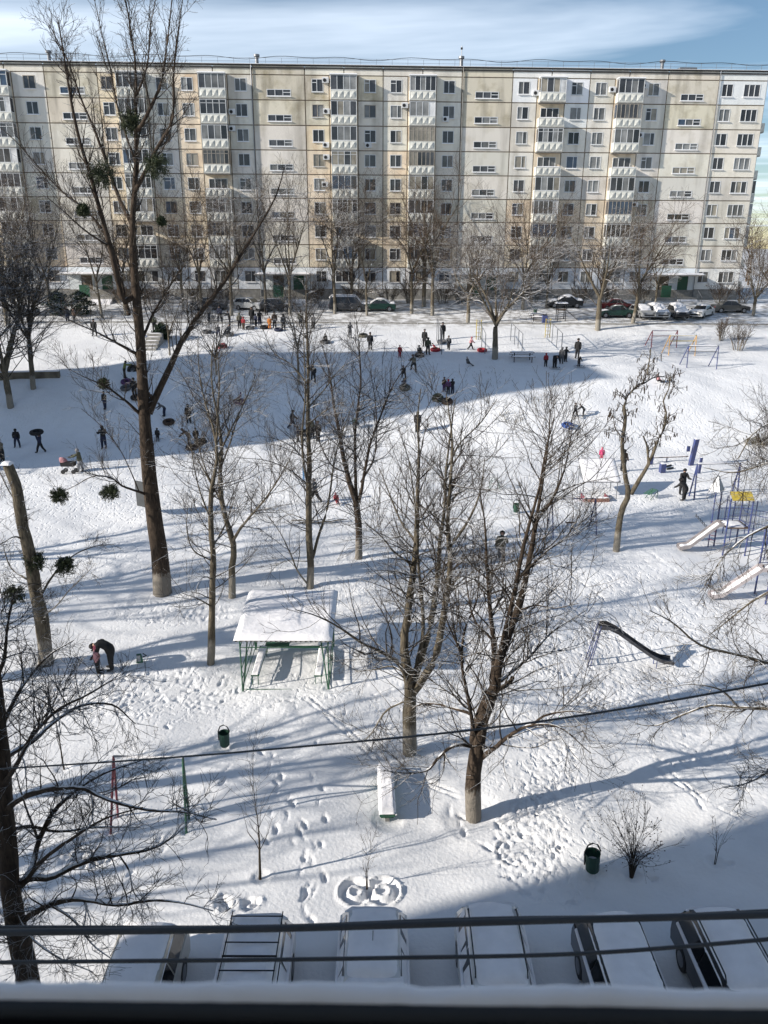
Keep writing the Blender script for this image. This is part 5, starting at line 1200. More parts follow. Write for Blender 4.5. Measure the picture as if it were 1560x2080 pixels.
# swing frame near left: maroon and green
A1, A2, B1, B2 = gp(223, 1692), gp(239, 1656), gp(378, 1690), gp(384, 1662)
o = empty('swing_frame', (A1 + B1) / 2, 0, 'tall swing frame with one maroon and one green pair of legs near the left', 'swing frame'); C0 = (A1 + B1) / 2
zt = 2.45
tA = (A1 + A2) / 2 + Vector((.26, 0, zt)); tB = (B1 + B2) / 2 + Vector((.05, 0, zt))
for p, t, m_ in ((A1, tA, M_REDP), (A2, tA, M_REDP), (B1, tB, M_GREENP), (B2, tB, M_GREENP)):
    b = MB(); post(b, p - C0 - Vector((0, 0, .2)), t - C0, .036, m_, 7); b.build('leg', o); well(p.x, p.y, .14, .05)
b = MB(); post(b, tA - C0, tB - C0, .03, M_GREYM, 7); b.build('crossbar', o)
lump(tA.x - C0.x, tB.x - C0.x, tA.y - C0.y - .03, tA.y - C0.y + .03, 0, .04, M_SNOW, 14, 3, 3, .03, zf=lambda x, y: zt + .02 + (tB.z - tA.z) * .5).build('snow_cap', o)
# urns
def urn(px, py, label, s=1.0, tilt=0, hook=True):
    q = gp(px, py); o = empty('litter_urn', q, 0, label, 'litter bin', 'green metal litter bins in the yard'); T = Matrix.Rotation(R(tilt), 4, 'Y')
    MB().lathe([(.13 * s, .06), (.17 * s, .12), (.19 * s, .6 * s), (.20 * s, .62 * s), (.18 * s, .60 * s), (.15 * s, .3 * s)], M_BIN, 14, T=T).build('bin', o)
    b = MB(); b.tube([T @ Vector(p) for p in ((-.2 * s, 0, .3), (-.2 * s, 0, .66 * s), (-.12 * s, 0, .86 * s), (0, 0, .92 * s), (.12 * s, 0, .86 * s), (.2 * s, 0, .66 * s))], .022, M_BLACK, 6); b.build('handle', o)
    MB().lathe([(.165 * s, 0), (.16 * s, .03), (.05, .07)], M_SNOW, 12, c=(0, 0, .34 * s)).build('snow_fill', o); well(q.x, q.y, .3, .06)
urn(457, 1518, 'green cylindrical litter bin on the trodden snow left of the sapling', 1.0)
urn(1203, 1772, 'dark green tilted litter bin with a black loop handle by the berry bush', 1.12, -4)
urn(1048, 1042, 'small green litter bin behind the bare trees in the middle distance', 1.0)
urn(1087, 640, 'dark litter bin standing by the far picnic table', 1.1)
# long bench seen end on
q = gp(787, 1668); o = empty('bench', q, R(2), 'long narrow bench under thick snow with a green end, seen end on', 'bench')
MB().box(-.24, .24, -.05, 2.25, .20, .36, M_GREENP).build('seat', o)
for y in (.12, 2.1):
    b = MB(); b.box(-.2, .2, y - .04, y + .04, .05, .197, M_GREENP); b.box(-.07, .07, y - .07, y + .07, -.2, .05, M_CONC); b.build('leg', o)
lump(-.27, .27, -.10, 2.3, .36, .13, M_SNOW, 9, 22, 4, .07).build('snow_cap', o, True); well(q.x, q.y, .4, .06)
# steel chute slide
q = gp(1193, 1352); o = empty('slide', q, R(-2), 'metal playground slide with a bar ladder and a curved steel chute down to the right', 'slide')
for y in (0, .5):
    b = MB(); post(b, (0, y, -.1), (.42, y, 1.85), .025, M_BLUEP, 6); b.build('ladder_rail', o)
    b = MB(); post(b, (.42, y, 1.75), (.12, y, -.1), .02, M_BLUEP, 6); b.build('prop', o)
    b = MB(); b.tube([(.2, y, 1.9), (.3, y, 2.2), (.7, y, 2.3), (1.1, y, 2.0), (1.35, y, 1.55)], .018, M_GREYM, 6); b.build('handrail', o)
for k in range(6):
    b = MB(); t = (k + .6) / 6.2; post(b, (.42 * t, 0, 1.85 * t), (.42 * t, .5, 1.85 * t), .018, M_GREYM, 5); b.build('rung', o)
path = [(.4, 1.72), (.75, 1.72), (1.15, 1.52), (1.7, 1.12), (2.25, .72), (2.75, .38), (3.15, .2), (3.6, .14)]
vs = []; fs = []
for x, z in path:
    vs += [(x, -.02, z + .13), (x, 0, z), (x, .5, z), (x, .52, z + .13), (x, .52, z - .03), (x, -.02, z - .03)]
for i in range(len(path) - 1):
    for k in range(6): fs.append((i * 6 + k, (i + 1) * 6 + k, (i + 1) * 6 + (k + 1) % 6, i * 6 + (k + 1) % 6))
MB().poly(vs, fs, M_STEEL).build('chute', o)
b = MB(); post(b, (2.9, .05, -.1), (2.9, .05, .3), .02, M_BLUEP); post(b, (2.9, .45, -.1), (2.9, .45, .3), .02, M_BLUEP); b.build('support', o)
# playset of two blue towers with slides
def tower(o, x, y, w_, h, dk, roof=None):
    for (a, c) in ((0, 0), (w_, 0), (0, w_), (w_, w_)):
        b = MB(); post(b, (x + a, y + c, -.6), (x + a, y + c, h), .045, M_BLUEP, 7); b.build('post', o)
    MB().box(x, x + w_, y, y + w_, dk - .06, dk, M_WOOD).build('deck', o); lump(x + .05, x + w_ - .05, y + .05, y + w_ - .05, dk, .08, M_SNOW, 6, 6).build('deck_snow', o)
    for z in (dk + .75, dk + .1):
        for p, q in (((x, y + w_), (x + w_, y + w_)), ((x + w_, y), (x + w_, y + w_)), ((x, y), (x + w_, y))):
            b = MB(); post(b, (*p, z), (*q, z), .02, M_BLUEP, 5); b.build('rail', o)
    for k in range(9):
        for p in ((x + w_ * k / 8, y + w_), (x + w_, y + w_ * k / 8)):
            b = MB(); post(b, (*p, dk + .1), (*p, dk + .75), .012, M_GREYM, 4); b.build('baluster', o)
def chute(o, x0, x1, y, z1, m_):
    vs = []; fs = []; P = [(x1, z1), (x1 - .25, z1 - .02), (x0 + .55, .22), (x0, .12)]
    for px_, z in P: vs += [(px_, y, z + .16), (px_, y + .04, z + .16), (px_, y + .04, z), (px_, y + .56, z), (px_, y + .56, z + .16), (px_, y + .6, z + .16), (px_, y + .6, z - .05), (px_, y, z - .05)]
    for i in range(len(P) - 1):
        for k in range(8): fs.append((i * 8 + k, (i + 1) * 8 + k, (i + 1) * 8 + (k + 1) % 8, i * 8 + (k + 1) % 8))
    s = MB().poly(vs, fs, m_).build('slide', o)
    lump(x0 + .1, x1 - .1, y + .05, y + .55, 0, .07, M_SNOW, 16, 5, 3, .1, zf=lambda x, yy: .22 + (z1 - .24) * min(1, max(0, (x - x0 - .55) / (x1 - .25 - x0 - .55)))).build('slide_snow', s)
q = gp(1381, 1120); o = empty('playset', q, 0, 'blue climbing tower with a snow-filled slide, yellow roof panel and grey peaked roof', 'playset'); pink = mat('faded_sheet', (.36, .33, .33), .6)
chute(o, 0, 2.3, 0, 1.55, pink); tower(o, 2.35, -.2, 1.25, 3.2, 1.5)
b = MB(); b.poly([(2.4, -.3, 3.15), (3.6, -.3, 3.15), (3.6, .2, 3.5), (2.4, .2, 3.5)], [(0, 1, 2, 3)], M_YELP); b.poly([(2.4, -.31, 3.12), (3.6, -.31, 3.12), (3.6, .2, 3.46), (2.4, .2, 3.46)], [(3, 2, 1, 0)], M_YELP); b.build('roof', o)
b = MB(); b.lathe([(.48, 0), (.03, .9)], M_GREYM, 4, c=(1.95, .9, 3.35)); b.build('peaked_roof', o); b = MB(); post(b, (1.95, .9, -.3), (1.95, .9, 3.4), .035, M_BLUEP); b.build('post', o)
for k in range(5):
    b = MB(); post(b, (2.0, 1.2, .3 + k * .27), (2.3, .95, .3 + k * .27), .02, M_REDP, 5); b.build('rung', o)
for k in range(6):
    b = MB(); b.tube([(1.1 + k * .13, .95, 1.75 - k * .13), (1.1 + k * .13, 1.15, 1.85 - k * .13)], .02, M_BLACK, 5); b.build('climbing_grip', o)
b = MB(); b.tube([(1.0, 1.0, 1.8), (1.9, 1.0, .9)], .02, M_GREYM, 5); b.build('sloping_rail', o)
for y in (-.25, 1.0):
    for z in (2.3, 1.5, .5):
        b = MB(); post(b, (3.6, y, z), (5.3, y - 1.2, z - .05), .02, M_BLUEP, 5); b.build('bridge_rail', o)
    for k in range(12):
        b = MB(); t = (k + .5) / 12; post(b, (3.6 + 1.7 * t, y - 1.2 * t, 1.5), (3.6 + 1.7 * t, y - 1.2 * t, 2.3), .012, M_GREYM, 4); b.build('baluster', o)
for (x, y) in ((5.3, -1.4), (5.3, -.2), (4.4, -.8)):
    b = MB(); post(b, (x, y, -.3), (x, y, 3.1), .04, M_BLUEP); b.build('post', o)
for (x, y) in ((3.6, 1.9), (4.9, 1.9), (3.6, 2.9), (4.9, 2.9)):
    b = MB(); post(b, (x, y, -.3), (x, y, 2.4), .035, M_BLUEP); b.build('post', o)
for z in (.6, 1.1, 1.6, 2.1):
    for y in (1.9, 2.9):
        b = MB(); post(b, (3.6, y, z), (4.9, y, z), .018, M_GREYM, 5); b.build('climbing_bar', o)
q = gp(1446, 1220); o = empty('playset', q, 0, 'nearer blue tower at the right edge with a long snow-covered slide and red ladder', 'playset')
chute(o, 0, 2.5, 0, 1.6, mat('pale_sheet', (.52, .47, .47), .6)); tower(o, 2.55, -.25, 1.2, 3.6, 1.55)
for k in range(7):
    b = MB(); post(b, (3.0, -.3 - .02 * k, .2 + k * .22), (3.35, -.3 - .02 * k, .2 + k * .22), .02, M_REDP, 5); b.build('rung', o)
for x in (3.0, 3.35):
    b = MB(); post(b, (x, -.3, 0), (x, -.42, 1.7), .025, M_REDP, 6); b.build('ladder_rail', o)
for z in (1.9, 2.3, 2.7, 3.1):
    b = MB(); post(b, (2.55, .95, z), (3.75, .95, z), .02, M_BLUEP, 5); b.build('climbing_bar', o)
# small roofed playhouse
q = gp(1183, 1015); o = empty('playhouse', q, 0, 'low playhouse of thin posts with a tilted snow-covered roof sheet', 'playhouse')
for (x, y, z) in ((0, 0, 1.35), (2.25, 0, 1.35), (0, 1.5, 2.3), (2.25, 1.5, 2.3)):
    b = MB(); post(b, (x, y, -.3), (x, y, z), .028, M_GREYM); b.build('post', o)
b = MB(); vs = [(-.1, -.2, 1.3), (2.4, -.2, 1.3), (2.4, 1.75, 2.42), (-.1, 1.75, 2.42)]; b.poly(vs + [(x, y, z - .04) for x, y, z in vs], [(0, 1, 2, 3), (7, 6, 5, 4), (0, 4, 5, 1), (1, 5, 6, 2), (2, 6, 7, 3), (3, 7, 4, 0)], M_GREYM); b.build('roof', o)
lump(-.1, 2.4, -.2, 1.75, 0, .09, M_SNOW, 14, 12, 2, .1, zf=lambda x, y: 1.3 + 1.12 * (y + .2) / 1.95).build('roof_snow', o, True)
b = MB(); b.poly([(-.05, 0, 1.35), (-.05, 1.5, 1.35), (-.05, 1.5, 2.3), (-.07, 0, 1.35)], [(0, 1, 2)], M_GREYM); b.build('gable', o)
q2 = gp(1187, 1020); o = empty('sandbox', q2, 0, 'low reddish sandbox board below the playhouse', 'sandbox'); 
b = MB(); b.box(0, 1.65, 0, .07, -.1, .3, mat('faded_red_board', (.27, .15, .12), .8)); b.build('board', o); MB().box(0, .07, .074, 1.1, -.1, .3, M_REDP).build('board', o); MB().box(1.58, 1.65, .074, 1.1, -.1, .3, M_REDP).build('board', o)
lump(-.02, 1.67, -.02, .09, .3, .06, M_SNOW, 12, 3, 1, .04).build('snow_cap', o)
# slatted little bench
q = gp(1322, 1012); o = empty('slatted_bench', q, R(35), 'small green slatted bench tipped with snow beside the blue posts', 'bench')
for k in range(7): MB().box(-.45 + k * .13, -.38 + k * .13, -.2, .3, .35 + .03 * k, .38 + .03 * k, M_GREENP).build('slat', o)
for y in (-.18, .26):
    b = MB(); post(b, (-.4, y, -.1), (.45, y, .5), .02, M_GREENP); post(b, (.4, y, -.1), (.4, y, .5), .02, M_GREENP); b.build('leg', o)
# blue exercise things
def board(px, py, top, wd, label, th=.12, lean=.05, m_=M_BLUEP, name='exercise_post', cat='exercise post', yaw=8):
    q = gp(px, py); h = at(px, top, q.y).z - q.z; o = empty(name, q, R(yaw), label, cat)
    b = MB(); b.poly([(-wd / 2, 0, -.2), (wd / 2, 0, -.2), (wd / 2 + lean * h, 0, h), (-wd / 2 + lean * h, 0, h)] + [(-wd / 2, th, -.2), (wd / 2, th, -.2), (wd / 2 + lean * h, th, h), (-wd / 2 + lean * h, th, h)],
        [(0, 1, 2, 3), (7, 6, 5, 4), (0, 4, 5, 1), (1, 5, 6, 2), (2, 6, 7, 3), (3, 7, 4, 0)], m_); b.build('board', o)
    lump(-wd / 2 + lean * h, wd / 2 + lean * h, 0, th, h, .05, M_SNOW, 4, 4, 1, .04).build('snow_cap', o)
    return o, h
o, h = board(1404, 946, 893, .32, 'tallest blue board standing upright near the right edge', .25, .12); 
MB().box(-.5, -.26, 0, .1, h * .55, h * .75, M_BLUEP).build('side_plate', o)
board(1323, 944, 922, .2, 'short blue post behind the crooked pod tree'); board(1347, 961, 943, .38, 'squat blue block left of the man in black', .35, 0)
board(1420, 962, 930, .18, 'thin blue post inside the swing frame'); board(617, 976, 942, .14, 'pale blue post hidden behind the tall trees', .1, 0, mat('light_blue_paint', (.12, .3, .55), .5))
q = gp(1320, 942); o = empty('seesaw', q, R(9), 'long low seesaw plank between the blue posts', 'seesaw')
b = MB(); b.box(-.2, 3.1, 0, .16, .42, .48, M_WOOD); b.build('plank', o); b = MB(); post(b, (1.4, .08, -.1), (1.4, .08, .42), .05, M_BLUEP); b.build('support', o); lump(-.2, 3.1, 0, .16, .48, .06, M_SNOW, 16, 3, 2, .05).build('snow_cap', o)
for (px, py, lb) in ((1357, 948, 'upper dark plank lying in the snow beside the blue block'), (1361, 953, 'lower dark plank lying in the snow beside the blue block')):
    q = gp(px, py); o = empty('plank', q, R(32), lb, 'plank'); MB().box(-.35, .35, -.05, .05, .02, .12, M_BLACK).build('board', o)
# teal-blue swing gate
q = gp(1405, 1012); o = empty('swing_frame', q, R(6), 'blue swing frame with a snowy top bar beside the man in black', 'swing frame')
for x in (0, 3.0):
    for y in (-.35, .45):
        b = MB(); post(b, (x, y, -.3), (x + .1, .05, 2.35), .05, M_BLUEP, 7); b.build('leg', o)
b = MB(); post(b, (.1, .05, 2.35), (3.1, .05, 2.35), .045, M_GREYM, 7); b.build('crossbar', o); lump(.1, 3.1, 0, .1, 2.38, .06, M_SNOW, 20, 3, 1, .04).build('snow_cap', o)
# dark swing A frame half hidden by the big trees
q = gp(1117, 1082); o = empty('swing_frame', q, R(4), 'dark blue swing frame half hidden behind the big tree crowns', 'swing frame')
for x in (0, 2.6):
    for y in (-.8, .8):
        b = MB(); post(b, (x, y, -.3), (x, 0, 2.1), .035, M_BLUEP, 6); b.build('leg', o)
b = MB(); post(b, (0, 0, 2.1), (2.6, 0, 2.1), .03, M_BLUEP, 6); b.build('crossbar', o)
for x in (1.0, 1.5):
    b = MB(); post(b, (x, 0, 2.1), (x, .1, .6), .01, M_GREYM, 4); b.build('chain', o)
MB().box(.95, 1.55, 0, .2, .56, .6, M_WOOD).build('swing_seat', o)
# climbing hoop
q = gp(1005, 995); o = empty('climbing_arch', q, 0, 'low faded green climbing arch in the trodden field', 'climbing frame')
for y in (0, .5):
    b = MB(); b.tube([(-.35 * math.cos(t), y, .75 * math.sin(t)) for t in np.linspace(0, math.pi, 9)], .02, M_GREENP, 5); b.build('hoop', o)
for t in np.linspace(.3, math.pi - .3, 5):
    b = MB(); post(b, (-.35 * math.cos(t), 0, .75 * math.sin(t)), (-.35 * math.cos(t), .5, .75 * math.sin(t)), .015, M_GREENP, 4); b.build('rung', o)
# notice board behind the poplar
q = gp(298, 1046); o = empty('notice_board', q, R(-30), 'grey board on a post half hidden behind the poplar trunk', 'board')
b = MB(); post(b, (0, 0, -.2), (0, 0, 2.2), .04, M_GREYM); b.build('post', o); MB().box(-.75, .55, -.03, .03, .5, 2.15, mat('dark_board', (.045, .05, .055), .8)).build('panel', o)
# swings on the far right of the field
def swing(pxl, pxr, py, top, m1, m2, label):
    a = gp(pxl, py); c = gp(pxr, py); h = at(pxl, top, a.y).z - a.z; L = c.x - a.x
    o = empty('swing_frame', a, R(2), label, 'swing frame', 'swing frames on the right of the field')
    for x in (0, L):
        for y in (0, 1.0):
            b = MB(); post(b, (x + (0 if y == 0 else -.45), y, -.2), (x, .2, h), .05, m1, 6); b.build('leg', o)
        b = MB(); post(b, (x - .22, .5, h * .45), (x, .1, h * .45), .025, m1, 5); b.build('brace', o)
    b = MB(); post(b, (0, .2, h), (L, .2, h), .045, m2, 6); b.build('crossbar', o)
    b = MB(); post(b, (0, .35, h - .55), (L, .35, h - .55), .035, m2, 6); b.build('lower_bar', o)
    lump(0, L, .15, .25, h + .03, .05, M_SNOW, 14, 3, 1, .04).build('snow_cap', o)
swing(1323, 1373, 706, 672, M_REDP, M_REDP, 'maroon swing frame, farthest back of the three on the right')
swing(1358, 1410, 722, 682, M_ORP, M_YELP, 'orange swing frame between the maroon and the blue one')
swing(1395, 1451, 747, 703, M_BLUEP, M_GREYM, 'blue legged swing frame nearest of the three on the right')
# exercise bars: frames running away from the viewer
def bars(near, far, top_near, n, label, ladder=None, wd=.9, m_=M_GREYM):
    a = gp(*near); c = gp(*far); h = at(near[0], top_near, a.y).z - a.z; d = c - a
    o = empty('exercise_bars', a, 0, label, 'exercise bars', 'steel exercise bars on the bank edge')
    for k in range(n):
        p = d * (k / (n - 1)); p.z = gz(a.x + p.x, a.y + p.y) - a.z
        b = MB(); post(b, p - Vector((0, 0, .2)), p + Vector((0, 0, h)), .04, m_, 6); b.build('post', o)
    pz = d.copy(); pz.z = gz(c.x, c.y) - a.z
    b = MB(); post(b, (0, 0, h), pz + Vector((0, 0, h)), .03, m_, 6); b.build('top_bar', o)
    if ladder:
        for s in (-.25, .25):
            b = MB(); post(b, pz + Vector((s, .1, -.2)), pz + Vector((s, .1, h + .1)), .04, ladder, 5); b.build('ladder_rail', o)
        for k in range(5):
            b = MB(); post(b, pz + Vector((-.25, .1, .3 + k * .4)), pz + Vector((.25, .1, .3 + k * .4)), .025, ladder, 5); b.build('rung', o)
bars((897, 720), (887, 692), 672, 4, 'row of bars with a man standing beside it, left of the pink child')
bars((985, 719), (972, 690), 678, 3, 'bars with a yellow ladder left of the dusted spreading tree', M_YELP)
bars((1060, 716), (1037, 692), 678, 4, 'plain bars right behind the picnic table')
bars((1140, 716), (1112, 686), 677, 4, 'bars with a yellow ladder behind the gathered sledgers', M_YELP)
# picnic tables
def picnic(px, py, label, wl=2.4, rz=0, yaw=-3):
    q = gp(px, py); o = empty('picnic_table', q, R(yaw), label, 'picnic table')
    MB().box(-wl / 2, wl / 2, -.35, .35, .70, .75, M_WOOD).build('table_top', o); lump(-wl / 2, wl / 2, -.35, .35, .75, .07, M_SNOW, 14, 6, 2, .1).build('table_snow', o)
    for y in (-.95, .95):
        s = MB().box(-wl / 2, wl / 2, y - .15, y + .15, .40, .44, M_WOOD).build('bench_seat', o); lump(-wl / 2, wl / 2, y - .15, y + .15, .44, .06, M_SNOW, 14, 4, 2, .08).build('seat_snow', s)
        for x in (-wl / 2 + .3, wl / 2 - .3):
            b = MB(); post(b, (x, y, -.2), (x, y, .4), .04, M_BLACK); b.build('leg', o)
    for x in (-wl / 2 + .4, wl / 2 - .4):
        b = MB(); post(b, (x, 0, -.2), (x, 0, .7), .05, M_BLACK); b.build('leg', o)
picnic(1060, 731, 'dark picnic table with two snowy benches right of the spreading tree', 2.3)
picnic(1093, 650, 'smaller picnic table at the roadside near the basketball hoop', 1.9)
q = gp(1106, 656); o = empty('litter_box', q, 0, 'dark blue box-shaped bin at the end of the far picnic table', 'litter bin'); MB().box(-.3, .3, -.25, .25, -.1, .85, M_BLUEP, taper=.03).build('bin', o); MB().box(-.24, .24, -.19, .19, .852, .9, M_BLACK).build('lid', o)
# small tower with hoop and slide
q = gp(1140, 652); o = empty('climbing_tower', q, 0, 'dark climbing tower with a hoop panel and a little slide by the road', 'climbing tower')
for (x, y) in ((-.45, 0), (.45, 0), (-.45, .9), (.45, .9)):
    b = MB(); post(b, (x, y, -.2), (x, y, 2.7), .045, M_BLACK); b.build('post', o)
MB().box(-.5, .5, -.05, .95, 1.25, 1.32, M_WOOD).build('deck', o); lump(-.75, .75, -.2, 1.1, 1.95, .16, M_SNOW, 8, 8, 1, .2).build('roof_snow', o); MB().box(-.75, .75, -.2, 1.1, 1.88, 1.96, M_BLACK).build('roof', o)
for k in range(5): MB().box(-.42, .42, -.06, -.02, .2 + k * .24, .25 + k * .24, M_BLACK).build('rung', o)
MB().box(-.4, .4, -.09, -.05, 2.25, 2.3, M_BLACK).build('panel_bar', o); MB().box(-.4, .4, -.09, -.05, 2.75, 2.8, M_BLACK).build('panel_bar', o)
b = MB(); b.poly([(.5, .2, 1.3), (.5, .7, 1.3), (2.0, .7, .1), (2.0, .2, .1), (.5, .2, 1.24), (.5, .7, 1.24), (2.0, .7, .04), (2.0, .2, .04)], [(0, 1, 2, 3), (7, 6, 5, 4), (0, 3, 7, 4), (1, 5, 6, 2)], M_STEEL); b.build('slide', o)
# low wall and steps on the left bank
a = gp(-30, 776); c = gp(121, 768); o = empty('retaining_wall', a, math.atan2(c.y - a.y, c.x - a.x), 'low brown concrete retaining wall under the dark trees at the left', 'wall')
L = (c - a).length; MB().box(0, L, 0, .4, -.6, .85, mat('stained_concrete', (.17, .15, .11), .9, var=.25, vscale=1.5, bump=.03)).build('wall', o); lump(0, L, 0, .4, .85, .10, M_SNOW, 30, 4, 3, .1).build('snow_cap', o)
q = gp(302, 712); o = empty('bank_steps', q, 0, 'narrow concrete steps up the left bank behind the poplar', 'steps')
for k in range(5): MB().box(-.75, .75, k * .62, k * .62 + .6, -.5, .22 + k * .30, M_CONC).build('step', o).location = (0, 0, 0); lump(-.7, .7, k * .62 + .06, k * .62 + .6, .22 + k * .30, .05, M_SNOW, 6, 3).build('step_snow', o)
# kerb of the far road
b = MB(); n = 0
for u in range(-34, 36): 
    x = u * 1.9; MB().box(x, x + 1.84, 90.6, 90.8, gz(x, 90.7) - .15, gz(x, 90.7) + .13, M_CONC).build('kerb_stone') if False else b.box(x, x + 1.84, 91.0, 91.2, gz(x, 91.1) - .15, gz(x, 91.1) + .14, M_CONC)
tag(b.build('kerb'), 'concrete kerb of the far road, broken line through the snow', kind='structure')

# ------------------------------------------------------------------ people
def cloth(n, c, r=.85): return mat('cloth_' + n, c, r, var=.18, vscale=7, bump=.01, bscale=30)
SKIN = mat('skin', (.45, .27, .2), .6)
CL = {k: cloth(k, v) for k, v in dict(black=(.012, .012, .014), navy=(.014, .02, .05), grey=(.10, .10, .105), lightgrey=(.28, .28, .29), olive=(.07, .075, .045), khaki=(.13, .12, .09), brown=(.055, .032, .02), red=(.28, .02, .03),
      pink=(.55, .13, .19), palepink=(.5, .25, .27), hotpink=(.62, .08, .2), orange=(.6, .2, .03), yellow=(.6, .42, .05), blue=(.03, .09, .32), purple=(.09, .04, .12), white=(.6, .6, .6), green=(.03, .1, .06), camo=(.075, .07, .05), dimgreen=(.16, .19, .05)).items()}
POSE = dict(
    stand=dict(), stand2=dict(hl=6, hr=-6, al=12, ar=-8, el=15, er=20), phone=dict(al=45, ar=45, el=75, er=75, hl=-3, hr=4), hands=dict(al=25, ar=25, el=70, er=70, lean=5),
    walk=dict(hl=28, hr=-22, kl=10, kr=24, al=-25, ar=28, el=20, er=25, lean=6), climb=dict(hl=62, hr=-12, kl=55, kr=8, al=40, ar=10, el=30, er=30, lean=28),
    bend=dict(lean=62, curl=38, neck=35, hl=2, hr=10, kl=6, kr=8, al=-8, ar=8, el=25, er=20), stoop=dict(lean=50, hl=12, hr=18, kl=15, kr=20, al=20, ar=28, el=20, er=20),
    crouch=dict(lean=35, hl=100, hr=95, kl=125, kr=120, al=40, ar=50, el=40, er=40), sit=dict(lean=-12, hl=80, hr=88, kl=30, kr=25, al=20, ar=25, el=30, er=35), lie=dict(lean=-35, hl=80, hr=75, kl=12, kr=18, al=25, ar=60, el=20, er=20),
    kneel=dict(lean=18, hl=15, hr=10, kl=100, kr=95, al=30, ar=40, el=40, er=40), carry=dict(hl=25, hr=-22, kl=12, kr=20, al=165, ar=170, el=30, er=25), wide=dict(hl=4, hr=-2, spread=10, al=15, ar=-10, aspread=14),
    pram=dict(al=50, ar=50, el=30, er=30, lean=8, hl=10, hr=-8), reach=dict(al=60, ar=80, el=15, er=10, lean=15, hl=6, hr=-6))
body_cache = {}
def skeleton(pose, fingers=False):
    g = lambda k: R(POSE[pose].get(k, 0)); cu = g('curl'); sp_ = g('spread'); asp = R(POSE[pose].get('aspread', 7))
    J = []; E = []; Rr = []; reg = []
    def add(p, r_, par, rg):
        J.append(Vector(p)); Rr.append(r_); reg.append(rg)
        if par is not None: E.append((par, len(J) - 1))
        return len(J) - 1
    ln = g('lean'); f = Vector((0, math.sin(ln), math.cos(ln))); pel = add((0, 0, 0), .088, None, 'j')
    f1 = Vector((0, math.sin(ln - cu), math.cos(ln - cu))); w1 = add(J[pel] + f1 * .11, .094, pel, 'j'); ch = add(J[w1] + f * .12, .102, w1, 'j'); f = Vector((0, math.sin(ln + cu), math.cos(ln + cu)))
    sh = add(J[ch] + f * .07, .07, ch, 'j')
    nk = ln * .75 + g('neck') + cu; fn = Vector((0, math.sin(nk), math.cos(nk))); n = add(J[sh] + fn * .045, .036, sh, 'h')
    hd = add(J[n] + fn * .055, .056, n, 'h'); ht = add(J[hd] + fn * .055, .048, hd, 'h')
    for s, a, e in ((-1, 'al', 'el'), (1, 'ar', 'er')):
        S = add(J[ch] + f * .045 + Vector((s * .112, 0, 0)), .054, ch, 'j'); aa = g(a) + ln * .3 ; 
        d = Vector((s * math.sin(asp), math.sin(aa) * math.cos(asp), -math.cos(aa) * math.cos(asp))); el = add(J[S] + d * .165, .047, S, 'j')
        ab = aa + g(e); d2 = Vector((s * .03, math.sin(ab), -math.cos(ab))).normalized(); wr = add(J[el] + d2 * .135, .038, el, 'j'); hn = add(J[wr] + d2 * .05, .027, wr, 'g')
        if fingers:
            q = d2.cross(Vector((1, 0, 0))).normalized()
            for i, (o_, l_) in enumerate(((-.018, .040), (-.006, .046), (.006, .044), (.018, .036))): add(J[hn] + d2 * l_ + q * o_, .0062, hn, 'g')
            add(J[wr] + d2 * .03 + q * -.035, .0068, wr, 'g')
    for s, h_, k in ((-1, 'hl', 'kl'), (1, 'hr', 'kr')):
        hp = add((s * .052, 0, -.03), .076, pel, 't'); a = g(h_); x = s * (math.sin(sp_) + .03); th = Vector((x, math.sin(a), -math.cos(a))).normalized(); kn = add(J[hp] + th * .235, .057, hp, 't')
        b = a - g(k); sh_ = Vector((x * .5, math.sin(b), -math.cos(b))).normalized(); an = add(J[kn] + sh_ * .215, .044, kn, 't'); mid_ = None
        fd = Vector((s * .15, math.cos(b * .5), math.sin(b * .5) * .6)).normalized(); ft = add(J[an] + sh_ * .035 + fd * .03, .037, an, 'b'); add(J[ft] + fd * .085, .024, ft, 'b')
    z = min(p.z - r_ for p, r_ in zip(J, Rr)); 
    for p in J: p.z -= z
    return J, E, Rr, reg
def body_mesh(pose, fingers=False):
    key = (pose, fingers)
    if key in body_cache: return body_cache[key]
    J, E, Rr, reg = skeleton(pose, fingers); me = bpy.data.meshes.new('skel'); me.from_pydata(J, E, []); ob = bpy.data.objects.new('skel', me); col.objects.link(ob)
    ob.modifiers.new('s', 'SKIN').use_smooth_shade = True; sv = me.skin_vertices[0].data
    for i, r_ in enumerate(Rr): sv[i].radius = (r_, r_ * (.82 if reg[i] == 'j' and i < 4 else 1))
    sv[0].use_root = True; ob.modifiers.new('u', 'SUBSURF').levels = 1
    dg = bpy.context.evaluated_depsgraph_get(); m2 = bpy.data.meshes.new_from_object(ob.evaluated_get(dg)); m2.name = 'person_body'
    bpy.data.objects.remove(ob); bpy.data.meshes.remove(me)
    m2.materials.clear()
    for k in ('black', 'navy', 'black', 'black'): m2.materials.append(CL[k])
    m2.materials.append(SKIN); slot = dict(j=0, t=1, b=2, g=3, h=4); segs = [(J[a], J[b], reg[b]) for a, b in E] + [(J[0], J[0], 'j')]
    for p in m2.polygons:
        c = p.center; best = 9; rg = 'j'
        for a, b, r_ in segs:
            d = b - a; t = max(0, min(1, (c - a).dot(d) / (d.length_squared + 1e-9))); q = (c - a - d * t).length
            if q < best: best = q; rg = r_
        if rg == 'h' and (c - J[4]).dot(J[5] - J[4]) < .001: rg = 'j'
        p.material_index = slot[rg]
    n_, hd, ht = J[4], J[5], J[6]
    body_cache[key] = (m2, n_, hd, ht, J); return body_cache[key]
hat_cache = {}
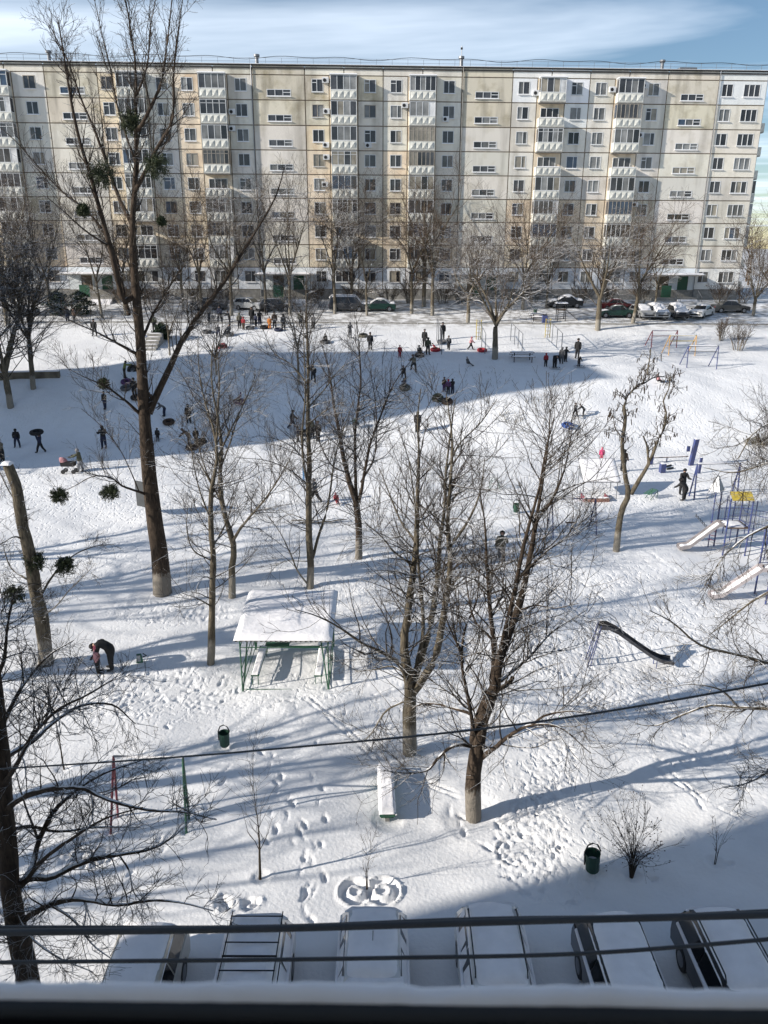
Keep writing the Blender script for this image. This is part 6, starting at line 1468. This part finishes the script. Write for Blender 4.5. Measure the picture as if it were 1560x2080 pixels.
def person(px, py, H, pose, face, jac, tro, hat, label, kind='hat', coat=0, group=None, fingers=False, dz=0, loc=None, boots='black', scarf=None):
    q = loc or gp(px, py); m_, nk, hd, ht, J = body_mesh(pose, fingers)
    o = empty('person', (q.x, q.y, q.z + dz), R(face), label, 'person', group); bk = 1.22 if pose == 'bend' else 1.30 if 'quilted' in label else 1.10; o.scale = (H * bk, H * bk, H)
    b = put('body', m_, (0, 0, 0), o)
    for i, k in enumerate((jac, tro, boots, 'black')):
        b.material_slots[i].link = 'OBJECT'; b.material_slots[i].material = CL[k]
    d = (ht - nk).normalized(); c = hd.lerp(ht, .45)
    T = Matrix.Translation(c) @ d.to_track_quat('Z', 'Y').to_matrix().to_4x4()
    if kind == 'hat':
        x = MB().lathe([(.066, -.012), (.068, .02), (.06, .05), (.035, .074), (.008, .082)], CL[hat], 12, T=T).build('hat', o, True)
    else:
        # hood: shell open to the front
        vs = []; fs = []; n1, n2 = 7, 12
        for i in range(n1):
            ph = math.pi * (.02 + .80 * i / (n1 - 1))
            for k in range(n2):
                th_ = R(-235) + R(290) * k / (n2 - 1); rr = .073 * math.sin(ph) + (.012 if i == n1 - 1 else 0); vs.append(T @ Vector((rr * math.cos(th_), rr * math.sin(th_) - .006, .078 * math.cos(ph) - .004)))
        for i in range(n1 - 1):
            for k in range(n2 - 1): a = i * n2 + k; fs.append((a, a + 1, a + n2 + 1, a + n2))
        MB().poly(vs, fs, CL[hat]).build('hood', o, True)
    if coat:
        P0 = J[1]; MB().lathe([(.088, .08), (.105, 0), (.115, -coat * .5), (.118, -coat), (.10, -coat + .003)], CL[jac], 14, c=(P0.x, P0.y, P0.z), sy=.85).build('coat_skirt', o, True)
    if scarf: MB().lathe([(.05, -.02), (.058, 0), (.05, .022)], CL[scarf], 10, T=Matrix.Translation(nk) @ d.to_track_quat('Z', 'Y').to_matrix().to_4x4()).build('scarf', o, True)
    return o
AD, CH = 1.72, 1.22
PPL = [
 (138, 655, AD, 'stand', 20, 'black', 'navy', 'black', 'man in black standing by the far left tree, left one of the pair', 'hat'),
 (152, 658, 1.65, 'stand2', -30, 'brown', 'black', 'brown', 'person in brown standing by the far left tree, right one of the pair', 'hood'),
 (193, 683, 1.75, 'wide', 175, 'black', 'black', 'black', 'man in dark clothes standing legs apart on the left upper bank', 'hat'),
 (290, 685, 1.3, 'stand', 150, 'navy', 'navy', 'navy', 'child in dark blue beside a blue sledge near the bank steps', 'hood'),
 (314, 672, AD, 'stand', 200, 'olive', 'black', 'black', 'person in olive behind the blue sledge child', 'hood'),
 (254, 769, 1.6, 'reach', -60, 'dimgreen', 'black', 'black', 'person in a mustard green jacket beside a sledging ring on the left slope', 'hood'),
 (274, 806, 1.65, 'stand2', 200, 'black', 'black', 'black', 'dark person stepping onto a sledging ring left of the poplar', 'hood'),
 (214, 832, 1.55, 'stand2', 160, 'black', 'navy', 'black', 'thin dark figure standing alone on the shaded slope', 'hat'),
 (310, 818, 1.3, 'crouch', 60, 'brown', 'black', 'brown', 'crouching figure in brown just right of the poplar trunk on the slope', 'hood'),
 (336, 846, 1.4, 'stoop', 120, 'grey', 'navy', 'grey', 'stooping child in grey right of the poplar on the shaded slope', 'hood'),
 (384, 860, 1.6, 'stand', 200, 'black', 'black', 'black', 'dark figure amid the brushwood right of the poplar', 'hood'),
 (36, 909, 1.5, 'wide', 190, 'black', 'navy', 'black', 'boy in a dark jacket facing the camera at the left of the shaded flat', 'hood'),
 (83, 920, 1.5, 'carry', 75, 'navy', 'black', 'black', 'boy striding with a black ring held over his head', 'hat'),
 (6, 938, 1.75, 'hands', 160, 'khaki', 'black', 'grey', 'person in khaki cut off by the left picture edge', 'hat'),
 (212, 912, 1.85, 'phone', 185, 'black', 'navy', 'black', 'tall man in a black hood looking at his hands near the shade edge', 'hood'),
 (321, 897, 1.1, 'stand', 180, 'black', 'black', 'black', 'small dark child right of the poplar at the shade edge', 'hood'),
 (386, 905, 1.6, 'stoop', 90, 'brown', 'brown', 'brown', 'person in brown bending among rings right of the poplar', 'hood'),
 (399, 902, 1.3, 'stand', 200, 'black', 'black', 'black', 'dark child next to the person in brown', 'hat'),
 (165, 959, 1.72, 'pram', 90, 'olive', 'lightgrey', 'lightgrey', 'woman in a long olive parka and pale trousers pushing a pram', 'hood', .13),
 (447, 655, 1.8, 'wide', 170, 'navy', 'black', 'black', 'man in navy standing at the far road edge left of the crowd', 'hat'),
 (467, 662, 1.65, 'reach', 120, 'black', 'black', 'black', 'person in black reaching down left of the crowd', 'hat'),
 (425, 652, 1.6, 'stand', 60, 'grey', 'black', 'grey', 'faint grey figure behind the branches left of the man in navy', 'hat'),
 (444, 684, 1.3, 'walk', 200, 'grey', 'navy', 'black', 'child in grey walking down above the red ring', 'hat'),
 (465, 680, 1.5, 'sit', 150, 'black', 'black', 'black', 'dark figure sitting on a ring left of the crowd', 'hood'),
 (487, 667, 1.65, 'stand', 190, 'khaki', 'black', 'khaki', 'person in khaki, left one of the standing crowd', 'hood'),
 (495, 670, 1.35, 'stand2', 170, 'red', 'brown', 'red', 'child in dark red beside the person in khaki', 'hood'),
 (512, 658, 1.8, 'stand', 180, 'black', 'black', 'brown', 'tallest man in black in the middle of the crowd', 'hat'),
 (520, 664, 1.4, 'stand', 140, 'navy', 'black', 'black', 'child in navy in front of the tallest man', 'hood'),
 (528, 662, 1.7, 'hands', 200, 'black', 'navy', 'black', 'person in black with folded arms right of the tallest man', 'hood'),
 (548, 669, 1.35, 'stand', 180, 'orange', 'orange', 'brown', 'child in orange overalls at the right of the crowd', 'hat'),
 (541, 640, 1.7, 'stand', 180, 'black', 'black', 'black', 'figure in black at the road behind the orange child', 'hood'),
 (558, 667, 1.75, 'stand', 200, 'brown', 'black', 'black', 'adult in brown beside the orange child', 'hat'),
 (576, 671, 1.7, 'stand2', 220, 'black', 'black', 'black', 'rightmost adult in black of the far crowd', 'hood'),
 (611, 664, 1.7, 'stand', 190, 'olive', 'black', 'black', 'figure in olive behind the tall upright tree crown', 'hat'),
 (637, 668, 1.5, 'stand', 150, 'grey', 'black', 'grey', 'grey figure between the tall tree leaders', 'hat'),
 (661, 695, 1.2, 'sit', 190, 'black', 'black', 'black', 'child sitting on a ring below the far crowd on the right', 'hood'),
 (711, 686, 1.6, 'hands', 190, 'grey', 'grey', 'grey', 'person in grey standing right of the sitting child', 'hood'),
 (752, 711, 1.7, 'stand', 180, 'black', 'black', 'black', 'slim person in black standing alone on the bank edge', 'hat'),
 (487, 816, 1.15, 'sit', 100, 'purple', 'black', 'purple', 'child in purple sliding down seated in mid slope', 'hood'),
 (637, 779, 1.7, 'climb', 10, 'black', 'black', 'black', 'dark person climbing the slope behind the tall tree', 'hood'),
 (594, 871, 1.6, 'walk', -70, 'black', 'navy', 'black', 'person in black striding left at the foot of the slope', 'hood'),
 (605, 897, 1.25, 'stand', 90, 'navy', 'black', 'navy', 'dark child beside the tall tree at the shade edge', 'hood'),
 (636, 890, 1.7, 'stoop', 30, 'olive', 'black', 'olive', 'person in olive bending behind the tall tree', 'hood'),
 (646, 896, 1.6, 'stand', 200, 'black', 'black', 'brown', 'person in black behind the stooping one in olive', 'hat'),
 (727, 868, 1.2, 'crouch', 120, 'green', 'black', 'green', 'child in dark green crouching at the foot of the slope', 'hood'),
 (812, 727, 1.2, 'stand', 180, 'red', 'red', 'palepink', 'child in red overalls with a pink hat on the bank edge', 'hat'),
 (862, 704, 1.7, 'stand', 160, 'black', 'black', 'grey', 'adult in black at the top of the run, left one of two', 'hat'),
 (869, 721, 1.65, 'stand2', 200, 'olive', 'black', 'black', 'adult in olive at the top of the run, right one of two', 'hood'),
 (852, 722, 1.35, 'sit', 200, 'black', 'black', 'black', 'dark child sitting on a ring ready to slide', 'hood'),
 (884, 712, 1.1, 'lie', 260, 'red', 'black', 'black', 'child in red lying on a ring by the adults', 'hat'),
 (841, 757, 1.65, 'climb', 20, 'khaki', 'black', 'black', 'person in khaki climbing up the slope with hands forward', 'hat'),
 (821, 772, 1.3, 'climb', 20, 'black', 'black', 'black', 'upper of two dark children climbing the slope', 'hat'),
 (822, 788, 1.2, 'crouch', 10, 'navy', 'olive', 'navy', 'lower of two dark children crouching on the slope', 'hood'),
 (899, 690, 1.75, 'stand', 10, 'black', 'black', 'black', 'man in black standing beyond the exercise bars', 'hat'),
 (911, 711, 1.45, 'walk', 170, 'grey', 'black', 'brown', 'youth in grey striding right of the exercise bars', 'hat'),
 (956, 711, 1.35, 'walk', -80, 'palepink', 'black', 'pink', 'child in a pink coat walking left by the yellow ladder', 'hood', .07),
 (950, 743, 1.15, 'sit', 230, 'grey', 'grey', 'lightgrey', 'child in grey sitting in the snow on the bank', 'hat'),
 (902, 796, 1.25, 'stand', 200, 'brown', 'purple', 'brown', 'left one of three children standing in mid slope by the rings', 'hat'),
 (910, 801, 1.3, 'stand', 170, 'purple', 'black', 'red', 'middle one of three children standing in mid slope by the rings', 'hood'),
 (919, 800, 1.3, 'hands', 150, 'black', 'navy', 'black', 'right one of three children standing in mid slope by the rings', 'hood'),
 (848, 878, 1.68, 'stand2', 180, 'black', 'black', 'black', 'woman in a long black coat at the edge of the shade', 'hood', .15),
 (1108, 745, 1.25, 'stand', 180, 'red', 'black', 'red', 'child in a red coat at the far end of the bank', 'hood', .08),
 (1126, 747, 1.65, 'bend', 185, 'black', 'black', 'black', 'adult in black bent double over a sledge on the bank', 'hood'),
 (1140, 739, 1.55, 'stand2', 170, 'grey', 'grey', 'grey', 'child in grey standing behind the bent adult', 'hood'),
 (1148, 735, 1.4, 'hands', 200, 'black', 'black', 'black', 'smaller child in black right of the one in grey', 'hood'),
 (1172, 728, 1.85, 'stand', 150, 'black', 'black', 'black', 'tall man in black standing at the right end of the bank group', 'hat'),
 (1175, 745, 1.15, 'stoop', 180, 'black', 'black', 'black', 'small child in black in front of the tall man', 'hood'),
 (1168, 848, 1.25, 'walk', 20, 'grey', 'black', 'brown', 'child in grey walking up the sunny slope', 'hat'),
 (1186, 846, 1.15, 'stoop', 60, 'black', 'black', 'black', 'child in black bending on the sunny slope', 'hat'),
 (1336, 779, 1.2, 'sit', -70, 'palepink', 'black', 'brown', 'child in pale pink seen through the pod tree crown', 'hat'),
 (1221, 939, 1.15, 'stand', 180, 'hotpink', 'pink', 'pink', 'child in bright pink behind the playhouse roof', 'hood', .12),
 (1265, 957, 1.6, 'stand2', 200, 'brown', 'black', 'black', 'person in brown half hidden behind the crooked pod tree', 'hood'),
 (1384, 1004, 1.75, 'hands', 185, 'black', 'black', 'black', 'man in black standing with hands together by the blue swing frame', 'hat'),
 (1391, 1018, 1.6, 'stoop', 30, 'black', 'black', 'black', 'figure in black stooping in front of the standing man', 'hood'),
 (1017, 1141, 1.80, 'walk', -15, 'camo', 'grey', 'camo', 'man in a dark camouflage jacket walking between the big trees', 'hood', .06),
 (218, 1362, 1.78, 'bend', 115, 'black', 'black', 'black', 'man in black bending down to the child in pink', 'hat'),
 (200, 1367, 1.22, 'stand', -75, 'palepink', 'black', 'pink', 'small child in a pink quilted jacket held by the bending man', 'hood', .06),
 (640, 1022, 1.7, 'walk', 60, 'grey', 'black', 'grey', 'person in grey walking behind the tall tree trunk in the field', 'hood', .1),
 (683, 1022, .95, 'sit', 200, 'red', 'red', 'red', 'toddler in red sitting in the snow between two trees', 'hood'),
]
hires = {'man in black bending', 'small child in a pink quilted', 'man in a dark camouflage', 'man in black standing with hands', 'woman in a long olive', 'tall man in a black hood'}
for p in PPL:
    px, py, H, pose, face, jac, tro, hat, label, kd = p[:10]; coat = p[10] if len(p) > 10 else 0
    loc = None
    if label.startswith('man in black bending'): g_ = gp(230, 1361); loc = g_; face = 90
    if label.startswith('adult in brown beside'): pass
    person(px, py, H, pose, face, jac, tro, hat, label, kd, coat, fingers=any(label.startswith(s) for s in hires), loc=loc)

# rings, sledges, pram, toy
def ring(px, py, c, label, tilt=0, r_=.42, dz=0, loc=None, rz=0):
    q = loc or gp(px, py); o = empty('sledging_ring', (q.x, q.y, q.z + dz), R(rz), label, 'sledging ring', 'inflated sledging rings'); T = Matrix.Rotation(R(tilt), 4, 'X'); vs = []; fs = []; n1, n2 = 18, 8; rt = .15
    for i in range(n1):
        a = i / n1 * 6.283
        for k in range(n2):
            b = k / n2 * 6.283; rr = r_ - rt * .2 + rt * math.cos(b); vs.append(T @ Vector((rr * math.cos(a), rr * math.sin(a), rt + rt * math.sin(b))))
    for i in range(n1):
        for k in range(n2): fs.append((i * n2 + k, ((i + 1) % n1) * n2 + k, ((i + 1) % n1) * n2 + (k + 1) % n2, i * n2 + (k + 1) % n2))
    MB().poly(vs, fs, CL[c]).build('tube', o, True)
    MB().lathe([(r_ - rt, 0), (r_ - rt, .03), (.02, .05)], CL['black' if c != 'black' else 'grey'], 12, T=T, c=(0, 0, rt * .5)).build('seat', o)
    MB().box(-.06, .06, -.015, .015, rt * 1.9, rt * 2.2, CL['black'], T=T @ Matrix.Translation((r_ - .03, 0, 0))).build('handle', o)
slope = 24
for px, py, c, lb, tl in ((452, 706, 'red', 'bright red ring lying alone on the snowy bank', 28), (257, 778, 'purple', 'dark purple ring at the feet of the person in mustard green', 18), (256, 791, 'grey', 'grey ring lying below the purple one', 15),
    (270, 752, 'black', 'black ring held behind the person in mustard green', 55), (277, 810, 'black', 'black ring under the dark person left of the poplar', 12), (343, 860, 'brown', 'brownish ring right of the poplar', 15), (390, 912, 'brown', 'brown ring by the bending person in brown', 12),
    (408, 900, 'black', 'black ring at the shade edge right of the brown one', 12), (466, 682, 'grey', 'grey ring under the figure sitting left of the crowd', 15), (508, 668, 'grey', 'grey ring at the feet of the crowd, left one', 10), (537, 667, 'black', 'black ring at the feet of the crowd, middle one', 10),
    (566, 672, 'navy', 'navy ring at the feet of the crowd, right one', 10), (420, 676, 'grey', 'flat grey ring left of the walking child in grey', 8), (661, 697, 'grey', 'ring under the sitting child right of the crowd', 12), (738, 684, 'khaki', 'khaki ring left of the slim person in black', 14),
    (487, 819, 'purple', 'purple ring sliding down the shaded slope', 16), (852, 724, 'black', 'black ring under the dark child ready to slide', 14), (884, 713, 'red', 'red ring under the lying child', 10), (897, 697, 'grey', 'grey ring beside the exercise bars', 12),
    (889, 811, 'olive', 'olive patterned ring standing in mid slope', 50), (908, 818, 'brown', 'brown ring lying below the three children', 22), (979, 714, 'red', 'dark red ring beneath the yellow ladder bars', 10), (1153, 867, 'blue', 'bright blue ring at the foot of the sunny slope', 12), (822, 790, 'khaki', 'khaki ring below the climbing children', 20),
    (614, 882, 'black', 'black ring at the foot of the slope beside the striding person', 10)):
    ring(px, py, c, lb, tl, .40)
# ring carried over the boy's head
q = gp(83, 920); ring(0, 0, 'black', 'black ring carried over the head of the striding boy', 8, .42, 0, Vector((q.x - .1, q.y, q.z + 1.52)))
def sled(px, py, c, label, rz=20, kind='sledge'):
    q = gp(px, py); o = empty('sledge', q, R(rz), label, kind)
    for x in (-.18, .18): MB().tube([(x, -.5, .02), (x, .4, .02), (x, .55, .12), (x, .5, .22)], .015, M_GREYM, 5).build('runner', o)
    for k in range(4): MB().box(-.2, .2, -.42 + k * .22, -.30 + k * .22, .18, .20, CL[c]).build('slat', o)
sled(298, 686, 'blue', 'blue sledge beside the child in dark blue', 40); sled(1128, 750, 'black', 'black sledge under the adult bent double', 75); sled(1178, 747, 'black', 'small dark sledge by the little child on the bank', 60)
sled(1001, 1136, 'grey', 'grey sledge pulled by the man in camouflage', -40); sled(716, 690, 'black', 'dark sledge beside the person in grey', 10)
# pram
q = gp(142, 961); o = empty('pram', q, R(90), 'dark pram with a pale hood pushed along the shade edge', 'pram')
for x in (-.27, .27):
    for y in (-.38, .38):
        t = Matrix.Translation((x, y, .16)) @ Matrix.Rotation(R(90), 4, 'Y'); MB().lathe([(.12, -.03), (.16, -.03), (.16, .03), (.12, .03)], M_BLACK, 12, T=t).build('wheel', o)
b = MB(); b.tube([(-.24, -.38, .16), (-.24, .2, .7), (-.24, -.75, 1.05)], .015, M_GREYM, 5); b.tube([(.24, -.38, .16), (.24, .2, .7), (.24, -.75, 1.05)], .015, M_GREYM, 5)
b.tube([(-.24, .38, .16), (-.24, -.1, .6)], .015, M_GREYM, 5); b.tube([(.24, .38, .16), (.24, -.1, .6)], .015, M_GREYM, 5); b.tube([(-.24, -.75, 1.05), (.24, -.75, 1.05)], .018, M_BLACK, 6); b.build('frame', o)
MB().box(-.24, .24, -.45, .5, .55, .85, CL['black'], taper=-.03).build('carrycot', o)
vs = []; fs = []
for i in range(6):
    a = R(10 + 100 * i / 5)
    for k in range(7):
        b_ = math.pi * k / 6; vs.append((-.25 * math.cos(b_), .48 - .42 * math.cos(a) * (.3 + .7 * math.sin(b_)) - .0, .86 + .34 * math.sin(b_) * math.sin(a)))
for i in range(5):
    for k in range(6): fs.append((i * 7 + k, i * 7 + k + 1, i * 7 + 8 + k, i * 7 + 7 + k))
MB().poly(vs, fs, CL['palepink']).build('hood', o)
# green toy sledge
q = gp(284, 1346); o = empty('toy_sledge', q, R(15), 'small green and white toy sledge standing in the snow by the bending man', 'toy')
MB().box(-.14, .14, -.06, .06, .02, .42, mat('toy_green', (.04, .14, .09), .5), taper=.04).build('body', o); MB().box(-.10, .05, -.09, -.065, .1, .38, CL['white']).build('panel', o)
b = MB(); b.tube([(.14, 0, .25), (.3, 0, .3), (.16, 0, .42)], .03, CL['black'], 5); b.build('handle', o)
# fallen dark boughs
q = gp(640, 1062); o = empty('fallen_bough', q, R(8), 'dark fallen bough lying on the snow behind the tall tree', 'bough')
b = MB()
for k in range(7):
    y = rnd.uniform(-.3, .3); x = -1.5 + k * .4; b.tube([(x, y, .08), (x + .6, y + rnd.uniform(-.2, .2), .16), (x + 1.1, y + rnd.uniform(-.3, .3), .10)], [.09, .07, .02], M_BARK, 6)
b.build('branches', o)
def tuft(px, py, rx, ry, n, h, label, name='dry_grass', r3=.0):
    V = []; F = []
    for i in range(n):
        a = rnd.uniform(0, 6.28); r_ = math.sqrt(rnd.random()); q = gp(px + rx * r_ * math.cos(a), py + ry * r_ * math.sin(a)); t = rnd.uniform(0, 6.28); hh = h * rnd.uniform(.5, 1.2); wv = .012
        dx_, dy_ = math.cos(t), math.sin(t); l = hh * .5
        V += [(q.x - wv * dy_, q.y + wv * dx_, q.z - .03), (q.x + wv * dy_, q.y - wv * dx_, q.z - .03), (q.x + dx_ * l * .5, q.y + dy_ * l * .5, q.z + hh * .8), (q.x + dx_ * l, q.y + dy_ * l, q.z + hh)]; F.append((i * 4, i * 4 + 1, i * 4 + 2, i * 4 + 3))
    tag(put(name, np_mesh(name, [(np.array(V, float), np.array(F), 0)], [mat('dry_grass', (.12, .10, .055), .9)])), label, 'grass', kind='stuff')
tuft(1035, 850, 34, 12, 70, .3, 'dry grass poking through the snow at the foot of the sunny slope'); tuft(1095, 815, 30, 14, 60, .28, 'thin dry grass on the curve of the slope'); tuft(975, 770, 70, 26, 80, .22, 'scattered grass stalks in the shaded slope right of the rings')
tuft(1060, 1045, 250, 60, 60, .2, 'few grass stalks in the field'); tuft(1540, 900, 30, 8, 200, .4, 'grass tuft at the right edge'); tuft(300, 700, 120, 40, 200, .25, 'grass stalks on the left bank')
finish_ground()
# ------------------------------------------------------------------ cables and our own window ledge
def cable(name, pts, r_, label):
    P = [at(*p) for p in pts]; Q, _ = resample([np.array(p) for p in P], [1, 1], 40); c = Vector(Q[20]); o = MB()
    o.tube([Vector(p) - c for p in Q], r_, M_WIRE, 10); x = o.build(name, None, True); x.location = c
    tag(x, label, 'cable'); return x
cable('overhead_cable', [(-200, 1574, 7.0), (0, 1562, 6.6), (540, 1523, 5.8), (1100, 1465, 5.4), (1560, 1388, 5.2), (1760, 1350, 5.2)], .0085, 'single black cable crossing the snow aslant above the benches')
cable('overhead_cable', [(-200, 1896, 2.1), (0, 1894, 2.05), (560, 1886, 2.0), (1100, 1870, 2.0), (1560, 1858, 2.0), (1760, 1852, 2.0)], .0115, 'thickest dark cable running across the parked cars')
cable('overhead_cable', [(-200, 1886, 2.2), (0, 1884, 2.15), (560, 1882, 2.1), (1000, 1866, 2.1), (1300, 1862, 2.1), (1760, 1840, 2.1)], .007, 'thin cable twisted along the thickest one')
cable('overhead_cable', [(-200, 1958, 1.9), (0, 1955, 1.85), (780, 1946, 1.8), (1200, 1936, 1.8), (1560, 1908, 1.8), (1760, 1890, 1.8)], .0062, 'lowest thin cable just above the snowy ledge')
yl = .50; zl_ = at(780, 1997, yl).z; M_SHADE_BLACK = mat('shade_black_frame', (.004, .004, .005), .9, spec=.1)  # near-black colour stands in for the unlit inside of the window
o = empty('window_ledge', (0, yl, zl_), R(-.55), 'dark window ledge in the foreground with a strip of snow along its edge', 'ledge')
MB().box(-.9, .9, -.045, .0, -.06, -.018, M_SHADE_BLACK).build('ledge_edge', o)
n = 160; vs = []; fs = []; r_ = random.Random(3); prof = [(.006, -.030), (.005, -.010), (.002, -.003), (-.003, -.001), (-.008, -.003), (-.012, -.008), (-.013, -.020)]
h = [0] * (n + 1)
for k in range(1, n + 1): h[k] = .82 * h[k - 1] + r_.gauss(0, .0006)
for i in range(n + 1):
    for (y, z) in prof: vs.append((-.9 + 1.8 * i / n, y + h[i] * .5, z + (h[i] if z > -.02 else 0)))
k = len(prof)
for i in range(n):
    for j in range(k - 1): fs.append((i * k + j, (i + 1) * k + j, (i + 1) * k + j + 1, i * k + j + 1))
MB().poly(vs, fs, M_SNOW).build('ledge_snow', o, True)
b = MB(); b.tube([(-.9, -.0145, -.0175), (.9, -.0145, -.0175)], .0085, mat('shade_fade_rail', (.02, .022, .025), .7), 20); b.build('rail', o, True)  # dark rail colour paints the snow edge's shading off into black
b = MB(); b.box(-.9, .9, -.30, -.047, -.09, -.03, M_SHADE_BLACK); b.build('sill', o)
b = MB(); b.box(-.9, .9, -.0, .02, -.9, -.062, M_SHADE_BLACK); b.build('front_panel', o)
